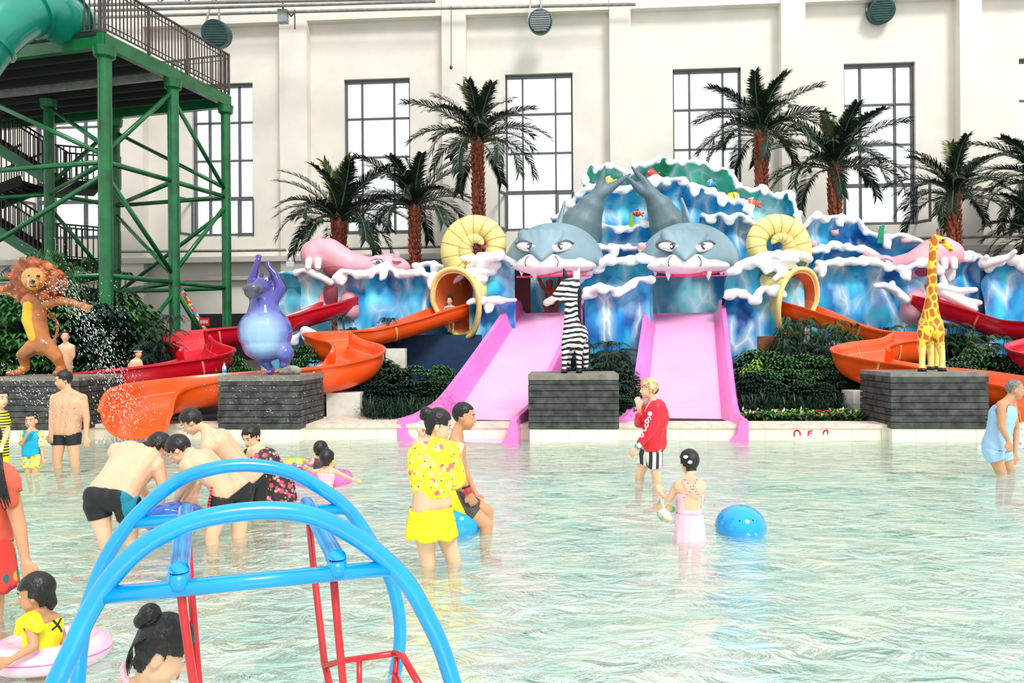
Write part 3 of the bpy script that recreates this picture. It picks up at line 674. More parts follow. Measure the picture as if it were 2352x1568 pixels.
# ================================================================= WAVE ROCKWORK
def wavepanel(label, crest, botz, m=None, foam=.085, seed=0, fold=.21, lip=.28, scal=.07, drips=True, back=.35, foamm=None):
    pts = [Vector(p) for p in spline([P(*c) for c in crest], 10)]
    L = [0]
    for a, b_ in zip(pts, pts[1:]): L.append(L[-1] + (b_ - a).length)
    n = max(8, int(L[-1] / .07)); cr_ = []
    rng = random.Random(seed)
    for k in range(n + 1):
        s_ = L[-1] * k / n; j = max(i for i in range(len(L)) if L[i] <= s_ + 1e-9); j = min(j, len(L) - 2)
        p = pts[j].lerp(pts[j + 1], (s_ - L[j]) / (L[j + 1] - L[j] + 1e-9))
        ph = noise.noise(V(s_ * 1.1, seed * 3.3, 0)) * 3
        sw = math.sin(s_ * 5.6 + ph * 2.2) * .7 + noise.noise(V(s_ * 1.6, seed, 4)) * 1.3
        cr_.append((p + V(0, 0, scal * sw), s_, sw))
    rowsf = []; T = 22
    for j in range(T + 1):
        t = (j / T) ** 1.5; row = []
        for (p, s_, sw) in cr_:
            zb_ = botz; H_ = max(.05, p.z - zb_); z = p.z - H_ * t; dz = H_ * t
            fo = lip * math.exp(-(dz / .16) ** 2) - .10 * math.exp(-((dz - .38) / .22) ** 2) - .0
            fv = fold * (noise.noise(V(s_ * 1.25, seed * 2.1, z * .35)) * 1.3 + .45 * noise.noise(V(s_ * 3.1, seed, z * .7)))
            fv += .05 * sw * math.exp(-dz / .4)
            row.append(V(p.x, p.y - fo - fv + .10 * min(dz, 1.5) * 0, z))
        rowsf.append(row)
    mb = MB(); full = [[V(p.x, p.y + back, p.z - .02) for p in rowsf[0]]] + rowsf
    full = [[V(p.x, p.y + back, botz) for p in [r[0] for r in cr_]]] + full
    mb.grid(full)
    # side caps
    th = thing('wave_sculpture', label, 'wave sculpture', V(pts[len(pts) // 2].x, pts[len(pts) // 2].y, botz))
    mb.build('painted_wave', m or M['blue'], th)
    fm = MB(); top = rowsf[0]; prev = None
    for i, p in enumerate(top):
        r = foam * (1.05 + .8 * noise.noise(V(cr_[i][1] * 2.4, seed, 9)) - .25 * cr_[i][2]); r = max(foam * .5, r)
        if prev: fm.cap(prev[0], prev[1], p, r, 8)
        prev = (p, r)
    fm2 = [p for p in top]
    if drips:
        s_ = rng.uniform(.1, .3)
        while s_ < L[-1] - .1:
            i = min(len(top) - 1, int(s_ / L[-1] * n)); p = top[i]; big = rng.random(); k = foam / .085
            wd_ = rng.uniform(.12, .2) * k; dp = (rng.uniform(.07, .13) if big < .78 else rng.uniform(.2, .3)) * k
            fm.ell(p + V(0, -.015, -dp * .45), wd_, foam * .85, dp * .75 + .03, 12, 8)
            fm.ell(p + V(rng.uniform(-.1, .1), .02, .04), wd_ * .8, foam, foam * 1.1, 12, 8)
            if big > .78: fm.cap(p, foam, p + V(rng.uniform(-.08, .08), -.03, -dp * 1.15), foam * .75, 10)
            s_ += rng.uniform(.22, .5)
    fm.organic('foam_crest', foamm or M['foam'], th, voxel=.026, it=7)
    return th
GZ = .2
# solid base block walls below the crests
wavepanel('green topped back wave rising highest behind the right shark tail', [(1340, 418, 21.3), (1354, 394, 21.3), (1400, 382, 21.4), (1445, 404, 21.4), (1462, 382, 21.4), (1530, 375, 21.4), (1620, 386, 21.3), (1668, 404, 21.2), (1692, 440, 21.1), (1742, 434, 21), (1765, 452, 21), (1800, 446, 21), (1818, 480, 20.9), (1822, 530, 20.9)], 3.2, M['green_sea'], .062, 1, scal=.08)
wavepanel('blue back wave with white foam below the green wave, left of centre', [(1268, 505, 20.9), (1300, 480, 20.9), (1330, 452, 20.9), (1360, 430, 20.9), (1400, 440, 20.9), (1450, 430, 20.9), (1500, 418, 20.9), (1560, 425, 20.9), (1620, 440, 20.8), (1665, 458, 20.7), (1700, 470, 20.6), (1718, 500, 20.6)], 2.6, M['blue'], .075, 2)
wavepanel('middle blue wave with white foam ledge between the two shark tails', [(1345, 520, 20.2), (1390, 526, 20.2), (1440, 525, 20.2), (1480, 520, 20.2), (1520, 515, 20.3)], 3.42, M['blue'], .07, 3, scal=.04)
wavepanel('short foam ledge between the two shark heads', [(1370, 578, 19.8), (1420, 570, 19.8), (1470, 572, 19.7), (1500, 560, 19.8)], 3.42, M['blue'], .07, 4)
wavepanel('blue wave with dripping foam above the right shark head', [(1610, 500, 20.1), (1650, 505, 20.0), (1690, 500, 20.0), (1730, 512, 20.0), (1770, 520, 20), (1800, 535, 20)], 3.6, M['blue'], .075, 5, scal=.1)
wavepanel('distant blue wave with foam right of the right yellow shell', [(1780, 520, 20.4), (1830, 525, 20.4), (1850, 508, 20.4), (1900, 503, 20.4), (1950, 505, 20.4), (1985, 530, 20.4), (2030, 545, 20.3), (2080, 552, 20.2), (2105, 575, 20.2)], 2.2, M['blue'], .075, 6)
wavepanel('middle blue wave left of the right pink hippo head', [(1825, 590, 19.8), (1870, 575, 19.7), (1920, 560, 19.7), (1935, 578, 19.7), (1975, 572, 19.7), (2010, 585, 19.7)], 2.0, M['blue'], .075, 7, scal=.08)
wavepanel('long front blue wave with foam running to the right pink hippo', [(1868, 620, 19.0), (1900, 602, 19.0), (1940, 598, 19.0), (1975, 600, 19.0), (2030, 616, 18.9), (2075, 618, 18.8), (2110, 604, 18.8), (2140, 618, 18.8), (2158, 655, 18.8)], GZ, M['blue'], .08, 8, scal=.06)
wavepanel('blue wave behind the giraffe neck right of the pink hippo', [(2120, 625, 19.6), (2170, 610, 19.6), (2200, 600, 19.5), (2225, 585, 19.5), (2250, 600, 19.5), (2275, 618, 19.5)], GZ, M['blue'], .09, 9, scal=.09)
wavepanel('blue wave at the right edge of the picture', [(2258, 620, 18.9), (2290, 600, 18.9), (2335, 595, 18.9), (2390, 600, 18.9), (2480, 590, 18.8), (2600, 610, 18.8)], GZ, M['blue'], .1, 10, scal=.06)
wavepanel('blue wave with wide foam between the right shark and right shell', [(1665, 625, 18.4), (1700, 606, 18.4), (1740, 598, 18.4), (1780, 592, 18.3), (1825, 585, 18.3), (1845, 598, 18.3)], GZ, M['bluegreen'], .1, 11, scal=.05)
wavepanel('blue green wave between the two shark heads', [(1330, 640, 18.5), (1365, 612, 18.5), (1400, 602, 18.5), (1440, 600, 18.5), (1475, 598, 18.4), (1498, 600, 18.4)], GZ, M['bluegreen'], .1, 12, scal=.05)
wavepanel('low front blue wave between the two pink slides', [(1342, 680, 18.0), (1365, 668, 18.0), (1395, 662, 18.0), (1420, 672, 18.0), (1450, 650, 18.0), (1475, 642, 18.0), (1492, 640, 18.0)], GZ, M['blue'], .085, 13, scal=.05)
wavepanel('blue green wave between the left yellow shell and left shark', [(1085, 625, 18.6), (1110, 605, 18.5), (1140, 596, 18.4), (1165, 598, 18.4), (1182, 605, 18.4)], GZ, M['bluegreen'], .1, 14, scal=.05)
wavepanel('low front blue wave with foam beside the top of the left pink slide', [(1078, 700, 18.1), (1095, 690, 18.1), (1130, 688, 18.1), (1160, 690, 18.1), (1184, 688, 18.1)], GZ, M['blue'], .07, 15, scal=.03)
wavepanel('low front blue wave with drooping foam right of the right pink slide', [(1658, 690, 18.1), (1690, 670, 18.0), (1715, 690, 18.0), (1745, 672, 18.0), (1775, 665, 18.0), (1788, 675, 18.0)], GZ, M['blue'], .085, 16, scal=.1)
wavepanel('blue wave with pinkish foam below the left pink hippo head', [(775, 640, 18.6), (810, 632, 18.6), (840, 630, 18.6), (875, 612, 18.6), (905, 622, 18.6), (935, 626, 18.6), (965, 628, 18.6), (1000, 640, 18.6), (1060, 640, 18.8)], GZ, M['blue'], .08, 17, scal=.07)
wavepanel('pale blue rounded wave at the far left behind the hippo statue', [(600, 660, 20.3), (625, 638, 20.3), (655, 628, 20.3), (690, 632, 20.3), (720, 648, 20.3), (760, 665, 20.3)], GZ, M['bluelight'], .04, 18, scal=.02, drips=False, foamm=M['bluelight'])
wavepanel('small pale wave with curled foam tip left of the hippo jaw', [(688, 628, 18.9), (712, 624, 18.9), (738, 634, 18.9), (765, 650, 18.9)], 2.3, M['bluelight'], .085, 19, scal=.03, drips=False)
wavepanel('low foam wave at ground level behind the hippo statue', [(660, 790, 17.9), (690, 775, 17.9), (715, 758, 17.9), (740, 770, 17.9)], GZ, M['blue'], .07, 20, scal=.05)
wavepanel('small far blue wave crest left of the left yellow shell', [(955, 612, 20.2), (985, 606, 20.2), (1020, 618, 20.2), (1050, 612, 20.2)], 1.0, M['blue'], .08, 21, scal=.06)
# foam fingers splashing out in front
def foamfinger(label, strands, d, r=.08):
    m_ = MB()
    for st in strands:
        q = [P(x, y, d - .12 * i) for i, (x, y) in enumerate(st)]
        m_.chain([(p, r * (1.25 - .55 * i / (len(q) - 1))) for i, p in enumerate(q)], 8)
    o = m_.organic('foam_splash', M['foam'], None, voxel=.03, it=3); tag(o, label, 'foam sculpture'); return o
foamfinger('white sculpted foam fingers between the left shell and left shark', [[(1140, 608), (1110, 600), (1075, 592), (1062, 592)], [(1130, 622), (1095, 622), (1070, 622)], [(1110, 640), (1090, 640), (1075, 632)], [(1130, 590), (1100, 585)]], 18.2, .1)
foamfinger('white sculpted foam fingers beside the right shell', [[(1770, 602), (1800, 596), (1830, 598)], [(1780, 612), (1800, 625), (1780, 640)], [(1800, 610), (1825, 612)]], 18.1, .1)
foamfinger('white foam arm sculpted on the wave left of the giraffe', [[(2075, 685), (2055, 665), (2030, 655), (2012, 656)], [(2045, 660), (2050, 650)], [(2078, 688), (2066, 680)]], 18.5, .1)
foamfinger('white foam splash sculpted to the right of the giraffe neck', [[(2160, 660), (2200, 668), (2240, 665)], [(2165, 672), (2200, 690), (2240, 710)], [(2170, 665), (2215, 690), (2250, 695)]], 18.5, .1)
foamfinger('curled pale foam tip standing up at the right edge', [[(2260, 605), (2290, 598), (2318, 590), (2330, 578)], [(2262, 600), (2266, 590)]], 18.6, .1)
# walls behind slide mouths and the building core
m_ = MB(); a = P(1070, 700, 21.0); b_ = P(1860, 700, 21.0); m_.box(P(1200, 700, 20.5).x, P(1665, 700, 20.5).x, 20.5, 20.6, .2, 3.35); struct(m_.build('wall_grotto', M['bluelight'], smooth=False))
m_ = MB(); a = P(1218, 700, 20.2); m_.box(a.x - .5, a.x, 19.7, 20.3, 2.2, 3.6); struct(m_.build('wall_maroon', M['maroon'], smooth=False))
m_ = MB(); a = P(1200, 715, 20); m_.box(a.x - .3, P(1668, 715, 20).x, 19.15, 20.5, 2.05, 2.2); struct(m_.build('floor_slide_deck', M['bluewall'], smooth=False))
m_ = MB(); a = P(870, 772, 18.4); b_ = P(1108, 772, 18.4); m_.box(a.x, b_.x, 17.98, 18.05, .2, a.z + .02); struct(m_.build('wall_recess_sheet', M['navy'], smooth=False))  # thin sheet in front; its dark colour stands in for the inset recess
m_ = MB(); a = P(1740, 772, 17.6); m_.box(a.x, P(1795, 772, 17.6).x, 17.55, 17.62, .2, a.z); tag(m_.build('access_door_panel', M['wood'], smooth=False), 'brown wooden panel standing at the base of the blue wave behind the bamboo palms', 'panel')
# ================================================================= SHARKS
NR = [(540, .42, .70, .16), (556, .34, .86, .15), (570, .22, 1.0, .13), (584, .10, 1.17, .10), (597, .0, 1.32, .04)]
def shark(label, cx, tail, flukes, dors, tipx, sgn):
    d = 18.7; k = d / F; th = thing('shark_head', label, 'shark sculpture', P(cx, 640, d))
    c = P(cx, 606, d)
    # dome: half ellipsoid, open underneath with a thick lip
    mb = MB(); rows = []
    for i in range(15):
        el = PI / 2 * i / 14; row = []
        for j in range(49):
            az = -PI + 2 * PI * j / 48
            x = 113 * k * math.cos(el) * math.sin(az); y = -1.0 * math.cos(el) * math.cos(az); z = 94 * k * math.sin(el)
            if i == 0: z -= .14 * max(0, math.cos(az)) ** .5 if math.cos(az) > 0 else 0
            row.append(c + V(x, y, z))
        rows.append(row)
    inner = [[c + (p - c) * .9 + V(0, 0, .0) for p in r_] for r_ in rows[:6]][::-1]
    mb.grid(inner + rows); mb.build('head', M['shark'], th)
    # muzzle
    mz_ = MB(); t = P(tipx, 600, d)
    def sp_(px, py, dd, r): return (P(px, py, d + dd), r)
    mz_.ell(P(cx, 611, d - .62), 1.0, .5, .2); mz_.ell(P(tipx, 608, d - .92), .6, .36, .24); mz_.ell(P(tipx - 22, 602, d - .95), .24, .28, .2); mz_.ell(P(tipx + 22, 602, d - .95), .24, .28, .2)
    mz_.cap(P(cx - 102, 602, d - .22), .08, P(cx - 55, 604, d - .82), .15); mz_.cap(P(cx + 102, 602, d - .22), .08, P(cx + 55, 604, d - .82), .15)
    mz_.organic('muzzle', M['white'], th, .035, 5)
    # grey wedge down the nose
    wd = MB()
    for (y0, w0, d0, r0), (y1, w1, d1, r1) in zip(NR, NR[1:]):
        for f_ in (-1, -.5, 0, .5, 1): wd.cap(P(tipx, y0, d - d0) + V(w0 * f_, .1 * abs(f_) * w0, 0), r0, P(tipx, y1, d - d1) + V(w1 * f_, .1 * abs(f_) * w1, 0), r1, 10)
    wd.organic('nose_ridge', M['shark'], th, .03, 6)
    for sg in (-1, 1):
        ex = tipx + sg * (40 if sg > 0 else 36) + (cx - tipx) * .15; ey = 568
        ec = P(ex, ey, d - .93); R = Matrix.Rotation(-sg * .2, 3, 'Y')
        yaw = Matrix.Rotation(sg * .42, 3, 'Z') @ R
        e = MB(); e.ell(ec, .34, .12, .135, R=yaw); e.build('eye_rim', M['sharkdark'], th)
        e = MB(); e.ell(ec + V(sg * .0, -.045, 0), .29, .11, .11, R=yaw); eo = e.build('eye', M['white'], th)
        e = MB(); e.ell(ec + V(-sg * .03, -.125, 0), .095, .055, .08, R=yaw); e.build('iris', M['iris_grey'], eo)
        e = MB(); e.ell(ec + V(-sg * .01, -.165, 0), .035, .02, .035); e.build('pupil_or_glint', M['white'], eo)  # white highlight set as colour on the dark iris
        e = MB(); q = [Vector(p) for p in spline([tuple(ec + yaw @ V(sg * a, -.1 + .1 * abs(a), z)) for a, z in ((-.36, -.1), (-.2, .06), (0, .13), (.18, .12), (.32, .03))], 5)]; e.tube(q, .016, 6); e.build('brow_line', M['line'], th)
        e = MB(); q = [Vector(p) for p in spline([tuple(P(tipx + sg * a, y, d - dd)) for a, y, dd in ((30, 588, 1.17), (36, 594, 1.24), (38, 603, 1.28), (36, 612, 1.26))], 5)]; e.tube(q, .012, 6); e.build('cheek_line', M['line'], th)
    g = MB(); q = [Vector(p) for p in spline([P(cx - 88, 616, d - .42), P(cx - 60, 623, d - .75), P(cx, 631, d - 1.0), P(cx + 60, 623, d - .75), P(cx + 88, 616, d - .42)], 8)]; g.tube(q, .05, 8); g.build('gum', M['gum'], th)
    for px, py, dd in ((-76, 618, .55), (-46, 627, .85), (46, 627, .85), (76, 618, .55)):
        g = MB(); a = P(cx + px, py, d - dd); g.tube([a + V(0, 0, .05), a + V(0, 0, -.05), a + V(0, 0, -.17)], [.085, .06, .008], 10); g.build('tooth', M['tooth'], th)
    g = MB(); g.tube([P(cx - 88, 636, d - .7), P(cx + 88, 632, d - .7)], .02, 8); g.build('mouth_bar', M['gum'], th)
    # tail with flukes
    tl = MB(); tl.chain([(P(x, y, d + 1.3 - .1 * i), r * k) for i, (x, y, r) in enumerate(tail)], 16)
    b0 = P(tail[-1][0], tail[-1][1], d + .95)
    for (mx, my, tx, ty) in flukes:
        a = P(mx, my, d + .95); e_ = P(tx, ty, d + .9); e_ = e_ + (e_ - a).normalized() * .08; tl.chain([(b0, .17), (a, .12), (e_, .035)], 12)
    tl.organic('tail', M['sharkdark'], th, .035, 5)
    f = MB(); a = P(dors[0], dors[1] + 8, d); e_ = P(dors[2], dors[3], d + .35); f.chain([(a + V(0, -.25, 0), .07), (e_, .03)]); f.chain([(a + V(0, .45, 0), .09), (e_, .04)]); f.cap(a + V(0, -.2, 0), .1, a + V(0, .4, 0), .1)
    f.cap(a + V(0, .1, .1), .09, e_, .03); f.organic('dorsal_fin', M['shark'], th, .03, 4)
shark('grey shark head sculpture with raised tail over the left pink slide', 1274, [(1312, 575, 62), (1335, 520, 52), (1356, 478, 34), (1372, 450, 20)], [(1381, 420, 1388, 388), (1404, 430, 1442, 404)], (1281, 522, 1297, 464), 1244, -1)
shark('grey shark head sculpture with raised tail over the right pink slide', 1581, [(1556, 570, 55), (1535, 520, 48), (1516, 478, 33), (1498, 450, 20)], [(1482, 420, 1455, 388), (1470, 436, 1442, 408)], (1586, 520, 1566, 456), 1573, 1)
# red animal figure at the top of the left slide (plain red figure)
m_ = MB(); d = 19.9
m_.chain([(P(1262, 668, d), .13), (P(1270, 690, d), .17)]); m_.ell(P(1262, 650, d), .1, .1, .12)
for a in ([(1258, 672), (1245, 655), (1238, 640)], [(1272, 670), (1282, 652), (1285, 640)], [(1262, 692), (1250, 702), (1262, 716)], [(1275, 694), (1280, 706), (1272, 716)], [(1262, 716), (1250, 719)], [(1272, 716), (1282, 719)]):
    m_.chain([(P(x, y, d - .1), .05) for x, y in a], 8)
tag(m_.organic('red_figure', mat('red_figure_paint', (180, 70, 60), .5), None, .025, 3), 'red cast figure climbing under the left shark mouth', 'figure')
# ================================================================= SHELLS
def shell(label, sx, cx, cy, mouthx):
    d = 19.2; k = d / F; th = thing('shell_sculpture', label, 'shell sculpture', P(cx, 700, d))
    pts = []; rr = []; n = 90
    for i in range(n + 1):
        t = i / n; a = math.radians(235 - 560 * t); R_ = (50 * (1 - t) ** .75 + 10) * k * 1.0; r = (25 * (1 - t) ** .8 + 6) * k
        pts.append(P(cx, cy, d) + V(sx * math.cos(a) * R_ * 1.0, -.1 - .35 * t, math.sin(a) * R_)); rr.append(r)
    m_ = MB(); m_.tube(pts, rr, 18); m_.build('coil', M['shell'], th)
    m_ = MB()
    for i in range(2, n - 2, 4):
        t = (pts[i + 1] - pts[i]).normalized(); m_.tube([pts[i] - t * .008, pts[i] + t * .008], rr[i] * 1.015, 18, caps=False)
    m_.build('ridge_line', M['shellline'], th)
    # flared body and mouth facing the pool
    ax = V(sx * .5, .8, .16).normalized(); c0 = P(mouthx, 690, 17.95); rows = []; rin = []
    sd = ax.cross(V(0, 0, 1)).normalized() ; up = sd.cross(ax)
    for i in range(12):
        t = i / 11; c = c0 + ax * (1.15 * t) + V(0, 0, .25 * t * t); w_ = (.50 + .1 * (1 - t) ** 3 - .12 * t) ; h_ = (.78 - .28 * t)
        row = []
        for j in range(33):
            a = 2 * PI * j / 32; x = math.cos(a); z = math.sin(a); fl = 1 + .12 * (1 - t) ** 4
            px_ = w_ * fl * math.copysign(abs(x) ** .85, x) * (1 - .25 * max(0, -z)) + (-sx) * 0.0; dz = h_ * z * (1.12 if z < 0 else .95)
            row.append(c + sd * px_ + up * dz + V(-sx * -.12 * max(0, -z) * (1 - t), 0, 0))
        rows.append(row); cc = c
        rin.append([cc + (p - cc) * .87 for p in row])
    m_ = MB(); m_.grid(rows[::-1] + [rin[0]]); m_.build('flared_body', M['shell'], th)
    m_ = MB(); m_.grid(rin[::-1]); o_ = len(m_.v); m_.f.append(tuple(range(0, 32))); m_.build('inner_lining', M['shellin'], th)
    m_ = MB(); m_.tube(rows[0][:-1], .06, 8, closed=True); m_.build('rolled_rim', M['shell'], th)
    m_ = MB()
    for j in (4, 8, 12, 20):
        m_.tube([r_[j] + (r_[j] - c0).normalized() * .005 for r_ in rows], .009, 5)
    m_.build('ridge_line', M['shellline'], th)
shell('yellow coiled shell sculpture with flared mouth at the top of the left orange slide', 1, 1098, 572, 1046)
shell('yellow coiled shell sculpture with flared mouth at the top of the right orange slide', -1, 1773, 570, 1834)
# ================================================================= PINK HIPPO HEADS
def hippohead(label, X, d=18.9):
    k = d / F; th = thing('pink_hippo_sculpture', label, 'hippo sculpture', P(X(760), 740, d)); p = lambda x, y, dd=0: P(X(x), y, d + dd)
    m_ = MB()
    m_.chain([(p(738, 578), .38), (p(755, 584), .40), (p(800, 608), .34), (p(850, 618, .3), .30), (p(895, 612, .45), .34), (p(918, 618, .45), .28)], 16)
    m_.ell(p(722, 585), .34, .42, .36); m_.ell(p(742, 560), .2, .3, .14); m_.cap(p(725, 600, -.2), .2, p(725, 600, .2), .2)
    m_.ell(p(868, 598, .2), .22, .16, .14)
    m_.organic('upper_head', M['hippopink'], th, .035, 6)
    m_ = MB(); m_.ell(p(745, 548, -.1), .1, .1, .035); m_.build('nostril', M['hippoin'], th)
    for x in (709, 731):
        m_ = MB(); m_.chain([(p(x, 598, -.40), .085), (p(x - 1, 613, -.42), .075)], 12); m_.build('tooth', M['tooth'], th)
    m_ = MB(); m_.chain([(p(910, 598, .22), .09), (p(912, 584, .18), .08)]); m_.torus(p(911, 600, .2), .1, .03); m_.organic('ear', M['hippopink'], th, .03, 3)
    e = MB(); e.ell(p(866, 601, .05), .13, .05, .05); eo = e.build('eye', M['white'], th); e = MB(); e.ell(p(868, 601, .0), .055, .03, .04); e.build('pupil_or_glint', M['line'], eo)
    e = MB(); e.tube([Vector(v_) for v_ in spline([p(850, 600, .05), p(862, 593, .03), p(878, 595, .03), p(888, 604, .05)], 5)], .025, 6); e.build('eyelid', M['hippopink'], th)
    m_ = MB(); m_.chain([(p(780, 640, .15), .2), (p(795, 672, .1), .26), (p(808, 695, -.05), .30), (p(808, 722, -.1), .27), (p(802, 745, -.05), .14)]); m_.chain([(p(762, 640, .25), .12), (p(745, 680, .1), .12), (p(735, 705, .1), .13), (p(720, 712, .2), .08)]); m_.cap(p(803, 690, -.25), .22, p(806, 715, -.25), .24)
    m_.organic('lower_jaw', M['hippopink'], th, .035, 6)
    m_ = MB(); m_.ell(p(770, 672, .02), .3, .22, .42); m_.ell(p(782, 622, -.02), .42, .36, .17); m_.build('mouth_lining', M['hippoin'], th)
hippohead('pink hippo head sculpture with two front teeth facing left', lambda x: x)
hippohead('pink hippo head sculpture with one visible tooth behind the giraffe', lambda x: 2896 - x + 4, 19.0)
# ================================================================= small creatures on the waves
def fish(label, px, py, d, c1, c2, L, sg=1):
    L *= 1.25; c = P(px, py, d - .1); th = thing('fish_ornament', label, 'fish ornament', c)
    R = Matrix.Rotation(.2 * sg, 3, 'Y')
    m_ = MB(); m_.ell(c, L * .36, L * .16, L * .26, R=R); m_.organic('body', c1, th, .012, 2)
    m_ = MB(); m_.cap(c + R @ V(sg * L * .3, 0, 0), L * .07, c + R @ V(sg * L * .52, 0, L * .14), L * .06); m_.cap(c + R @ V(sg * L * .3, 0, 0), L * .07, c + R @ V(sg * L * .52, 0, -L * .12), L * .06); m_.build('tail_fin', c1, th)
    m_ = MB(); m_.cap(c + V(-L * .1, 0, L * .22), L * .06, c + V(L * .12, 0, L * .3), L * .04); m_.build('back_fin', c2, th)
    m_ = MB(); m_.ell(c + R @ V(-sg * .02 * L, 0, 0), L * .06, L * .17, L * .268, R=R); m_.build('body_stripe', c2, th)
    m_ = MB(); m_.ell(c + R @ V(-sg * L * .24, -L * .12, L * .06), L * .05, L * .03, L * .05); m_.build('eye', M['white'], th)
fo = mat('fish_orange', (232, 84, 40), .4); fy = mat('fish_yellow', (245, 205, 60), .4); fb = mat('fish_blue', (60, 150, 205), .4); fd = M['black']; fr_ = mat('fish_red', (215, 60, 50), .4)
fish('yellow fish ornament near the left edge of the green wave', 1398, 414, 20.95, fy, M['flwhite'], .3)
fish('red and orange fish ornament high on the green wave', 1497, 398, 21.0, fr_, fo, .32)
fish('light blue fish ornament on the green wave', 1632, 420, 20.9, fb, M['white'], .26)
fish('yellow fish ornament with a black back on the right of the green wave', 1683, 452, 20.7, fy, fd, .42, -1)
fish('orange fish ornament with pale stripes at the right end of the green wave', 1725, 467, 20.7, fo, M['white'], .4)
fish('small striped orange and black fish ornament on the middle blue wave', 1463, 490, 20.6, fo, fd, .26)
def coral(label, px, py, d, m, n, h):
    c = P(px, py, d); m_ = MB(); rg = random.Random(px)
    for i in range(n): q = c + V(rg.uniform(-.3, .3) * h, -.05, h * rg.uniform(.7, 1.1)); m_.chain([(c + V((i / n - .5) * .12, 0, -.1), .04), (q, .025)], 6)
    tag(m_.build('coral_ornament', m), label, 'coral ornament')
coral('yellow green coral ornament on the foam between the shark tails', 1452, 512, 20.05, mat('coral_lime', (150, 205, 70), .5), 5, .22)
coral('emerald coral ornament on the wave left of the right hippo head', 2022, 548, 19.9, mat('coral_green', (20, 150, 110), .5), 6, .32)
for i, (x, y, d, c, lab) in enumerate([(1849, 522, 20.1, fr_, 'red starfish ornament beside the right shell'), (1918, 535, 20.1, M['hippopink'], 'small pinkish shell ornament on the far right wave'), (2078, 553, 19.9, M['hippopink'], 'small pinkish shell ornament near the right hippo head'), (1475, 566, 18.1, M['hippopink'], 'small pink tipped shell between the shark heads'), (1868, 560, 19.4, M['hippopink'], 'small pink shell ornament low beside the right shell')]):
    p = P(x, y, d); m_ = MB(); m_.ell(p, .1, .07, .08); m_.chain([(p, .05), (p + V(.08, 0, .08), .02)]); m_.chain([(p, .05), (p + V(-.09, 0, .05), .02)]); tag(m_.build('shell_ornament', c), lab, 'shell ornament')
# ================================================================= PEDESTALS
def pedestal(label, px0, px1, d, ztop=1.09, dep=1.25, back=0.0):
    x0 = P(px0, 900, d).x; x1 = P(px1, 900, d).x; c = (x0 + x1) / 2; hw = (x1 - x0) / 2
    th = thing('pedestal', label, 'pedestal', V(c, d + dep / 2, 0)); cc = V(c, d, 0) - EN * (dep / 2)
    m_ = MB(); m_.obox(cc + V(0, 0, -.13), EU * (hw - .02), EN * (dep / 2 - .02), V(0, 0, .34)); m_.build('tiled_base', M['curb'], th, smooth=False)
    n = 8; zs = .215; h = (ztop - .06 - zs) / n; rg = random.Random(int(px0))
    for k in range(n):
        m_ = MB(); hh = h * .44; z = zs + h * (k + .5); jx = rg.uniform(-.012, .012)
        a = MB(); a.obox(cc + V(0, 0, z), EU * (hw + jx * .5), EN * (dep / 2 + jx), V(0, 0, hh)); m_.add(a.v, a.f); m_.build('slate_course', M['stone'], th, smooth=False)
    m_ = MB(); m_.obox(cc + V(0, 0, (zs + ztop) / 2 - .03), EU * (hw - .03), EN * (dep / 2 - .03), V(0, 0, (ztop - zs) / 2 - .03)); m_.build('core', M['black'], th, smooth=False)
    m_ = MB(); m_.obox(cc + V(0, 0, ztop - .045), EU * hw, EN * (dep / 2), V(0, 0, .045)); m_.build('top_slab', M['stonetop'], th, smooth=False)
    return cc + V(0, 0, ztop)
pz = pedestal('dark slate pedestal with white base under the zebra statue', 1213, 1421, 12.25)
ph = pedestal('dark slate pedestal with white base under the purple hippo statue', 497, 690, 12.55)
pg = pedestal('dark slate pedestal with white base under the giraffe statue', 2050, 2266, 11.95)
pl = pedestal('long dark slate pedestal under the lion statue at the left edge', -30, 186, 12.7)
# ================================================================= STATUES (plain animals)
def sp3(d):
    return lambda x, y, r, dd=0.0: (P(x, y, d + dd), r)
# zebra
zm = striped('zebra_stripes', (14, 14, 16), (246, 244, 240), 'Z', 3.6, 6.0, .45, .05, .9)
d = 12.9; s = sp3(d)
z = thing('zebra_statue', 'black and white striped zebra statue standing on the slate pedestal', 'statue', pz)
m_ = MB()
m_.chain([s(1318, 775, .20, -.15), s(1322, 768, .22, .25), s(1325, 772, .2, .6)], 16)
m_.chain([s(1316, 762, .17, -.2), s(1312, 730, .12, -.22), s(1312, 690, .105, -.22), s(1314, 655, .10, -.2)], 16)
m_.chain([s(1318, 652, .11, -.2), s(1300, 655, .105, -.26), s(1284, 672, .075, -.34), s(1270, 688, .06, -.38), s(1262, 694, .055, -.4)], 14); m_.chain([s(1312, 675, .09, -.22), s(1290, 688, .06, -.3)])
for x0, x1, dd in ((1299, 1296, -.25), (1330, 1330, -.22), (1312, 1306, .55), (1343, 1346, .6)):
    yb = 850 if dd < 0 else 846
    m_.chain([s(x0 + (1320 - x0) * .4, 778, .13, dd), s(x0, 800, .075, dd), s(x1, 824, .048, dd), s(x1, yb - 4, .042, dd)], 12)
m_.organic('body', zm, z, .02, 4)
m_ = MB(); m_.chain([s(1268, 688, .062, -.4), s(1256, 695, .064, -.42)]); m_.organic('muzzle', mat('zebra_muzzle', (205, 190, 186), .5), z, .015, 3)
m_ = MB(); m_.chain([s(1326, 640, .03, -.2), s(1332, 670, .03, -.16), s(1330, 710, .03, -.12), s(1332, 745, .03, -.08)]); m_.build('mane', M['black'], z)
for x, dx in ((1303, -8), (1322, 8)):
    m_ = MB(); m_.chain([s(x, 645, .045, -.2), s(x + dx * .6, 632, .045, -.2), s(x + dx, 618, .015, -.2)]); m_.build('ear', M['black'] if x < 1310 else M['white'], z)
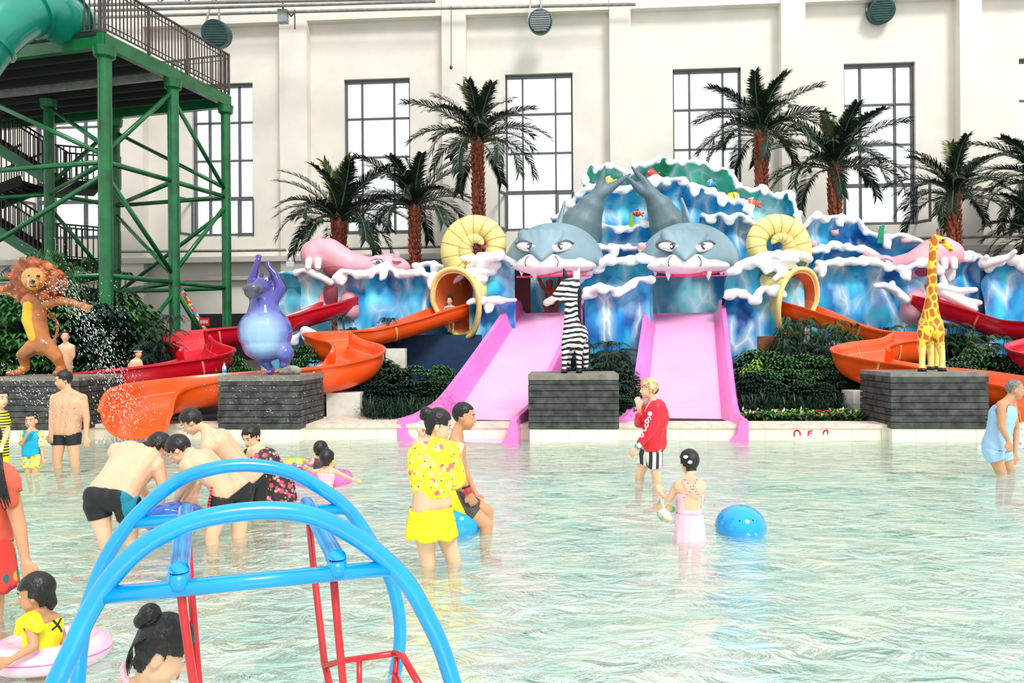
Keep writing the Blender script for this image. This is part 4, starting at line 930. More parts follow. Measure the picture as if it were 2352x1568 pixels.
for x, dd in ((1293, -.37),):
    m_ = MB(); m_.ell(P(x, 664, d + dd), .02, .014, .02); m_.build('eye', M['black'], z)
for x, dd in ((1296, -.25), (1330, -.22), (1306, .55), (1346, .6)):
    yb = 848 if dd < 0 else 846; m_ = MB(); q = P(x, yb, d + dd); m_.tube([V(q.x, q.y, pz.z), V(q.x, q.y, pz.z + .07)], [.055, .045], 12); m_.build('hoof', M['black'], z)
m_ = MB(); m_.chain([s(1340, 765, .03, .75), s(1352, 790, .025, .85), s(1352, 825, .035, .85)]); m_.build('tail', M['black'], z)
# giraffe
gm, t, b = nm('giraffe_coat'); co = coords(t); vo = N(t, 'ShaderNodeTexVoronoi', feature='DISTANCE_TO_EDGE', Scale=9.5)
mp = N(t, 'ShaderNodeMapping'); mp.inputs['Scale'].default_value = (1, 1, .75); t.links.new(co, mp.inputs[0]); t.links.new(mp.outputs[0], vo.inputs['Vector'])
r = ramp(t, vo.outputs['Distance'], [(.09, (250, 205, 60)), (.14, (196, 96, 28))])
sp = N(t, 'ShaderNodeSeparateXYZ'); t.links.new(co, sp.inputs[0]); r2 = N(t, 'ShaderNodeMapRange'); r2.inputs[1].default_value = 1.42; r2.inputs[2].default_value = 1.55; t.links.new(sp.outputs['Z'], r2.inputs[0])
r3 = ramp(t, sp.outputs['Z'], [(0, (250, 225, 60)), (1, (250, 240, 150))])
mx = N(t, 'ShaderNodeMixRGB'); t.links.new(r2.outputs[0], mx.inputs[0]); mx.inputs[1].default_value = lin((250, 232, 130)); t.links.new(r.outputs[0], mx.inputs[2]); t.links.new(mx.outputs[0], b.inputs['Base Color']); b.inputs['Roughness'].default_value = .3
d = 12.6; s = sp3(d); gth = thing('giraffe_statue', 'tall yellow giraffe statue with orange brown patches on the slate pedestal', 'statue', pg)
m_ = MB()
m_.chain([s(2136, 752, .18, -.15), s(2138, 745, .19, .2), s(2142, 755, .18, .5)], 16)
m_.chain([s(2137, 740, .17, -.15), s(2138, 712, .12, -.18), s(2140, 680, .085, -.2), s(2141, 620, .07, -.2), s(2143, 570, .062, -.2), s(2146, 550, .06, -.2)], 16)
m_.chain([s(2150, 546, .065, -.2), s(2164, 552, .055, -.24), s(2178, 566, .045, -.28), s(2184, 573, .042, -.3)], 12)
for x0, x1, dd in ((2117, 2118, -.25), (2158, 2164, -.22), (2134, 2138, .35), (2150, 2152, .5)):
    m_.chain([s(x0 + (2138 - x0) * .4, 760, .13, dd), s(x0, 785, .075, dd), s(x1, 815, .05, dd), s(x1, 838, .05, dd), s(x1, 846, .06, dd)], 12)
m_.organic('body', gm, gth, .02, 4)
for x in (2154, 2164):
    m_ = MB(); m_.chain([s(x, 545, .016, -.2), s(x, 530, .014, -.18)]); m_.ell(P(x, 528, d - .18), .024, .024, .024); m_.build('ossicone', M['wood'], gth)
for x, x2 in ((2147, 2134), (2160, 2166)):
    m_ = MB(); m_.chain([s(x, 548, .03, -.15), s(x2, 552, .012, -.1)]); m_.build('ear', mat('giraffe_ear', (240, 190, 50), .4), gth)
m_ = MB(); m_.ell(P(2166, 551, d - .3), .02, .014, .02); m_.build('eye', M['black'], gth)
m_ = MB(); m_.chain([s(2152, 760, .02, .7), s(2158, 800, .02, .75)]); m_.build('tail', M['wood'], gth)
for x, dd in ((2118, -.25), (2164, -.22), (2138, .35), (2152, .5)):
    q = P(x, 846, d + dd); m_ = MB(); m_.tube([V(q.x, q.y, pg.z), V(q.x, q.y, pg.z + .06)], [.07, .055], 12); m_.build('hoof', M['black'], gth)
# purple hippo rearing on one leg
d = 13.0; s = sp3(d); hp, t, b = nm('hippo_purple_glaze'); co = coords(t)
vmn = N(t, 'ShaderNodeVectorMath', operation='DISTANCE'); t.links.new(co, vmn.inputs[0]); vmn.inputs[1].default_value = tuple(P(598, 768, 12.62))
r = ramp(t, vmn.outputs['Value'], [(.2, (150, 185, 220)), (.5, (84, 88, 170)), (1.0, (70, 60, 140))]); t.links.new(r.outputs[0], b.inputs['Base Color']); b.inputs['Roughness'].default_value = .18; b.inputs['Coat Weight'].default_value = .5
hth = thing('hippo_statue', 'glossy purple hippo statue with raised front legs on the slate pedestal', 'statue', ph)
m_ = MB()
m_.ell(P(609, 762, d), .46, .42, .43); m_.ell(P(612, 795, d), .40, .38, .26); m_.chain([s(608, 735, .33), s(606, 700, .24), s(606, 672, .19)], 16)
m_.chain([s(606, 664, .19), s(598, 658, .16, -.12), s(585, 664, .12, -.26)], 14)
m_.chain([s(585, 680, .11), s(578, 645, .08), s(588, 612, .06), s(593, 598, .05)], 12); m_.chain([s(625, 690, .12), s(644, 662, .09), s(632, 630, .06), s(616, 612, .05)], 12)
for hx, hy in ((594, 594), (614, 608)):
    for a in (-.8, -.25, .3, .85): m_.chain([s(hx, hy, .03), s(hx + 9 * math.sin(a), hy - 9 * math.cos(a), .02)], 8)
m_.chain([s(590, 800, .15), s(604, 828, .085), s(624, 848, .06), s(620, 854, .06, -.1)], 12)
m_.chain([s(640, 790, .19), s(655, 812, .15, -.1), s(654, 828, .09, -.05), s(652, 838, .07, -.1)], 12)
m_.organic('body', hp, hth, .022, 5)
m_ = MB(); m_.chain([s(592, 664, .10, -.26), s(578, 670, .12, -.38)], 14); m_.ell(P(577, 661, d - .44), .15, .10, .08); m_.organic('muzzle', mat('hippo_grey_muzzle', (84, 84, 98), .25, coat=.4), hth, .018, 4)
for x in (594, 612):
    m_ = MB(); m_.ell(P(x, 642, d - .16), .03, .03, .035); e = m_.build('eye', M['white'], hth); m_ = MB(); m_.ell(P(x - 1, 643, d - .19), .012, .01, .014); m_.build('pupil_or_glint', M['black'], e)
for x in (600, 620):
    m_ = MB(); m_.chain([s(x, 638, .035, .02), s(x + 2, 628, .025, .02)]); m_.build('ear', hp, hth)
m_ = MB(); c = P(655, 850, d - .05); m_.ell(V(c.x + .08, c.y, ph.z + .06), .2, .15, .1); m_.organic('foot_rock', mat('hippo_rock', (150, 146, 132), .8, var=.3, vs=8), hth, .02, 2)
# brown lion rearing, arms wide
d = 13.1; s = sp3(d); lm = mat('lion_bronze_brown', (176, 104, 48), .28, var=.3, vs=3, coat=.4); lth = thing('lion_statue', 'brown lion statue rearing upright with forelegs spread on the left pedestal', 'statue', pl)
m_ = MB()
m_.chain([s(80, 690, .19), s(82, 730, .17), s(92, 775, .15), s(98, 795, .17)], 16); m_.ell(P(82, 690, d), .24, .2, .2)
m_.chain([s(102, 695, .12), s(135, 690, .08), s(165, 694, .065), s(186, 702, .06, -.1)], 12); m_.chain([s(60, 685, .12), s(25, 668, .08), s(-10, 662, .065), s(-40, 660, .06, -.1)], 12)
for k in range(4): m_.chain([s(188, 700 + k * 3, .035, -.12), s(212 - k * 3, 702 + k * 5, .02, -.14)], 8)
m_.chain([s(190, 698, .03, -.1), s(196, 688, .02, -.12)], 8)
m_.chain([s(80, 795, .15), s(52, 815, .10, -.1), s(60, 845, .065), s(40, 856, .06, -.15), s(20, 857, .05, -.25)], 12)
m_.chain([s(108, 795, .15), s(130, 820, .10), s(142, 845, .065, .1), s(128, 857, .05, -.1)], 12)
m_.organic('body', lm, lth, .022, 4)
m_ = MB(); rg = random.Random(4); m_.ell(P(80, 640, d + .05), .40, .28, .34)
for k in range(70):
    a = rg.uniform(0, 2 * PI); q = rg.uniform(.25, .42); c = P(80, 642, d) + V(math.cos(a) * q, rg.uniform(-.15, .2), math.sin(a) * q * .9); m_.chain([(c, .07), (c + V(math.cos(a) * .1, 0, math.sin(a) * .08 - .05), .02)], 8)
m_.organic('mane', mat('lion_mane_brown', (148, 72, 34), .4, var=.35, vs=9, bump=.3, bs=18), lth, .024, 2)
m_ = MB(); m_.ell(P(78, 640, d - .18), .2, .17, .2); m_.chain([s(76, 650, .11, -.3), s(75, 654, .09, -.4)]); m_.ell(P(77, 636, d - .34), .05, .08, .05); m_.organic('face', mat('lion_face_tan', (206, 140, 70), .3, coat=.3), lth, .02, 4)
m_ = MB(); m_.ell(P(74, 646, d - .49), .05, .03, .03); m_.build('nose', M['black'], lth)
m_ = MB(); m_.tube([P(68, 656, d - .47), P(75, 659, d - .49), P(82, 656, d - .47)], .012, 6); m_.build('mouth', M['maroon'], lth)
for x in (68, 88):
    m_ = MB(); m_.ell(P(x, 634, d - .33), .03, .02, .025); m_.build('eye', M['black'], lth)
for x in (52, 112):
    m_ = MB(); m_.ell(P(x, 612, d - .1), .07, .04, .07); m_.build('ear', mat('lion_ear', (190, 116, 56), .4), lth)
m_ = MB(); m_.chain([s(68, 700, .1, -.12), s(66, 735, .11, -.1), s(78, 775, .09, -.09)]); m_.organic('belly', mat('lion_belly_yellow', (232, 172, 30), .3, coat=.4), lth, .02, 4)
m_ = MB(); q = [Vector(v_) for v_ in spline([P(100, 795, d + .15), P(125, 780, d + .3), P(132, 745, d + .35), P(118, 725, d + .35)], 5)]; m_.tube(q, .025, 8); m_.ell(q[-1], .06, .05, .06); m_.build('tail', lm, lth)
# ================================================================= PALMS
def frondmesh(name, L=2.2, droop=1.0, nl=46, seed=0, m=None, w=.42):
    rg = random.Random(seed); pts = []; p = V(0, 0, 0); a = math.radians(56); st = L / 24
    for i in range(25):
        pts.append(p.copy()); p = p + V(math.cos(a) * st, 0, math.sin(a) * st); a -= math.radians(2.9 + 1.7 * i / 24) * droop
    me = MB()
    for i in range(nl):
        t = .12 + .88 * i / (nl - 1); f = t * 24; j = min(23, int(f)); q = pts[j].lerp(pts[j + 1], f - j); tg = (pts[j + 1] - pts[j]).normalized()
        ln = w * (math.sin(min(1, t * 1.15 + .12) * PI * .86) ** .55 + .12) * rg.uniform(.85, 1.1)
        upv = V(0, 1, 0).cross(tg).normalized() * -1
        for sg in (-1, 1):
            dr = (V(0, sg, 0) * .72 + tg * (.55 + .5 * t) + upv * rg.uniform(.1, .5)).normalized(); q1 = q + dr * ln * .55; q2 = q + dr * ln - V(0, 0, ln * .22)
            wd = dr.cross(upv).normalized() * .017
            me.add([q - wd * .7, q + wd * .7, q1 + wd, q1 - wd, q2], [(0, 1, 2, 3), (3, 2, 4)])
    lf = me.mesh(name, False); lf.materials.append(m or M['frond'])
    rc = MB(); rc.tube(pts, [.022 * (1 - .8 * i / 24) + .003 for i in range(25)], 5); rm = rc.mesh('rachis'); rm.materials.append(M['rachis'])
    return lf, rm
FR = [frondmesh('frond', 2.1, dr, 46, i) for i, dr in enumerate((.6, .95, 1.3))] + [frondmesh('frond', 1.7, .6, 40, 9, M['frondy'])]
def palm(label, px, pybase, pycrown, d, R, seed, tr=.14, n=30):
    rg = random.Random(seed); base = P(px[0], pybase, d); top = P(px[1], pycrown, d); base = V(base.x, d, GZ)
    th = thing('palm_tree', label, 'palm tree', base, 'artificial palms along the back wall'); m_ = MB()
    k = 14; pts = [base.lerp(top, i / k) + V(.04 * math.sin(i), 0, 0) for i in range(k + 1)]; m_.tube(pts, [tr * (1 - .12 * i / k) for i in range(k)] + [tr * 1.25], 14)
    # leaf scars
    H_ = (top - base).length; z = max(0, H_ - 4.5)
    while z < H_:
        c = base.lerp(top, z / H_)
        for q in range(7):
            a = 2 * PI * q / 7 + z * 5 + rg.uniform(-.2, .2); u_ = V(math.cos(a), math.sin(a), 0); p = c + u_ * tr * .88
            m_.tube([p - V(0, 0, .05), p + u_ * .05 + V(0, 0, .05), p + u_ * .09 + V(0, 0, .12)], [.05, .035, .004], 5)
        z += .15
    m_.build('trunk', M['trunk'], th)
    s0 = R / 1.95
    for i in range(n):
        a = 2 * PI * i * .618 + rg.uniform(-.2, .2); lev = i / n
        kind = 3 if i < 4 else (0 if i < 12 else (1 if i < 22 else 2)); lf, rm = FR[kind]
        tilt = (math.radians(28) if kind == 3 else 0) + math.radians(16 - 52 * lev + rg.uniform(-7, 7)); sc_ = s0 * rg.uniform(.85, 1.08) * (.9 if kind == 3 else 1)
        f = bpy.data.objects.new('frond', lf); COL.objects.link(f); f.location = top + V(0, 0, .05 - .3 * lev); f.rotation_euler = (rg.uniform(-.25, .25), -tilt, a); f.scale = (sc_,) * 3; parentto(f, th)
        g = bpy.data.objects.new('rachis', rm); COL.objects.link(g); g.parent = f
    return th
palm('leftmost tall palm, in front of the window left of the hippo head', (783, 778), 700, 500, 22.0, 2.15, 1, .19)
palm('short palm right of the leftmost palm, above the hippo head', (955, 952), 640, 470, 21.6, 1.85, 2, .125)
palm('tallest left palm with red brown trunk behind the left yellow shell', (1106, 1096), 520, 318, 21.8, 2.0, 3)
palm('tallest right palm rising behind the green wave', (1750, 1748), 420, 300, 21.9, 2.0, 4)
palm('palm behind the wave left of the giraffe with a reddish trunk', (1922, 1916), 500, 378, 21.6, 2.05, 5)
palm('palm above the right pink hippo head', (2195, 2190), 540, 440, 21.6, 1.8, 6)
palm('palm at the right edge with only its left fronds in view', (2420, 2400), 540, 420, 21.6, 2.0, 7)
palm('low palm at the right edge below the others', (2390, 2385), 600, 530, 21.0, 1.5, 8)
# ================================================================= PLANTS
def leafy(mb, c, dr, L, w, rg, droop=.3):
    dr = dr.normalized(); sd = dr.cross(V(0, 0, 1)); sd = sd.normalized() if sd.length > .05 else V(1, 0, 0)
    p1 = c + dr * L * .45 + V(0, 0, .02); p2 = c + dr * L - V(0, 0, L * droop)
    mb.add([c, p1 + sd * w, p2, p1 - sd * w, p1 - V(0, 0, w * .4)], [(0, 1, 4), (1, 2, 4), (2, 3, 4), (3, 0, 4)])
def m_shrub(seed, n=150, L=.2, w=.04, m=M['leaf1']):
    rg = random.Random(seed); a = MB(); st = MB()
    for i in range(n):
        ph = rg.uniform(0, 2 * PI); ct = rg.uniform(-.15, 1) ; r = math.sqrt(max(0, 1 - ct * ct)) * rg.uniform(.75, 1.0)
        c = V(math.cos(ph) * r * .5, math.sin(ph) * r * .5, .38 + .6 * max(0, ct) * rg.uniform(.8, 1.0)) if ct > -.1 else V(math.cos(ph) * .45, math.sin(ph) * .45, rg.uniform(.1, .4))
        if i % 8 == 0: st.tube([V(0, 0, 0), c * .6, c], .008, 4)
        for k in range(7):
            q = 2 * PI * k / 7 + ph; leafy(a, c, V(math.cos(q), math.sin(q), .25), L * rg.uniform(.6, 1), w, rg)
    f = a.mesh('foliage', False); f.materials.append(m); s_ = st.mesh('stem'); s_.materials.append(M['stem']); return f, s_
def m_tuft(seed, n=90, m=M['leaf4'], w=.014):
    rg = random.Random(seed); a = MB()
    for i in range(n):
        ph = rg.uniform(0, 2 * PI); el = rg.uniform(.5, 1.45); L = rg.uniform(.7, 1.1); u_ = V(math.cos(ph), math.sin(ph), 0); sd = V(-u_.y, u_.x, 0) * w
        p0 = u_ * .05; p1 = p0 + (u_ * math.cos(el) + V(0, 0, math.sin(el))) * L * .5; p2 = p1 + (u_ * math.cos(el - .5) + V(0, 0, math.sin(el - .5))) * L * .3; p3 = p2 + (u_ * math.cos(el - 1.3) + V(0, 0, math.sin(el - 1.3))) * L * .25
        a.add([p0 - sd, p0 + sd, p1 + sd, p1 - sd, p2 + sd * .8, p2 - sd * .8, p3], [(0, 1, 2, 3), (3, 2, 4, 5), (5, 4, 6)])
    f = a.mesh('foliage', False); f.materials.append(m); return f
def m_bamboo(seed, m=M['leaf4'], ns=12):
    rg = random.Random(seed); a = MB(); st = MB()
    for i in range(ns):
        ph = rg.uniform(0, 2 * PI); h = rg.uniform(.55, .98); tip = V(math.cos(ph) * .28 * h, math.sin(ph) * .28 * h, h); st.tube([V(math.cos(ph) * .08, math.sin(ph) * .08, 0), tip * .6, tip], .007, 5)
        for z in (1.0, .85, .7, .55):
            for k in range(2):
                q = rg.uniform(0, 2 * PI); c = tip * z; u_ = V(math.cos(q), math.sin(q), .5)
                for j in range(9):
                    b_ = c + u_ * .03 * j * .8 - V(0, 0, .002 * j * j)
                    for sg in (-1, 1): leafy(a, b_, V(math.cos(q + sg * .8), math.sin(q + sg * .8), .15), .13, .009, rg, .25)
    f = a.mesh('foliage', False); f.materials.append(m); s_ = st.mesh('stem'); s_.materials.append(M['stem']); return f, s_
S1 = [m_shrub(1), m_shrub(2, m=M['leaf2']), m_shrub(3, 130, .17, .035, M['leaf2']), m_shrub(4, 60, .3, .05, M['leaf3']), m_shrub(8, 160, .2, .045, M['leaf4'])]
T1 = [m_tuft(1), m_tuft(2, 110, M['leaf1']), m_tuft(3, 70, M['leaf3'], .02), m_tuft(6, 50, M['leafred'], .03)]
B1 = [m_bamboo(1), m_bamboo(2, M['leaf2'], 14), m_bamboo(3, M['leaf1'], 12)]
prg = random.Random(11)
def plant(kind, var, px, ytop, d, wf, label, group, name=None):
    top = P(px, ytop, d); h = max(.2, top.z - GZ); w = h * wf; base = V(top.x, d, GZ); nmk = {'s': 'shrub', 't': 'grass_tuft', 'b': 'bamboo_palm'}[kind]
    if kind == 't':
        o = bpy.data.objects.new(nmk, T1[var]); COL.objects.link(o); o.location = base; o.scale = (w, w, h)
    else:
        f, s_ = (S1 if kind == 's' else B1)[var]; o = bpy.data.objects.new(nmk, f); COL.objects.link(o); o.location = base; o.scale = (w, w, h)
        c = bpy.data.objects.new('stem', s_); COL.objects.link(c); c.parent = o
    o.rotation_euler = (0, 0, prg.uniform(0, 6)); tag(o, label, {'s': 'shrub', 't': 'grass', 'b': 'bamboo palm'}[kind], group)
g1 = ('leafy dark shrub in the bed left of the left pink slide', 'shrubs left of the left pink slide')
for x, y, d, v in ((860, 815, 16, 1), (905, 840, 15.2, 0), (955, 838, 15.6, 2), (1010, 838, 15.8, 2), (1020, 850, 16.9, 1), (935, 870, 14.9, 4), (985, 870, 15, 0), (870, 870, 14.6, 4), (1005, 872, 15.3, 0)): plant('s', v, x, y, d, 1.0, *g1)
g2 = ('dark strappy grass tuft at the front of the bed left of the left pink slide', 'grass tufts left of the left pink slide')
for x, y, d in ((850, 890, 13.9), (880, 895, 13.8), (912, 895, 13.9), (945, 893, 13.9), (975, 897, 14), (1000, 893, 14.3), (862, 905, 13.6), (896, 908, 13.6), (930, 908, 13.6), (962, 912, 13.6), (1015, 885, 14.6)): plant('t', prg.choice((0, 1)), x, y, d, .8, *g2)
g3 = ('dense leafy shrub in the bed right of the right pink slide', 'shrubs right of the right pink slide')
for x, y, d, v in ((1722, 835, 15.8, 0), (1735, 800, 16.2, 1), (1768, 805, 16, 2), (1800, 815, 15.6, 1), (1840, 812, 15.8, 2), (1880, 815, 15.8, 1), (1915, 830, 15.6, 2), (1728, 850, 15, 4), (1760, 845, 15, 1), (1810, 845, 15, 1), (1860, 848, 15, 2), (1905, 850, 15, 0), (1940, 850, 15.2, 4), (1730, 825, 15.4, 3), (1722, 865, 14.9, 4), (1780, 870, 14.5, 0), (1840, 872, 14.5, 4), (1890, 875, 14.5, 0), (1935, 872, 14.6, 0)): plant('s', v, x, y, d, .85 if v != 3 else .5, *g3)
g4 = ('dark strappy grass tuft at the front of the bed right of the right pink slide', 'grass tufts right of the right pink slide')
for x in range(1708, 1945, 24): plant('t', prg.choice((0, 1)), x, 888 + prg.uniform(-6, 8), 14.0 + prg.uniform(-.1, .2), .8, *g4)
g5 = ('feathery bamboo palm in front of the blue wave left of the right orange slide', 'bamboo palms by the right orange slide')
for x, y, d, v in ((1800, 735, 17.2, 0), (1835, 728, 17.2, 1), (1865, 738, 16.8, 2), (1900, 735, 16.8, 1), (1935, 742, 16.6, 1), (1960, 735, 17, 0), (1820, 755, 16.5, 2), (1885, 765, 16.3, 0), (1925, 770, 16.2, 2)): plant('b', v, x, y, d, .55, *g5)
g6 = ('fan leaved bamboo palm standing between the two pink slides', 'bamboo palms between the pink slides')
for x, y, d, v in ((1365, 785, 15.8, 0), (1395, 780, 16, 0), (1425, 785, 16.4, 2), (1418, 795, 16.8, 0), (1380, 810, 15, 2), (1420, 805, 15.2, 0), (1405, 835, 14.6, 2)): plant('b', v, x, y, d, .8, *g6)
g7 = ('dark shrub low between the zebra pedestal and the right pink slide', 'shrubs between the pink slides')
for x, y, d, v in ((1432, 845, 14.8, 4), (1438, 870, 14.2, 0), (1425, 880, 13.8, 4), (1432, 905, 13.5, 0), (1400, 850, 14.8, 0)): plant('s', v, x, y, d, .8, *g7)
g8 = ('dark plant in the bed behind the giraffe at the right edge', 'plants behind the giraffe')
for k, x, y, d, v in (('b', 2180, 735, 17, 0), ('b', 2200, 745, 16.6, 2), ('b', 2235, 765, 16.8, 1), ('s', 2210, 815, 15.6, 1), ('s', 2240, 800, 15.8, 2), ('s', 2270, 810, 15.6, 1), ('s', 2300, 808, 15.4, 0), ('s', 2330, 812, 15.2, 4), ('s', 2195, 830, 15, 0), ('s', 2345, 830, 15, 0), ('s', 2225, 835, 14.9, 4), ('b', 2290, 770, 16.5, 2), ('b', 2000, 760, 18.2, 0), ('b', 2060, 750, 18.2, 2), ('b', 2250, 740, 18.2, 0)): plant(k, v, x, y, d, .8, g8[0] if k == 's' else 'bamboo palm in the bed behind the giraffe at the right edge', g8[1] if k == 's' else 'bamboo palms behind the giraffe')
g9 = ('dark jungle plant behind the lion statue under the green tower', 'plants behind the lion')
rg = random.Random(3)
for i in range(34):
    x = rg.uniform(-10, 390); d = rg.uniform(15.4, 18.5); y = 690 + (x / 390) * 40 - (d - 15.4) * 12 + rg.uniform(-25, 25); y = max(y, 640)
    k = rg.choice('ssb'); v = rg.choice((0, 4, 1)) if k == 's' else rg.choice((0, 2)); lb = {'s': ('dark leafy shrub behind the lion statue under the green tower', 'shrubs behind the lion'), 'b': ('dark feathery bamboo palm behind the lion statue under the green tower', 'bamboo palms behind the lion')}[k]
    plant(k, v, x, y, d, .65, *lb)
for i, (x, y, d) in enumerate(((120, 575, 17.6), (145, 590, 17.3), (190, 605, 17.8), (255, 620, 18.0), (70, 600, 18))): plant('b', (1, 1, 0, 2, 0)[i], x, y, d, .4, 'tall olive green fan palm rising behind the lion head', 'tall fan palms behind the lion head')
for i, (x, y, d, v) in enumerate(((330, 738, 15.9, 2), (345, 745, 15.7, 3), (318, 770, 15.5, 2), (360, 770, 15.6, 2), (180, 745, 15.6, 2), (25, 742, 15.6, 2), (300, 800, 15.2, 2))): plant('t', v, x, y, d, .35, 'red strappy dracaena beside the red slide under the tower' if v == 3 else 'pale striped strappy plant behind the lion statue under the tower', 'red dracaena' if v == 3 else 'pale strappy plants behind the lion')
for i, (x, y, d, v) in enumerate(((535, 815, 15.6, 2), (700, 790, 15.4, 1), (675, 800, 15.5, 2), (720, 795, 16, 2), (550, 822, 15.4, 2), (815, 720, 17.9, 0), (865, 722, 17.6, 0))): plant('s' if v != 0 else 'b', 2 if v else 0, x, y, d, .55, 'small green shrub between the red and orange slides near the hippo statue' if v else 'small bamboo palm at the foot of the wave behind the left orange slide', 'small shrubs near the hippo statue' if v else 'small bamboo palms behind the orange slide')
# ground cover with flowers: uncountable
def groundcover(x0, x1, d0, d1, n, label):
    rg = random.Random(x0); a = MB(); b_ = MB()
    for i in range(n):
        d = rg.uniform(d0, d1); c = P(rg.uniform(x0, x1), 950, d); c.z = GZ + rg.uniform(.0, .12)
        for k in range(4): q = rg.uniform(0, 2 * PI); leafy(a, c, V(math.cos(q), math.sin(q), rg.uniform(.3, 1.2)), rg.uniform(.1, .2), .03, rg)
    tag(a.build('ground_cover', M['leaf2'], smooth=False), label, 'ground cover', kind='stuff')
groundcover(1700, 2025, 12.95, 13.7, 420, 'low green ground cover along the front of the bed right of the right pink slide')
groundcover(1425, 1440, 13.0, 13.6, 30, 'low ground cover beside the zebra pedestal')
m_ = MB(); rg = random.Random(8)
for i in range(150):
    d = rg.uniform(12.95, 13.3); c = P(rg.uniform(1702, 2020), 950, d); c.z = GZ + rg.uniform(.05, .18); q = rg.uniform(0, 6.3); leafy(m_, c, V(math.cos(q), math.sin(q), .8), .14, .03, rg)
tag(m_.build('ground_cover', M['leaf3'], smooth=False), 'lime green leaves along the kerb right of the right pink slide', 'ground cover', kind='stuff')
for i in range(26):
    x = rg.uniform(1705, 2020); c = P(x, 950, 13.0 + rg.uniform(0, .3)); c.z = GZ + rg.uniform(.1, .2); m_ = MB(); wt = i % 3 == 0
    if wt: m_.chain([(c, .006), (c + V(.01, 0, .035), .016), (c + V(.015, 0, .07), .003)], 6)
    else:
        for k in range(5): q = k * 1.256; m_.ell(c + V(math.cos(q) * .022, math.sin(q) * .022, 0), .02, .02, .012, 6, 4)
    tag(m_.build('flower', M['flwhite'] if wt else M['flred']), ('white spathe flower in the low bed right of the right pink slide' if wt else 'small red flower in the low bed right of the right pink slide'), 'flower', 'white flowers in the bed' if wt else 'red flowers in the bed')
for x, y in ((2008, 938), (2016, 948)):
    c = P(x, y, 13.2); m_ = MB()
    for k in range(6): q = k * 1.05; m_.ell(c + V(math.cos(q) * .03, 0, math.sin(q) * .03), .03, .02, .03, 8, 6)
    f = m_.build('flower', M['flwhite']); tag(f, 'large white flower on a stem just left of the giraffe pedestal', 'flower', 'large white flowers by the giraffe pedestal'); m_ = MB(); m_.tube([c, V(c.x, c.y, GZ)], .008, 5); m_.build('stem', M['stem'], f)
# ================================================================= PLAY FRAME in the foreground
pf_ = thing('play_frame', 'blue tubular arched play frame with red hanging bars in the foreground', 'play frame', V(-.9, 2.9, -.5))
FL, FR_, BL, BR = V(-1.248, 2.43, 0), V(-.42, 2.73, 0), V(-1.655, 3.39, 0), V(-.768, 3.70, 0)
def onplane(px, py, A, B):
    a, b_ = ray(px, py); n = V(B.y - A.y, -(B.x - A.x), 0); dv = V(a, 1, b_); O = V(0, 0, HC); t = (A - O).dot(n) / dv.dot(n); return O + dv * t
def archpts(px, A, B):
    q = [onplane(x, y, A, B) for x, y in px]; a = q[0].copy(); b_ = q[-1].copy()
    va, vb = q[0] - q[1], q[-1] - q[-2]
    h1 = lambda p, v_: [p + v_, p + v_ * 1.8 + V(0, 0, v_.z * .25), V(p.x + v_.x * 2.4, p.y + v_.y * 2.4, min(-.1, p.z + v_.z * 3.2)), V(p.x + v_.x * 2.6, p.y + v_.y * 2.6, -.5)]
    q = h1(a, va)[::-1] + q + h1(b_, vb)
    return [Vector(v_) for v_ in spline(q, 8)]
fa = [(128, 1568), (165, 1490), (205, 1405), (262, 1318), (335, 1250), (425, 1203), (520, 1180), (625, 1172), (715, 1184), (800, 1222), (880, 1280), (940, 1345), (985, 1425), (1015, 1490), (1040, 1568)]
ba = [(178, 1568), (186, 1480), (205, 1380), (250, 1270), (315, 1182), (400, 1110), (480, 1078), (570, 1068), (660, 1082), (735, 1120), (800, 1170), (850, 1240), (893, 1320), (915, 1400), (918, 1480), (903, 1568)]
m_ = MB(); m_.tube(archpts(fa, FL, FR_), .0315, 20); m_.build('front_arch', M['bar'], pf_)
m_ = MB(); m_.tube(archpts(ba, BL, BR), .0315, 20); m_.build('rear_arch', M['bar'], pf_)
a, b_ = onplane(240, 1367, FL, FR_), onplane(905, 1303, FL, FR_); m_ = MB(); m_.tube([a, b_], .0275, 18); m_.build('front_crossbar', M['bar'], pf_)
a, b_ = onplane(303, 1200, BL, BR), onplane(795, 1168, BL, BR); m_ = MB(); m_.tube([a, b_], .027, 18); m_.build('rear_crossbar', M['bar'], pf_)
def rod(x0, y0, A, x1, y1, B, r, m, name, e0=0, e1_=0, lift=0.0):
    a = onplane(x0, y0, *A); b_ = onplane(x1, y1, *B); t = (b_ - a).normalized(); a = a - t * e0 + V(0, 0, lift); b_ = b_ + t * e1_ + V(0, 0, lift); m_ = MB(); m_.tube([a, a, b_, b_], [r * .9, r, r, r * .9], 18); m_.build(name, m, pf_, auto=50); return a, b_
FP, BP = (FL, FR_), (BL, BR)
rod(411, 1312, FP, 427, 1172, BP, .033, M['bar'], 'long_bar')
rod(774, 1282, FP, 704, 1156, BP, .033, M['bar'], 'long_bar')
for x, y, pl_ in ((411, 1330, FP), (774, 1300, FP)):
    c = onplane(x, y, *pl_); m_ = MB(); m_.tube([c + V(0, 0, -.03), c + V(0, 0, .02)], .034, 14); m_.build('bracket', M['bar'], pf_)
def redbar(pts, r, name): m_ = MB(); m_.tube([P(*p) for p in pts], r, 12); m_.build(name, M['barred'], pf_)
redbar([(414, 1335, 2.50), (420, 1400, 2.52), (444, 1568, 2.6), (476, 1800, 2.72)], .0145, 'hanging_bar')
redbar([(430, 1215, 3.05), (437, 1330, 2.98), (456, 1568, 2.86), (478, 1800, 2.76)], .0145, 'hanging_bar')
redbar([(709, 1190, 3.45), (723, 1330, 3.3), (745, 1520, 3.12), (756, 1568, 3.06), (778, 1780, 2.9)], .0145, 'hanging_bar')
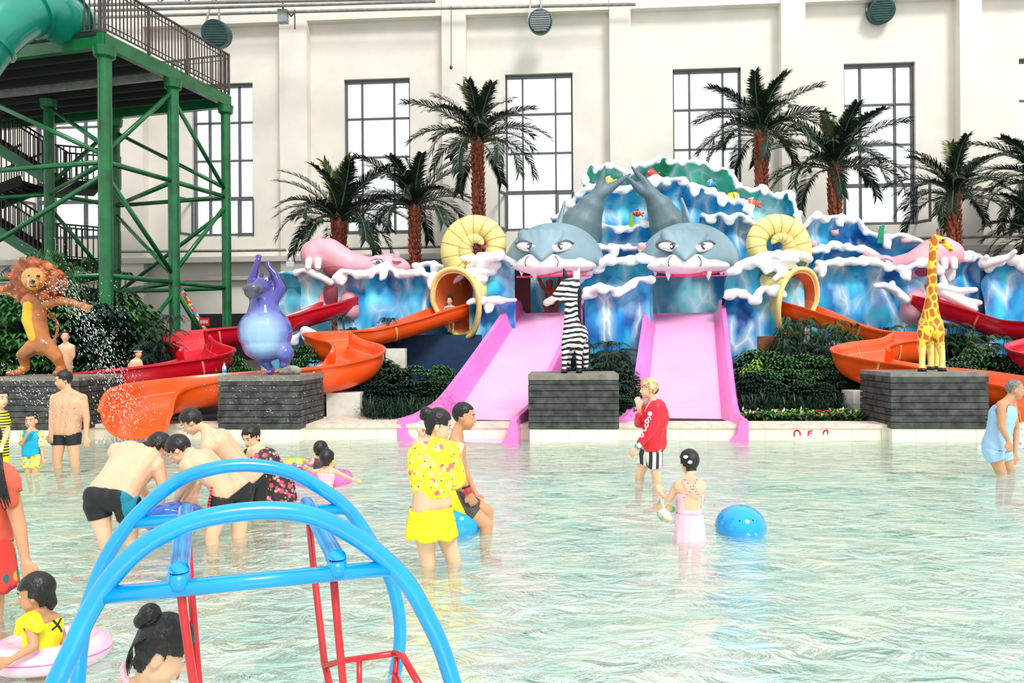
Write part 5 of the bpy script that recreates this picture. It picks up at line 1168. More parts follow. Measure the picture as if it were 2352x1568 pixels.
redbar([(764, 1300, 2.72), (774, 1420, 2.76), (788, 1568, 2.82), (808, 1800, 2.92)], .0145, 'hanging_bar')
redbar([(714, 1195, 3.42), (740, 1245, 3.05), (760, 1295, 2.75)], .011, 'hanging_bar')
redbar([(748, 1528, 3.08), (790, 1517, 3.02), (905, 1500, 2.95)], .012, 'seat_rail')
redbar([(905, 1500, 2.95), (925, 1506, 2.9), (985, 1610, 2.75)], .013, 'seat_rail')
redbar([(825, 1515, 3.0), (827, 1700, 3.0)], .011, 'seat_rail')
redbar([(912, 1502, 2.94), (903, 1600, 2.94), (896, 1700, 2.94)], .012, 'seat_rail')
redbar([(905, 1545, 2.94), (940, 1610, 2.8)], .011, 'seat_rail')
# ================================================================= FLOATS AND SMALL THINGS
def ringfloat(label, c, R, r, m, tilt=0, extra=None):
    th = thing('swim_ring', label, 'swim ring', c); m_ = MB(); Rm = Matrix.Rotation(tilt, 3, 'X'); m_.torus(c, R, r, Rm, 40, 14); m_.build('tube', m, th)
    m_ = MB(); m_.torus(c, R + r * .98, .004, Rm, 40, 5); m_.build('weld_seam', M['vinylhot'], th)
    m_ = MB(); q = c + Rm @ V(R * .8, -R * .5, r * .8); m_.tube([q, q + V(0, 0, .03)], .01, 8); m_.build('valve', M['white'], th); return th
rainb = patches('rainbow_vinyl', (250, 215, 60), [((230, 60, 120), 1, .35), ((30, 150, 220), 1.1, .38), ((250, 250, 250), .9, .3)], 7, rough=.2)
ringfloat('pale pink swim ring around the child in the yellow top', G(118, 1492, .05) + V(0, .0, 0), .215, .068, M['vinylpink'], -.1)
ringfloat('hot pink swim ring around the child with arms stretched out', G(742, 1098, .04), .27, .075, M['vinylhot'])
ringfloat('multicoloured swim ring around the child behind the pink ring', G(712, 1066, .05), .25, .08, rainb, -.15)
c = P(1701, 1208, 6.55); m_ = MB(); m_.ell(c, .212, .212, .18, 40, 24); bth = m_.build('inflatable_ball', M['vinylblue']); tag(bth, 'shiny blue inflatable ball floating right of the girl in pink', 'ball')
m_ = MB(); m_.torus(c + V(0, 0, -.0), .2125, .003, None, 48, 5); m_.build('weld_seam', M['bar'], bth)
for x, y in ((1686, 1182), (1714, 1181)): m_ = MB(); q = P(x, y, 6.55) - c; q = V(q.x, -math.sqrt(max(0, .04 - q.x ** 2 - q.z ** 2)), q.z).normalized(); m_.ell(c + V(q.x * .212, q.y * .212, q.z * .18), .007, .007, .007, 8, 6); m_.build('air_plug', M['black'], bth)
c = P(1053, 1200, 6.65); m_ = MB(); m_.ell(c, .2, .2, .17, 32, 20); tag(m_.build('inflatable_ball', M['vinylblue']), 'blue inflatable ball the seated man sits on behind the woman in yellow', 'ball')
c = P(402, 1190, 6.2); m_ = MB(); m_.ell(c, .25, .22, .13, 32, 20); m_.chain([(c + V(-.12, -.15, .08), .03), (c + V(0, -.18, .1), .04), (c + V(.1, -.15, .08), .03)]); tag(m_.organic('inflatable_float', mat('float_dark_blue', (10, 96, 200), .2, var=.3, vs=10, coat=.5), None, .012, 3), 'half inflated blue float the bending men are holding in the water', 'float')
tb_ = patches('toy_print', (235, 240, 238), [((120, 196, 130), .8, .42), ((245, 190, 200), 1.3, .3), ((228, 190, 130), 1.0, .34)], 11, rough=.25)
c = P(1543, 1165, 6.45); m_ = MB(); m_.ell(c, .125, .09, .145, R=Matrix.Rotation(.6, 3, 'Y')); m_.torus(c + V(.0, -.03, -.0), .085, .03, Matrix.Rotation(1.0, 3, 'X'), 24, 10); tag(m_.build('inflatable_toy', tb_), 'printed inflatable toy held by the girl in the pink swimsuit', 'toy')
c = P(514, 845, 12.75); bt = thing('water_bottle', 'small plastic water bottle standing on the hippo pedestal edge', 'bottle', V(c.x, c.y, ph.z)); c.z = ph.z; c.y = ph.y - .4
m_ = MB(); m_.tube([c + V(0, 0, z) for z in (0, .01, .14, .18, .2)], [.03, .034, .034, .014, .013], 14); m_.build('bottle_body', mat('bottle_clear', (200, 215, 225), .1, spec=.8), bt); m_ = MB(); m_.tube([c + V(0, 0, .05), c + V(0, 0, .11)], .0355, 14); m_.build('wrap', M['vinylblue'], bt); m_ = MB(); m_.tube([c + V(0, 0, .2), c + V(0, 0, .222)], .015, 12); m_.build('cap', M['signred'], bt)
# water spray from the fountain jets
sm, t, b = nm('water_drops'); b.inputs['Base Color'].default_value = (1, 1, 1, 1); b.inputs['Roughness'].default_value = .15; b.inputs['Transmission Weight'].default_value = .35; b.inputs['IOR'].default_value = 1.33
def spray(label, path, d, n, spread, size, seed):
    rg = random.Random(seed); m_ = MB(); q = [Vector(v_) for v_ in spline([P(x, y, d) for x, y in path], 12)]
    for i in range(n):
        f = rg.random() ** .8 * (len(q) - 2); j = int(f); p = q[j].lerp(q[j + 1], f - j); t_ = (q[j + 1] - q[j]).normalized(); sp_ = spread * (.35 + .8 * f / len(q))
        p = p + V(rg.gauss(0, sp_), rg.gauss(0, .25), rg.gauss(0, sp_)); s_ = size * rg.uniform(.4, 1.3); e = rg.uniform(1.2, 5); x = t_.orthogonal().normalized() * s_; y = t_.cross(x).normalized() * s_; z = t_ * s_ * e
        m_.add([p + z, p - z, p + x, p - x, p + y, p - y], [(0, 2, 4), (0, 4, 3), (0, 3, 5), (0, 5, 2), (1, 4, 2), (1, 3, 4), (1, 5, 3), (1, 2, 5)])
    tag(m_.build('water_spray', sm), label, 'water spray', kind='stuff')
spray('arc of water drops falling in front of the lion statue onto the orange slide', [(130, 640), (185, 710), (235, 800), (268, 890), (300, 975)], 12.0, 1300, .14, .0055, 1)
spray('scattered water drops around the lion statue head', [(40, 640), (120, 640), (210, 700), (240, 760)], 12.2, 420, .42, .0045, 2)
spray('lower spray of water drops across the shirtless man and his pedestal', [(-10, 820), (50, 880), (120, 925), (190, 975)], 9.9, 450, .10, .0038, 3)
spray('fine drops in the air around the hippo pedestal', [(500, 860), (600, 900), (720, 960)], 12.2, 260, .3, .0035, 4)
def splash(label, px, py, z, n, sx_, seed):
    rg = random.Random(seed); c = G(px, py, 0); m_ = MB()
    for i in range(n): a = rg.uniform(0, 6.3); r_ = abs(rg.gauss(0, sx_)); m_.ell(c + V(math.cos(a) * r_, math.sin(a) * r_ * .5, abs(rg.gauss(0, z))), *( [rg.uniform(.008, .03)] * 3), 6, 4)
    tag(m_.build('foam_splash_water', M['foam']), label, 'water splash', kind='stuff')
splash('white water splash where the left orange slide meets the pool', 300, 1016, .05, 260, .25, 1)
splash('white water splash where the right orange slide meets the pool', 2342, 1030, .12, 380, .25, 2)
# ================================================================= PEOPLE
M['skin'] = mat('skin_fair', (232, 184, 150), .45, var=.05, vs=5, sss=.08)
M['skint'] = mat('skin_tan', (204, 146, 108), .45, var=.06, vs=5, sss=.08)
M['skinm'] = mat('skin_medium', (220, 166, 130), .45, var=.05, vs=5, sss=.08)
M['hair'] = mat('hair_black', (22, 18, 18), .35, var=.3, vs=30, bump=.4, bs=60)
M['hairg'] = mat('hair_grey', (120, 118, 116), .5, var=.35, vs=40, bump=.4, bs=60)
M['hairb'] = mat('hair_blond', (222, 186, 130), .45, var=.3, vs=22, bump=.4, bs=60)
M['iris'] = M['black']; M['lip'] = mat('lip_rose', (190, 96, 90), .45)
M['eyew'] = mat('eye_white', (235, 232, 228), .3)
M['cloth_black'] = mat('cloth_black', (22, 24, 28), .6)
M['cloth_teal'] = mat('cloth_teal', (0, 132, 160), .6)
M['cloth_yellow'] = mat('cloth_yellow', (250, 232, 20), .65, var=.06)
M['cloth_red'] = mat('cloth_red', (226, 26, 50), .35, var=.1, vs=5, bump=.3, bs=12)
M['cloth_cyan'] = mat('cloth_cyan', (0, 168, 214), .6)
M['cloth_blue'] = mat('cloth_pale_blue', (158, 196, 228), .7, var=.05, bump=.2, bs=14)
M['cloth_charcoal'] = mat('cloth_charcoal', (72, 66, 68), .6)
M['cloth_coral'] = mat('cloth_coral', (240, 100, 74), .7, var=.12, vs=4, bump=.3, bs=12)
M['cloth_pink'] = mat('cloth_pink', (248, 196, 212), .6, var=.04)
M['stripe_yb'] = striped('cloth_yellow_black_stripes', (24, 22, 20), (244, 228, 60), 'Z', 9, .3, .45, .05)
M['stripe_bw'] = striped('cloth_black_white_stripes', (40, 36, 40), (244, 240, 240), 'X', 4.2, .2, .5, .04)
M['print_yellow'] = patches('cloth_yellow_print', (250, 232, 40), [((228, 110, 130), .9, .28), ((252, 240, 110), 1.0, .33), ((80, 90, 130), 1.5, .17), ((240, 200, 170), 1.2, .24)], 14)
M['print_floral'] = patches('cloth_dark_floral', (52, 34, 38), [((214, 70, 100), 1, .38), ((230, 150, 160), 1.2, .3), ((120, 150, 110), 1.4, .22)], 15)
M['print_skirt'] = patches('cloth_orange_floral', (222, 60, 50), [((240, 180, 60), 1, .3), ((40, 110, 110), 1.1, .3), ((200, 30, 80), .9, .3)], 9)
M['print_kid'] = patches('cloth_kid_print', (248, 226, 90), [((240, 240, 240), 1, .35), ((60, 60, 80), 1.5, .2), ((220, 70, 70), 1.3, .22), ((90, 190, 220), 1.1, .25)], 16)
def person(label, d, s, J, yaw=0, pitch=0, roll=0, hs=1.0, skin='skin', hair='hair', style='short', clothes=(), fat=1.0, voxel=.01, curl=.5, tor=1.0, group=None, hands=(1, 1), legr=1.0, thinup=1.0, eyes=True):
    q = {}
    for k, v_ in J.items(): q[k] = P(v_[0], v_[1], d + (v_[2] if len(v_) > 2 else 0))
    th = thing('person', label, 'person', V(q['pelvis'].x, q['pelvis'].y, 0), group)
    B = []  # bones: group, p0, r0, p1, r1
    nk, ch, pe, hd = q['neck'], q['chest'], q['pelvis'], q['head']
    dn = (pe - ch).normalized()
    sv = (q['shR'] - q['shL']) / 2; hv = (q['hipR'] - q['hipL']) / 2 if 'hipR' in q else sv * .5
    if 'hipR' not in q: q['hipR'] = pe + sv * .45 + dn * .03; q['hipL'] = pe - sv * .45 + dn * .03
    rt = .098 * s * fat; A0 = nk; A1 = (q['hipL'] + q['hipR']) / 2 + dn * .09 * s
    wst = ch.lerp(pe, .62)
    for sg in (-1, 1):
        a = ch + sv * sg * .48 * tor; w_ = wst + sv * sg * .36 * tor; h_ = pe + hv * sg * .72
        B.append(('torso', a, rt * 1.02, w_, rt * .93 * fat ** .3)); B.append(('torso', w_, rt * .93 * fat ** .3, h_, rt * 1.0))
        B.append(('torso', nk, .05 * s, q['shR' if sg > 0 else 'shL'] + (ch - nk) * .0, .052 * s))
        B.append(('torso', a, rt * .8, q['shR' if sg > 0 else 'shL'] + dn * .03 * s, .056 * s))
    B.append(('torso', ch, rt, wst, rt * 1.0)); B.append(('torso', wst, rt * 1.0, pe, rt * 1.0)); B.append(('torso', nk + dn * .05 * s, .06 * s, ch, rt))
    yw, pt = math.radians(yaw), math.radians(pitch)
    f0 = V(math.sin(yw), -math.cos(yw), 0); f = f0 * math.cos(pt) - V(0, 0, math.sin(pt)); u = V(0, 0, math.cos(pt)) + f0 * math.sin(pt)
    if roll: Rr = Matrix.Rotation(math.radians(roll), 3, f); u = Rr @ u
    r = f.cross(u); h = hs
    Rm = Matrix((r, f, u)).transposed()
    hl = lambda x, y, z: hd + (r * x + f * y + u * z) * h
    B.append(('neck', nk, .05 * hs * (.9 if hs > .9 else .8), hl(0, -.02, -.06), .048 * hs * (.95 if hs > .9 else .85)))
    m_ = MB()
    for sd in 'LR':
        if 'sh' + sd in q and 'el' + sd in q:
            S_, E_, W_ = q['sh' + sd], q['el' + sd], q['wr' + sd]
            B.append(('ua' + sd, S_, .054 * s * fat ** .5, E_, .038 * s * fat ** .4)); B.append(('fa' + sd, E_, .039 * s * fat ** .4, W_, .025 * s))
            H_ = q.get('hd' + sd, W_ + (W_ - E_).normalized() * .08 * s); dr = (H_ - W_).normalized()
            vw = V(0, -1, 0); side = dr.cross(vw); side = side.normalized() if side.length > .2 else V(1, 0, 0); nrm = side.cross(dr)
            tsg = 1 if sd == 'L' else -1
            side = side * tsg
            hh = s * 1.0
            if hands['LR'.index(sd)]:
                B.append(('hand', W_, .025 * s, W_ + dr * .03 * hh, .026 * hh))
                for o in (-.024, -.008, .008, .024): B.append(('hand', W_ + dr * .02 * hh + side * o * .7 * hh, .017 * hh, W_ + dr * .078 * hh + side * o * hh, .0135 * hh))
                for o, ln in ((-.029, .052), (-.0098, .068), (.0098, .074), (.028, .066)):
                    a = W_ + dr * .08 * hh + side * o * hh; d1 = (dr * math.cos(curl * .8) - nrm * math.sin(curl * .8) + side * o * 5).normalized(); d2 = (dr * math.cos(curl * 2) - nrm * math.sin(curl * 2) + side * o * 3).normalized()
                    b_ = a + d1 * ln * .55 * hh; B.append(('hand', a, .0098 * hh, b_, .0092 * hh)); B.append(('hand', b_, .0092 * hh, b_ + d2 * ln * .55 * hh, .008 * hh))
                a = W_ + dr * .03 * hh + side * .022 * hh; b_ = a + (dr * .7 + side * .75).normalized() * .035 * hh; B.append(('hand', a, .014 * hh, b_, .0115 * hh)); B.append(('hand', b_, .0115 * hh, b_ + (dr * .9 + side * .3 - nrm * .2).normalized() * .03 * hh, .0092 * hh))
        if 'kn' + sd in q or legr:
            Hh = q['hip' + sd]; K = q.get('kn' + sd) or V(Hh.x, Hh.y - .03, Hh.z - .42 * s); An = q.get('an' + sd) or V(K.x + (K.x - Hh.x) * .15, K.y + .1 * s, max(-.44, K.z - .40 * s))
            if An.z < -.44: An.z = -.44
            B.append(('th' + sd, Hh, .088 * s * legr * fat ** .5, K, .056 * s * legr)); B.append(('ca' + sd, K, .055 * s * legr, K.lerp(An, .35), .055 * s * legr)); B.append(('ca' + sd, K.lerp(An, .35), .055 * s * legr, An, .034 * s))
            ft = V(f0.x, f0.y, 0); B.append(('foot', An, .033 * s, An + ft * .14 * s + V(0, 0, -.02), .022 * s))
    for g, a, ra, b_, rb in B: m_.cap(a, ra, b_, rb, 10 if g == 'hand' else 14)
    # head
    def E(x, y, z, a, b_, c): m_.ell(hl(x, y, z), a * h, b_ * h, c * h, 18, 12, Rm)
    E(0, -.012, .028, .077, .094, .092); E(0, .024, -.028, .061, .066, .088); E(0, .058, -.094, .024, .024, .02)
    E(-.028, .035, -.045, .034, .042, .045); E(.028, .035, -.045, .034, .042, .045); E(0, .078, .028, .045, .014, .018)
    m_.cap(hl(0, .084, .005), .010 * h, hl(0, .103, -.028), .0145 * h, 10); E(0, .082, -.062, .026, .014, .014)
    for sg in (-1, 1): E(sg * .077, -.008, -.014, .010, .019, .03); E(sg * .013, .094, -.032, .009, .009, .008)
    me = remesh(m_, 'body', voxel, 4, .45); body = link('body', me, M[skin], th)
    n = len(me.vertices); co = np.empty(n * 3); me.vertices.foreach_get('co', co); co = co.reshape(-1, 3)
    nr = np.empty(n * 3); me.vertices.foreach_get('normal', nr); nr = nr.reshape(-1, 3)
    names = sorted(set(b_[0] for b_ in B)) + ['head']; best = np.full(n, 1e9); grp = np.zeros(n, int); tt = np.zeros(n)
    for g, a, ra, b_, rb in B:
        a = np.array(a); b_ = np.array(b_); ab = b_ - a; L2 = max(1e-9, ab @ ab); t = np.clip((co - a) @ ab / L2, 0, 1); dd = np.linalg.norm(co - a - t[:, None] * ab, axis=1) - (ra + (rb - ra) * t)
        k = dd < best; best[k] = dd[k]; grp[k] = names.index(g); tt[k] = t[k]
    loc = (co - np.array(hd)) @ np.array(Rm) / h
    hm = (np.linalg.norm(loc * np.array([1, .85, .8]), axis=1) < .105); dd = np.linalg.norm(loc - np.array([0, 0, 0]), axis=1) - .09; k = hm & (dd < best + .01); grp[k] = names.index('head')
    ax = np.array(A1 - A0); tor_t = (co - np.array(A0)) @ ax / (ax @ ax); k = grp == names.index('torso'); tt[k] = tor_t[k]
    def shell(nmx, m, keep, off, rip=0.0, cuts=(), edge=.35):
        bm = bmesh.new(); bm.from_mesh(me); bm.verts.ensure_lookup_table()
        lay = bm.verts.layers.int.new('i')
        for (pt_, no, sel) in cuts:
            fs = [f_ for f_ in bm.faces if any(sel(v_) for v_ in f_.verts)]
            ge = set(fs); 
            for f_ in fs: ge.update(f_.edges); ge.update(f_.verts)
            bmesh.ops.bisect_plane(bm, geom=list(ge), plane_co=pt_, plane_no=no, dist=1e-5)
        kill = [f_ for f_ in bm.faces if not keep(f_.calc_center_median(), f_)]
        bmesh.ops.delete(bm, geom=kill, context='FACES')
        if not bm.faces: bm.free(); return None
        bm.normal_update()
        for v_ in bm.verts:
            e_ = edge if v_.is_boundary else 1
            p = v_.co; o_ = off * e_ + (rip * (noise.noise(p * 14) + .5 * noise.noise(p * 31)) * e_ if rip else 0)
            v_.co = p + v_.normal * max(.001, o_)
        m2 = bpy.data.meshes.new(nmx); bm.to_mesh(m2); bm.free()
        m2.polygons.foreach_set('use_smooth', [True] * len(m2.polygons))
        return link(nmx, m2, m, th)
    # nearest lookup of group/t for arbitrary points: bone evaluation
    def classify(p):
        bd, bg, bt = 1e9, None, 0
        for g, a, ra, b_, rb in B:
            ab = b_ - a; t = max(0, min(1, (p - a).dot(ab) / max(1e-9, ab.length_squared))); x = (p - a - ab * t).length - (ra + (rb - ra) * t)
            if x < bd: bd, bg, bt = x, g, t
        if bg == 'torso': bt = (p - A0).dot(A1 - A0) / (A1 - A0).length_squared
        l_ = Rm.transposed() @ (p - hd) / h
        if V(l_.x, l_.y * .85, l_.z * .8).length < .105 and l_.z > -.1: bg = 'head'
        return bg, bt
    seg = {g: (a, b_) for g, a, ra, b_, rb in B if g[:2] in ('ua', 'fa', 'th')}; seg['torso'] = (A0, A1)
    for sd in 'LR':
        k_ = [x for x in B if x[0] == 'ca' + sd]
        if k_: seg['ca' + sd] = (k_[0][1], k_[-1][3])
    out = {}
    for c in clothes:
        nmx, mt, reg = c[0], M[c[1]], c[2]; off = c[3] if len(c) > 3 else .007; rip = c[4] if len(c) > 4 else .0
        cuts = []
        for g, (t0, t1) in reg.items():
            if g not in seg: continue
            a, b_ = seg[g]; gi = names.index(g)
            mask = grp == gi
            for t in (t0, t1):
                if 0.01 < t < .99: cuts.append((a.lerp(b_, t), (b_ - a).normalized(), (lambda mk: (lambda v_: v_.index >= 0 and v_.index < n and mk[v_.index]))(mask)))
        cond = c[5] if len(c) > 5 else None
        inv = Rm.transposed()
        def keep(p, f_, reg=reg, cond=cond):
            g, t = classify(p)
            if g not in reg: return False
            t0, t1 = reg[g]
            if not (t0 - 1e-4 <= t <= t1 + 1e-4): return False
            return cond(p) if cond else True
        # make indices valid for the selection (bmesh from_mesh keeps indices)
        out[nmx] = shell(nmx, mt, keep, off, rip, cuts)
    # hair
    inv = Rm.transposed()
    def hk(p, f_):
        l = inv @ (p - hd) / h
        if l.z < -.11 or V(l.x, l.y, l.z).length > .14: return False
        if style == 'short': return (l.z > .062 + .1 * max(0, l.y - .04) and True) or (l.y < .02 and l.z > -.005) or (l.y < -.03 and l.z > -.055) or (abs(l.x) > .05 and l.z > .028 and l.y < .055)
        if style == 'grey': return (l.z > .08) or (l.y < -.0 and l.z > .0) or (l.y < -.04 and l.z > -.05) or (abs(l.x) > .055 and l.z > .03 and l.y < .03)
        if style == 'crew': return (l.z > .068) or (l.y < .0 and l.z > .0) or (l.y < -.04 and l.z > -.045) or (abs(l.x) > .055 and l.z > .035 and l.y < .04)
        if style in ('up', 'long'): return (l.z > .06 + .2 * max(0, l.y - .06)) or (l.y < .012 and l.z > -.008 and not (abs(l.x) > .078 and l.z < .01)) or (l.y < -.025 and l.z > -.085) or (abs(l.x) > .045 and l.z > .02 and l.y < .06)
        if style == 'bangs': return (l.z > .045) or (l.y < .012 and l.z > -.008) or (l.y < -.02 and l.z > -.08)
        if style == 'cap': return l.z > .03 + .3 * l.y
        return False
    if style:
        hmx = M[hair]; off = {'short': .013, 'grey': .006, 'crew': .008, 'up': .011, 'long': .014, 'bangs': .014, 'cap': .010}[style] * h
        out['hair'] = shell('hair' if style != 'cap' else 'swim_cap', hmx, hk, off, .004 * h if style != 'cap' else 0)
    if eyes:
        for sg in (-1, 1):
            e = MB(); e.ell(hl(sg * .030, .0735, .008), .0145 * h, .010 * h, .0085 * h, 12, 8, Rm); eo = e.build('eye', M['eyew'], th)
            e = MB(); e.ell(hl(sg * .030, .0815, .007), .0065 * h, .004 * h, .0072 * h, 10, 6, Rm); e.build('iris', M['iris'], eo)
            e = MB(); e.tube([hl(sg * .014, .089, .026), hl(sg * .03, .0865, .032), hl(sg * .046, .076, .027)], .0032 * h, 6); e.build('eyebrow', M[hair] if hair != 'hairb' else M['wood'], th)
        e = MB(); e.ell(hl(0, .0935, -.063), .021 * h, .006 * h, .0065 * h, 12, 8, Rm); e.build('mouth', M['lip'], th)
    return th, q, hl, h, body, out
def hairblob(th, hl, h, pts, r, m='hair', name='hair_bun', vox=.008):
    m_ = MB(); m_.chain([(hl(*p), rr * h) for p, rr in zip(pts, r)]); return m_.organic(name, M[m], th, vox, 2)
def strands(th, starts, m='hair', name='hair_strands', r=.004):
    m_ = MB()
    for st in starts: m_.tube([Vector(p) for p in spline(st, 4)], [r * (1 - .7 * i / ((len(st) - 1) * 4)) for i in range((len(st) - 1) * 4 + 1)], 5)
    return m_.build(name, M[m], th)
def frill(th, name, m, c0, c1, rx, ry, rx1, ry1, rip=.02, nw=14, ax=None, seg=60):
    ax = ax or V(1, 0, 0); ay = V(-ax.y, ax.x, 0); rows = []
    for i in range(9):
        t = i / 8; c = c0.lerp(c1, t); row = []
        for j in range(seg + 1):
            a = 2 * PI * j / seg; k = 1 + rip * t * math.sin(nw * a + 1.3 * math.sin(3 * a)); row.append(c + ax * math.cos(a) * (rx + (rx1 - rx) * t) * k + ay * math.sin(a) * (ry + (ry1 - ry) * t) * k + V(0, 0, rip * .3 * t * math.sin(nw * a * .5)))
        rows.append(row)
    inn = [[p + (c0.lerp(c1, .5) - p) * .03 for p in row] for row in rows][::-1]
    m_ = MB(); m_.grid(rows + inn); return m_.build(name, m, th)
TR = lambda a=.80, l=.33: {'torso': (a, 1.4), 'thL': (0, l), 'thR': (0, l)}
# 1 shirtless man
th, q, hl, h, bd, o = person('shirtless man in black swim trunks standing in front of the left slate pedestal', 10.2, 1.02,
    dict(head=(146, 872), neck=(157, 898), chest=(158, 928), pelvis=(152, 986), shL=(126, 914), elL=(120, 958, -.05), wrL=(116, 996, -.1), hdL=(114, 1012, -.1), shR=(190, 914), elR=(199, 960, .0), wrR=(198, 1002, -.05), hdR=(197, 1022, -.08), hipL=(137, 1000), hipR=(168, 1000), knL=(131, 1058, -.05), knR=(171, 1055, 0)),
    yaw=-55, pitch=12, skin='skinm', clothes=[('swim_trunks', 'cloth_black', TR(.84, .38), .008)], fat=1.22, voxel=.011)
for nx_, ny_ in ((142, 938), (172, 938)): m_ = MB(); m_.ell(P(nx_, ny_, 10.2 - .168), .016, .008, .012, 10, 6); m_.build('nipple', M['lip'], th)
m_ = MB(); m_.ell(P(150, 972, 10.2 - .158), .012, .008, .014, 10, 6); m_.build('navel', M['lip'], th)
# 2 boy in cyan shirt
th, q, hl, h, bd, o = person('small boy in a cyan shirt with yellow printed sleeves, hand at his mouth', 9.9, .64,
    dict(head=(72, 966), neck=(73, 986), chest=(73, 1004), pelvis=(71, 1040), shL=(56, 996), elL=(49, 1020, -.08), wrL=(64, 994, -.16), hdL=(70, 980, -.16), shR=(91, 996), elR=(97, 1028), wrR=(99, 1052), hipL=(64, 1048), hipR=(80, 1048), knL=(64, 1085), knR=(81, 1085)),
    yaw=8, pitch=0, hs=.88, skin='skinm', style='crew', voxel=.009, fat=1.1, clothes=[('shirt', 'cloth_cyan', {'torso': (.04, .93)}, .012, .003), ('left_sleeve', 'print_kid', {'uaL': (0, 1)}, .012, .003), ('right_sleeve', 'print_kid', {'uaR': (0, .9)}, .012, .003), ('shorts', 'print_kid', TR(.9, .7), .014, .004)])
# 3 woman in stripes, left edge
person('woman in a yellow and black striped top at the far left edge', 9.6, .97,
    dict(head=(2, 914), neck=(-4, 940), chest=(-8, 968), pelvis=(-10, 1045), shL=(-36, 952), elL=(-44, 1000), wrL=(-40, 1040), shR=(8, 952, .1), elR=(17, 992, .0), wrR=(6, 1022, -.15), hdR=(-2, 1030, -.2), hipL=(-22, 1055), hipR=(2, 1055), knL=(-24, 1120), knR=(4, 1120)),
    yaw=62, pitch=5, style='up', voxel=.012, clothes=[('striped_top', 'stripe_yb', {'torso': (.03, .86), 'uaL': (0, .6), 'uaR': (0, .6)}, .012, .004), ('shorts', 'cloth_yellow', TR(.86, .4), .012, .004)])
# 4 bending man, blue side stripe
th, q, hl, h, bd, o = person('man bending forward in black trunks with a teal side panel, back to the camera', 6.13, 1.02,
    dict(head=(362, 1026, .5), neck=(338, 1030, .42), chest=(316, 1052, .30), pelvis=(256, 1138, 0), shL=(268, 1032, .30), elL=(322, 1118, .55), wrL=(352, 1160, .5), hdL=(362, 1170, .45), shR=(362, 1066, .28), elR=(374, 1118, .25), wrR=(368, 1168, .25), hdR=(372, 1184, .22), hipL=(224, 1158, 0), hipR=(292, 1156, 0), knL=(240, 1232, 0), knR=(300, 1232, .12)),
    yaw=112, pitch=48, skin='skin', style='short', fat=1.22, voxel=.0085, tor=.9, clothes=[('swim_trunks', 'cloth_black', TR(.82, .42), .008)])
o2 = [x for x in th.children if x.name.startswith('swim_trunks')][0]
def sidepanel(th, src, m, test, name='side_panel', off=.003):
    bm = bmesh.new(); bm.from_mesh(src.data); bm.normal_update(); bmesh.ops.delete(bm, geom=[f_ for f_ in bm.faces if not test(f_.calc_center_median())], context='FACES')
    for v_ in bm.verts: v_.co += v_.normal * off
    m2 = bpy.data.meshes.new(name); bm.to_mesh(m2); bm.free(); m2.polygons.foreach_set('use_smooth', [True] * len(m2.polygons))
    if len(m2.polygons): link(name, m2, m, th)
hx = P(290, 1150, 6.1).x
sidepanel(th, o2, M['cloth_teal'], lambda p: p.x - (1.15 - p.z) * 0 > hx + .0 and p.x < hx + .085)
# 5 bending man in the middle
th, q, hl, h, bd, o = person('man bending to the left in black shorts with red side trim', 6.3, 1.0,
    dict(head=(412, 1032, .05), neck=(438, 1040, .0), chest=(464, 1062, .0), pelvis=(530, 1122, 0), shL=(428, 1068, -.16), elL=(420, 1118, -.05), wrL=(400, 1158, .0), hdL=(392, 1172, 0), shR=(452, 1050, .24), elR=(440, 1110, .25), wrR=(418, 1150, .15), hdR=(408, 1164, .1), hipL=(508, 1148, -.08), hipR=(552, 1140, .1), knL=(486, 1232, -.1), knR=(548, 1232, .1)),
    yaw=-95, pitch=50, style='short', fat=1.05, voxel=.0085, clothes=[('swim_shorts', 'cloth_black', TR(.84, .42), .009)])
m_ = MB()
for k in range(9): m_.ell(P(486 - k * 1.0, 1120 + k * 7.2, 6.12), .012, .008, .010, 8, 6)
m_.build('red_trim', M['cloth_red'], th)
# 6 man behind
person('young man with wet fringe leaning over behind the other bending men', 7.2, 1.0,
    dict(head=(440, 968, 0), neck=(474, 985, 0), chest=(504, 1012, 0), pelvis=(574, 1100, .1), shL=(476, 1022, -.18), elL=(462, 1080, -.25), wrL=(436, 1140, -.5), hdL=(426, 1156, -.6), shR=(490, 1000, .2), elR=(470, 1070, .1), wrR=(450, 1135, -.2), hdR=(444, 1150, -.3), hipL=(562, 1118, .0), hipR=(592, 1112, .2), knL=(556, 1195, 0), knR=(590, 1195, .2)),
    yaw=-82, pitch=38, style='short', fat=.98, voxel=.0095, clothes=[('swim_shorts', 'cloth_black', TR(.86, .6), .012)])
# 7 floral woman
th, q, hl, h, bd, o = person('woman in a dark floral swim dress standing behind the bending men', 7.9, .92,
    dict(head=(577, 1002), neck=(588, 1028), chest=(602, 1052), pelvis=(636, 1098), shL=(572, 1042, -.05), elL=(562, 1078, -.1), wrL=(570, 1050, -.25), hdL=(574, 1036, -.3), shR=(622, 1044, .05), elR=(640, 1078, .0), wrR=(612, 1102, -.1), hipL=(622, 1112), hipR=(652, 1112), knL=(620, 1168), knR=(655, 1168)),
    yaw=-22, pitch=24, style='up', fat=1.12, voxel=.0105, clothes=[('dress_top', 'print_floral', {'torso': (.1, 1.0), 'uaL': (0, .5), 'uaR': (0, .6)}, .012, .004)])
frill(th, 'dress_skirt', M['print_floral'], P(634, 1085, 7.9), P(640, 1150, 7.9), .165, .14, .185, .16, .05, 12)
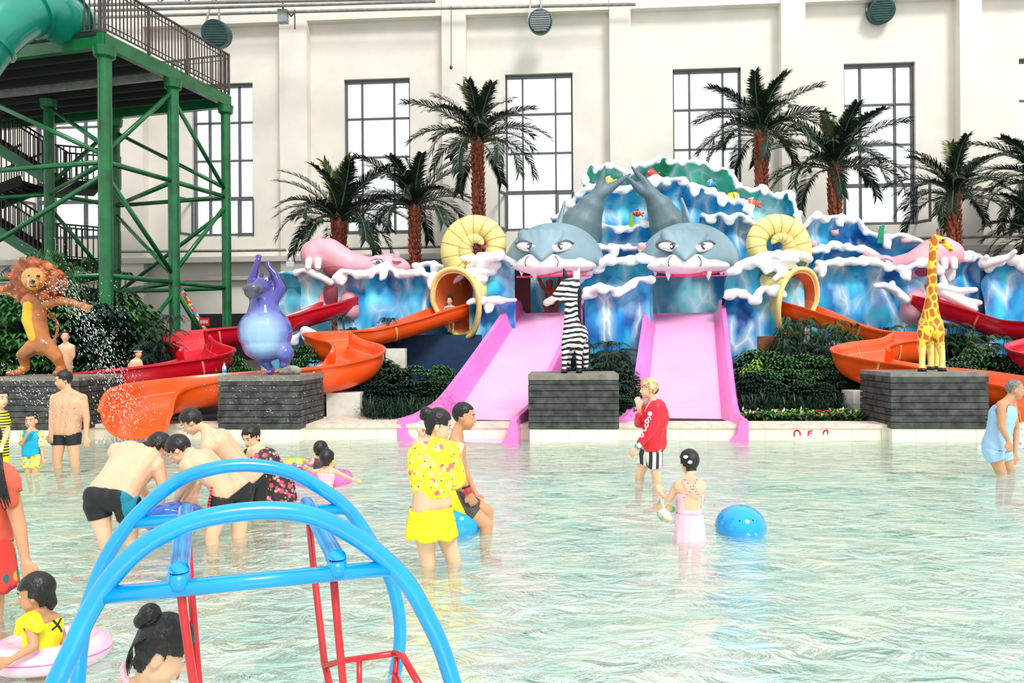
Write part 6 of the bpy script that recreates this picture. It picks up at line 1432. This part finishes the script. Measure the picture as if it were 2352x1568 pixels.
# 8/9 ring children
person('child with wet black hair in the multicoloured ring facing away', 9.2, .55,
    dict(head=(737, 1033), neck=(738, 1050), chest=(737, 1062), pelvis=(735, 1085), shL=(724, 1058), elL=(712, 1066, -.05), wrL=(702, 1062, -.15), shR=(750, 1058), elR=(756, 1074), wrR=(750, 1080, -.1), hipL=(730, 1090), hipR=(742, 1090), knL=(730, 1100, -.1), knR=(742, 1100, -.1)),
    yaw=150, pitch=10, hs=.88, style='bangs', voxel=.010, clothes=[('swimsuit', 'cloth_charcoal', {'torso': (.06, 1.4)}, .008)])
th, q, hl, h, bd, o = person('child with a hair bun and an outstretched arm in the hot pink ring', 8.55, .58,
    dict(head=(752, 1054), neck=(752, 1074), chest=(750, 1086), pelvis=(748, 1112), shL=(734, 1082), elL=(716, 1082, .0), wrL=(706, 1076, -.1), shR=(768, 1082), elR=(794, 1094, -.05), wrR=(814, 1102, -.08), hdR=(822, 1105, -.1), hipL=(742, 1118), hipR=(755, 1118), knL=(742, 1128, -.1), knR=(755, 1128, -.1)),
    yaw=160, pitch=5, hs=.88, style='bangs', voxel=.009, clothes=[('swimsuit', 'cloth_pink', {'torso': (.2, 1.4)}, .007)])
hairblob(th, hl, h, [(0, -.03, .11), (0, -.03, .135)], [.04, .03]); m_ = MB(); m_.torus(hl(0, -.03, .108), .032, .008); m_.build('hair_tie', M['red'], th)
# 10 woman in yellow
th, q, hl, h, bd, o = person('woman with a black bun in a yellow printed blouse and frilled yellow shorts', 5.65, .98,
    dict(head=(1006, 976, .02), neck=(1000, 1010, .02), chest=(996, 1050, 0), pelvis=(990, 1178, 0), shL=(962, 1026, -.06), elL=(958, 1088, .0), wrL=(990, 1090, .2), hdL=(1000, 1080, .24), shR=(1034, 1030, .1), elR=(1050, 1096, .1), wrR=(1048, 1052, .18), hdR=(1052, 1034, .2), hipL=(972, 1196, -.03), hipR=(1014, 1196, .05), knL=(983, 1292, .0), knR=(1042, 1286, .05)),
    yaw=98, pitch=20, skin='skin', style='up', fat=1.06, voxel=.008, clothes=[('shorts', 'cloth_yellow', TR(.745, .17), .012, .006)], hands=(0, 1))
hairblob(th, hl, h, [(0, -.08, .05), (0, -.115, .06), (0, -.12, .03)], [.05, .045, .035])
m_ = MB()   # loose blouse with wide sleeves gathered at the hem
for (a, ra, b_, rb) in ((P(975, 1045, 5.65), .125, P(978, 1103, 5.63), .125), (P(1020, 1046, 5.68), .125, P(1008, 1106, 5.66), .125), (P(998, 1046, 5.65), .145, P(994, 1110, 5.64), .135), (P(966, 1030, 5.6), .07, P(1030, 1032, 5.7), .07),
                        (P(964, 1034, 5.58), .07, P(961, 1082, 5.55), .08), (P(1034, 1036, 5.75), .075, P(1044, 1098, 5.74), .08), (P(975, 1116, 5.64), .105, P(1012, 1118, 5.66), .10)): m_.cap(a, ra, b_, rb, 16)
bl = m_.organic('blouse', M['print_yellow'], th, .012, 6)
for v_ in bl.data.vertices:
    p = v_.co; k = noise.noise(V(p.x * 16, p.y * 16, p.z * 4)) * .012; v_.co = p + v_.normal * k
m_ = MB(); m_.torus(P(1001, 1016, 5.66), .065, .012, Matrix.Rotation(.35, 3, 'Y') @ Matrix.Rotation(.2, 3, 'X'), 24, 8); m_.build('collar_trim', M['cloth_cyan'], th)
frill(th, 'shorts_frill', M['cloth_yellow'], P(990, 1196, 5.65), P(991, 1232, 5.65), .178, .155, .195, .17, .035, 13)
frill(th, 'waistband', M['cloth_yellow'], P(990, 1163, 5.65), P(990, 1200, 5.65), .155, .13, .178, .155, .006, 8)
# 11 seated man
th, q, hl, h, bd, o = person('shirtless man in charcoal and yellow shorts sitting on a blue ball', 6.7, 1.0,
    dict(head=(1066, 956, 0), neck=(1050, 990, 0), chest=(1044, 1030, 0), pelvis=(1046, 1130, .05), shL=(1046, 1014, -.17), elL=(1056, 1080, -.2), wrL=(1074, 1128, -.22), hdL=(1082, 1144, -.22), shR=(1050, 1012, .17), elR=(1066, 1078, .25), wrR=(1090, 1130, .22), hipL=(1046, 1148, -.1), hipR=(1050, 1146, .14), knL=(1118, 1204, -.12), knR=(1120, 1174, .24), anL=(1112, 1290, -.1), anR=(1112, 1280, .25)),
    yaw=88, pitch=8, skin='skint', style='crew', voxel=.009, clothes=[('shorts', 'cloth_charcoal', TR(.82, .62), .012)])
o2 = [x for x in th.children if x.name.startswith('shorts')][0]
pa, pb = P(1034, 1110, 6.6), P(1074, 1190, 6.6)
sidepanel(th, o2, M['cloth_yellow'], lambda p: -.075 < (p - pa).dot(V(-(pb - pa).z, 0, (pb - pa).x).normalized()) - .0 < .02 and p.x < pb.x)
m_ = MB(); w_ = q['wrL']; t_ = (q['wrL'] - q['elL']).normalized(); m_.tube([w_ - t_ * .02, w_ + t_ * .02], .036, 14); m_.build('red_wristband', M['red'], th); m_ = MB(); m_.tube([w_ - t_ * .045, w_ - t_ * .03], .037, 14); m_.build('dark_wristband', M['black'], th)
# 12 kid cap
th, q, hl, h, bd, o = person('child in a white striped swim cap mostly hidden behind the woman in yellow', 11.0, .62,
    dict(head=(969, 986), neck=(968, 1003), chest=(968, 1015), pelvis=(966, 1040), shL=(957, 1010), elL=(952, 1025), wrL=(955, 1038), shR=(980, 1010), elR=(986, 1026), wrR=(982, 1040), hipL=(962, 1044), hipR=(972, 1044), knL=(962, 1060), knR=(972, 1060)),
    yaw=40, pitch=5, hs=.95, style='cap', hair='white', voxel=.011)
m_ = MB()
for a in (-.5, -.2, .1, .4, .7): m_.tube([hl(math.sin(a) * .092 * math.cos(t), .092 * math.cos(a) * 0 + .1 * math.sin(t) - .01, .028 + .1 * math.cos(a) * math.cos(t)) for t in (-.9, -.5, 0, .5, .9)], .003, 5)
m_.build('cap_stripes', M['black'], th)
m_ = MB(); m_.torus(hl(-.03, .09, .005), .018, .003, Matrix.Rotation(PI / 2, 3, 'X'), 16, 5); m_.torus(hl(.03, .09, .005), .018, .003, Matrix.Rotation(PI / 2, 3, 'X'), 16, 5); m_.build('glasses', M['black'], th)
# 13 boy red jacket
th, q, hl, h, bd, o = person('blond boy in a red hooded jacket and black and white striped shorts wading left', 8.9, .95,
    dict(head=(1490, 893, 0), neck=(1499, 918, 0), chest=(1504, 948, 0), pelvis=(1496, 1032, 0), shL=(1484, 934, .17), elL=(1468, 972, .12), wrL=(1469, 938, -.04), hdL=(1466, 924, -.05), shR=(1506, 938, -.15), elR=(1492, 992, -.2), wrR=(1464, 1026, -.2), hdR=(1453, 1042, -.2), hipL=(1488, 1040, .1), hipR=(1502, 1042, -.08), knL=(1470, 1088, .1), knR=(1508, 1098, -.06)),
    yaw=-88, pitch=2, skin='skin', hair='hairb', style='short', hs=.95, voxel=.009, clothes=[('shorts', 'stripe_bw', TR(.82, .55), .016, .002)])
m_ = MB()
for (a, ra, b_, rb) in ((P(1500, 945, 8.98), .11, P(1497, 1020, 9.0), .11), (P(1503, 947, 8.84), .12, P(1498, 1020, 8.82), .115), (P(1513, 960, 8.9), .10, P(1509, 1020, 8.9), .11), (P(1507, 938, 8.9), .12, P(1510, 965, 8.9), .13), (q['shR'], .098, q['elR'], .07), (q['shR'], .098, P(1512, 968, 8.8), .10), (q['elR'], .062, P(1472, 1018, 8.7), .048), (q['shL'], .07, q['elL'], .058), (q['elL'], .058, P(1469, 955, 8.9), .048), (q['shL'], .06, q['shR'], .065)): m_.cap(a, ra, b_, rb, 16)
jk = m_.organic('jacket', M['cloth_red'], th, .013, 5)
for v_ in jk.data.vertices: p = v_.co; v_.co = p + v_.normal * noise.noise(p * 13) * .009
m_ = MB(); m_.chain([(P(1506, 930, 8.9), .06), (P(1520, 945, 8.9), .075), (P(1527, 960, 8.9), .055)]); m_.organic('hood', M['cloth_red'], th, .014, 4)
m_ = MB(); m_.tube([Vector(v_) for v_ in spline([P(1482, 945, 8.82), P(1490, 928, 8.82), P(1502, 922, 8.84), P(1514, 930, 8.82), P(1524, 942, 8.82)], 5)], .011, 8); m_.build('hood_lining', M['cloth_pink'], th)
# white round letters down the sleeve
ax0, ax1 = P(1494, 950, 8.9), P(1475, 1000, 8.9)
m_ = MB(); pts = [(1493, 950, 'o', 1), (1491, 961, 'n', 0), (1486, 967, 'o', 0), (1485, 977, 'u', 0), (1481, 985, 'J', 0), (1474, 999, 'o', 0)]
for x, y, k, fill in pts:
    t_ = (y - 938) / 54.0; c = q['shR'].lerp(q['elR'], min(1, t_)) if t_ < 1 else q['elR'].lerp(q['wrR'], (t_ - 1) * 1.2); c = V(P(x, y, 8.9).x * 1.0 * (c.y - .078) / 8.9, c.y - .078, P(x, y, 8.9).z)
    c.z = HC + (P(x, y, 1).z - HC) * c.y; c.x = P(x, y, 1).x * c.y
    Rx = Matrix.Rotation(PI / 2, 3, 'X')
    if fill: m_.ell(c, .026, .012, .026, 16, 8)
    elif k == 'o': m_.torus(c, .019, .0075, Rx, 20, 8)
    elif k == 'n': m_.tube([c + V(*v_) for v_ in ((-.016, 0, -.016), (-.014, 0, .01), (0, 0, .018), (.014, 0, .01), (.016, 0, -.016))], .007, 8)
    elif k == 'u': m_.tube([c + V(*v_) for v_ in ((-.016, 0, .016), (-.014, 0, -.01), (0, 0, -.018), (.014, 0, -.01), (.016, 0, .016))], .007, 8)
    else: m_.tube([c + V(*v_) for v_ in ((.014, 0, .024), (.01, 0, -.014), (-.004, 0, -.022), (-.016, 0, -.012))], .007, 8)
m_.build('sleeve_lettering', M['white'], th)
m_ = MB(); w_ = q['wrR']; t_ = (q['wrR'] - q['elR']).normalized(); m_.tube([w_ - t_ * .015, w_ + t_ * .015], .034, 14); m_.build('blue_wristband', M['vinylblue'], th)
m_ = MB(); m_.ell(w_ - t_ * .03 + V(0, -.03, 0), .03, .014, .03); m_.build('watch', M['white'], th)
m_ = MB()   # combed blond top and dark side hair
for k in range(16):
    a = -1.0 + 2.0 * k / 15; m_.tube([hl(.07 * math.sin(a), -.06, .085 * math.cos(a) + .03), hl(.082 * math.sin(a), .0, .098 * math.cos(a) + .03), hl(.075 * math.sin(a), .06, .078 * math.cos(a) + .03), hl(.06 * math.sin(a), .092, .05 * math.cos(a) + .025)], [.012, .016, .013, .004], 6)
m_.build('blond_fringe', M['hairb'], th)
m_ = MB(); m_.ell(hl(0, -.055, -.01), .07 * h, .052 * h, .06 * h, R=Matrix((V(1, 0, 0), V(0, 1, 0), V(0, 0, 1)))); m_.build('dark_back_hair', M['wood'], th)
# 14 girl in pink swimsuit
th, q, hl, h, bd, o = person('girl in a pink cross strap swimsuit with white hair clips, back to the camera', 6.27, .70,
    dict(head=(1583, 1062, .05), neck=(1584, 1094), chest=(1586, 1122), pelvis=(1584, 1190), shL=(1557, 1112), elL=(1536, 1146, .06), wrL=(1518, 1134, .14), hdL=(1515, 1124, .16), shR=(1611, 1112), elR=(1613, 1146, .1), wrR=(1590, 1158, .26), hipL=(1573, 1204), hipR=(1597, 1204), knL=(1570, 1262), knR=(1600, 1262)),
    yaw=-162, pitch=12, hs=.86, style='bangs', voxel=.0075, fat=.95, clothes=[('swimsuit', 'cloth_pink', {'torso': (.30, 1.4)}, .007, 0, lambda p: not (p.y < 6.23 and abs(p.x - P(1588, 1150, 6.27).x) < .07 and p.z > P(1588, 1172, 6.2).z))])
fp = striped('pink_dot_trim', (230, 70, 130), (250, 220, 230), 'Z', 14)
m_ = MB(); yb = -.118
def bk(x, y, dd=-.112): return P(x, y, 6.27 + dd)
for pts in ([(1570, 1098, -.05), (1582, 1112, -.105), (1594, 1124, -.11), (1608, 1140, -.09)], [(1602, 1098, -.05), (1595, 1114, -.105), (1585, 1128, -.112), (1566, 1146, -.1)]): m_.tube([Vector(v_) for v_ in spline([bk(*p) for p in pts], 5)], .0055, 6)
m_.build('cross_straps', fp, th)
frill(th, 'swim_skirt', M['cloth_pink'], P(1584, 1178, 6.27), P(1584, 1250, 6.27), .108, .095, .135, .12, .04, 11)
for x, y in ((1575, 1049), (1585, 1061)): m_ = MB(); m_.ell(P(x, y, 6.27 - .045 - .0), .02, .012, .014); m_.build('hair_clip', M['flwhite'], th)
# 15 old man
person('grey haired man in a pale blue vest and shorts wading at the right edge', 9.34, 1.0,
    dict(head=(2331, 894, 0), neck=(2316, 918, 0), chest=(2304, 950, 0), pelvis=(2288, 1022, .0), shL=(2300, 930, -.18), elL=(2300, 980, -.25), wrL=(2316, 1012, -.28), hdL=(2320, 1030, -.3), shR=(2322, 930, .18), elR=(2334, 985, .25), wrR=(2332, 1040, .15), hdR=(2330, 1060, .12), hipL=(2280, 1036, -.08), hipR=(2300, 1034, .12), knL=(2302, 1090, -.1), knR=(2322, 1086, .15)),
    yaw=66, pitch=10, skin='skint', hair='hairg', style='grey', fat=1.12, voxel=.0105, clothes=[('vest', 'cloth_blue', {'torso': (.10, .9)}, .016, .005), ('shorts', 'cloth_blue', TR(.86, .36), .022, .008)])
# 16 woman at the left edge
th, q, hl, h, bd, o = person('woman in a coral blouse and floral skirt at the lower left edge', 4.6, 1.0,
    dict(head=(-38, 1010, .0), neck=(-34, 1058, .0), chest=(-32, 1110, 0), pelvis=(-42, 1245, .0), shL=(-92, 1088, 0), elL=(-110, 1190), wrL=(-100, 1270), shR=(14, 1098, -.02), elR=(44, 1205, -.05), wrR=(58, 1285, -.1), hdR=(64, 1315, -.12), hipL=(-70, 1275), hipR=(-20, 1275), knL=(-72, 1420), knR=(-18, 1420)),
    yaw=60, pitch=30, skin='skint', style='long', voxel=.009, clothes=[('blouse', 'cloth_coral', {'torso': (.02, .9), 'uaR': (0, .34), 'uaL': (0, .34)}, .02, .01)], hands=(0, 1))
frill(th, 'skirt', M['print_skirt'], P(-44, 1235, 4.6), P(-44, 1352, 4.6), .17, .15, .20, .18, .04, 10)
strands(th, [[P(x, 1040, 4.45), P(x + 4, 1080, 4.42), P(x + 12 + (x + 10) * .2, 1125, 4.42), P(x + 22, 1150 + (x % 7) * 3, 4.43)] for x in range(-26, 4, 2)], r=.009)
m_ = MB(); m_.chain([(P(8, 1106, 4.5), .05), (P(34, 1118, 4.52), .03)]); m_.chain([(P(6, 1110, 4.5), .06), (P(22, 1150, 4.52), .05)]); m_.organic('flutter_sleeve', M['cloth_coral'], th, .012, 3)
# 17 girl in pale ring
th, q, hl, h, bd, o = person('small girl in a yellow frilled top sitting in the pale pink swim ring', 3.8, .62,
    dict(head=(82, 1362, 0), neck=(98, 1408, .02), chest=(98, 1436, .02), pelvis=(98, 1520, .03), shL=(72, 1424, -.07), elL=(78, 1484, -.12), wrL=(26, 1514, -.17), hdL=(6, 1524, -.18), shR=(122, 1420, .07), elR=(142, 1462, .12), wrR=(150, 1490, .05), hipL=(88, 1532), hipR=(112, 1532), knL=(80, 1590, .0), knR=(100, 1590, .1), anL=(80, 1690, .05), anR=(100, 1690, .12)),
    yaw=-78, pitch=10, hs=.80, style='bangs', skin='skint', voxel=.0062, fat=1.0, clothes=[('yellow_top', 'cloth_yellow', {'torso': (.12, .98)}, .010, .003)])
hairblob(th, hl, h, [(0, -.06, -.03), (0, -.075, -.08), (.0, -.07, -.115)], [.05, .035, .015], name='hair_back')
m_ = MB(); c = P(72, 1424, 3.72); m_.chain([(P(50, 1428, 3.74), .028), (c, .045), (P(88, 1440, 3.7), .03)]); m_.chain([(P(48, 1432, 3.74), .02), (P(40, 1452, 3.75), .018)]); m_.organic('shoulder_frill', M['cloth_yellow'], th, .007, 3)
m_ = MB(); m_.tube([P(122, 1424, 3.75), P(135, 1438, 3.75), P(142, 1450, 3.78)], .005, 6); m_.tube([P(140, 1420, 3.8), P(132, 1436, 3.75), P(120, 1446, 3.72)], .005, 6); m_.build('black_straps', M['black'], th)
m_ = MB(); m_.ell(hl(.085, -.035, -.05), .01, .008, .012); m_.build('hair_clip', M['white'], th)
# 18 girl front bottom
th, q, hl, h, bd, o = person('girl with a high black bun in the foreground behind the red bars', 2.78, .78,
    dict(head=(376, 1492, .0), neck=(340, 1568, .04), chest=(322, 1612, .06), pelvis=(310, 1760, .1), shL=(275, 1590, .0), elL=(250, 1680), wrL=(270, 1740, -.1), shR=(372, 1604, .08), elR=(390, 1690, .1), wrR=(370, 1750), hipL=(290, 1790, .1), hipR=(335, 1790, .14), knL=(290, 1850, .1), knR=(335, 1850, .14)),
    yaw=108, pitch=32, hs=1.0, style='up', voxel=.006, clothes=[('swim_top', 'cloth_pink', {'torso': (.16, 1.4)}, .008, .002)], fat=.95)
hairblob(th, hl, h, [(0, -.085, .075), (0, -.11, .09), (0, -.12, .06)], [.036, .040, .03], vox=.006)
m_ = MB(); tq = (hl(0, -.07, .14) - hl(0, -.04, .10)).normalized(); m_.tube([hl(0, -.076, .068), hl(0, -.082, .073)], .035, 14); m_.build('orange_hair_tie', M['orange'], th)
strands(th, [[hl(x, -.07, .05), hl(x * 1.1, -.104, .0), hl(x * 1.1, -.10, -.05) + V(0, 0, -.01), hl(x * 1.0, -.088, -.06) + V(-.004, 0, -.035 - .03 * ((k * 3) % 5) / 5)] for k, x in enumerate([-.06 + .01 * i for i in range(13)])], r=.005)
m_ = MB(); m_.tube([P(292, 1568, 2.72), P(282, 1535, 2.76), P(290, 1520, 2.8)], .012, 8); m_.build('shoulder_strap', M['cloth_pink'], th)
# far bathers
person('distant shirtless boy sitting behind the lion statue legs', 14.9, .75,
    dict(head=(150, 772), neck=(152, 788), chest=(152, 802), pelvis=(152, 838), shL=(138, 796), elL=(134, 818), wrL=(140, 838), shR=(168, 796), elR=(170, 818), wrR=(160, 838), hipL=(145, 844), hipR=(160, 844), knL=(145, 870), knR=(160, 870)), yaw=30, style='short', voxel=.016, fat=1.1, eyes=False)
th, q, hl, h, bd, o = person('distant boy with a white headband riding down the red slide', 14.75, .75,
    dict(head=(317, 811), neck=(314, 824), chest=(312, 834), pelvis=(308, 858), shL=(304, 830), elL=(296, 840), wrL=(304, 848), shR=(322, 830), elR=(326, 842), wrR=(322, 852), hipL=(304, 862), hipR=(312, 862), knL=(316, 868), knR=(322, 868)), yaw=70, style='short', hs=.8, voxel=.014, eyes=False)
m_ = MB(); m_.torus(hl(0, -.0, .045), .085 * h, .012 * h); m_.build('headband', M['white'], th)
person('small child peeking out of the left yellow shell mouth on the orange slide', 18.2, .7,
    dict(head=(1033, 690), neck=(1034, 702), chest=(1034, 710), pelvis=(1036, 728), shL=(1024, 706), elL=(1020, 715), wrL=(1026, 722), shR=(1044, 706), elR=(1048, 716), wrR=(1044, 722), hipL=(1030, 730), hipR=(1040, 730), knL=(1030, 732, -.2), knR=(1040, 732, -.2)), yaw=-10, style='short', hs=.9, voxel=.014, clothes=[('shirt', 'cloth_cyan', {'torso': (.1, 1.4)}, .012)], eyes=False)
print('OBJECTS', len(bpy.data.objects), 'size', sum(len(m.vertices) for m in bpy.data.meshes))
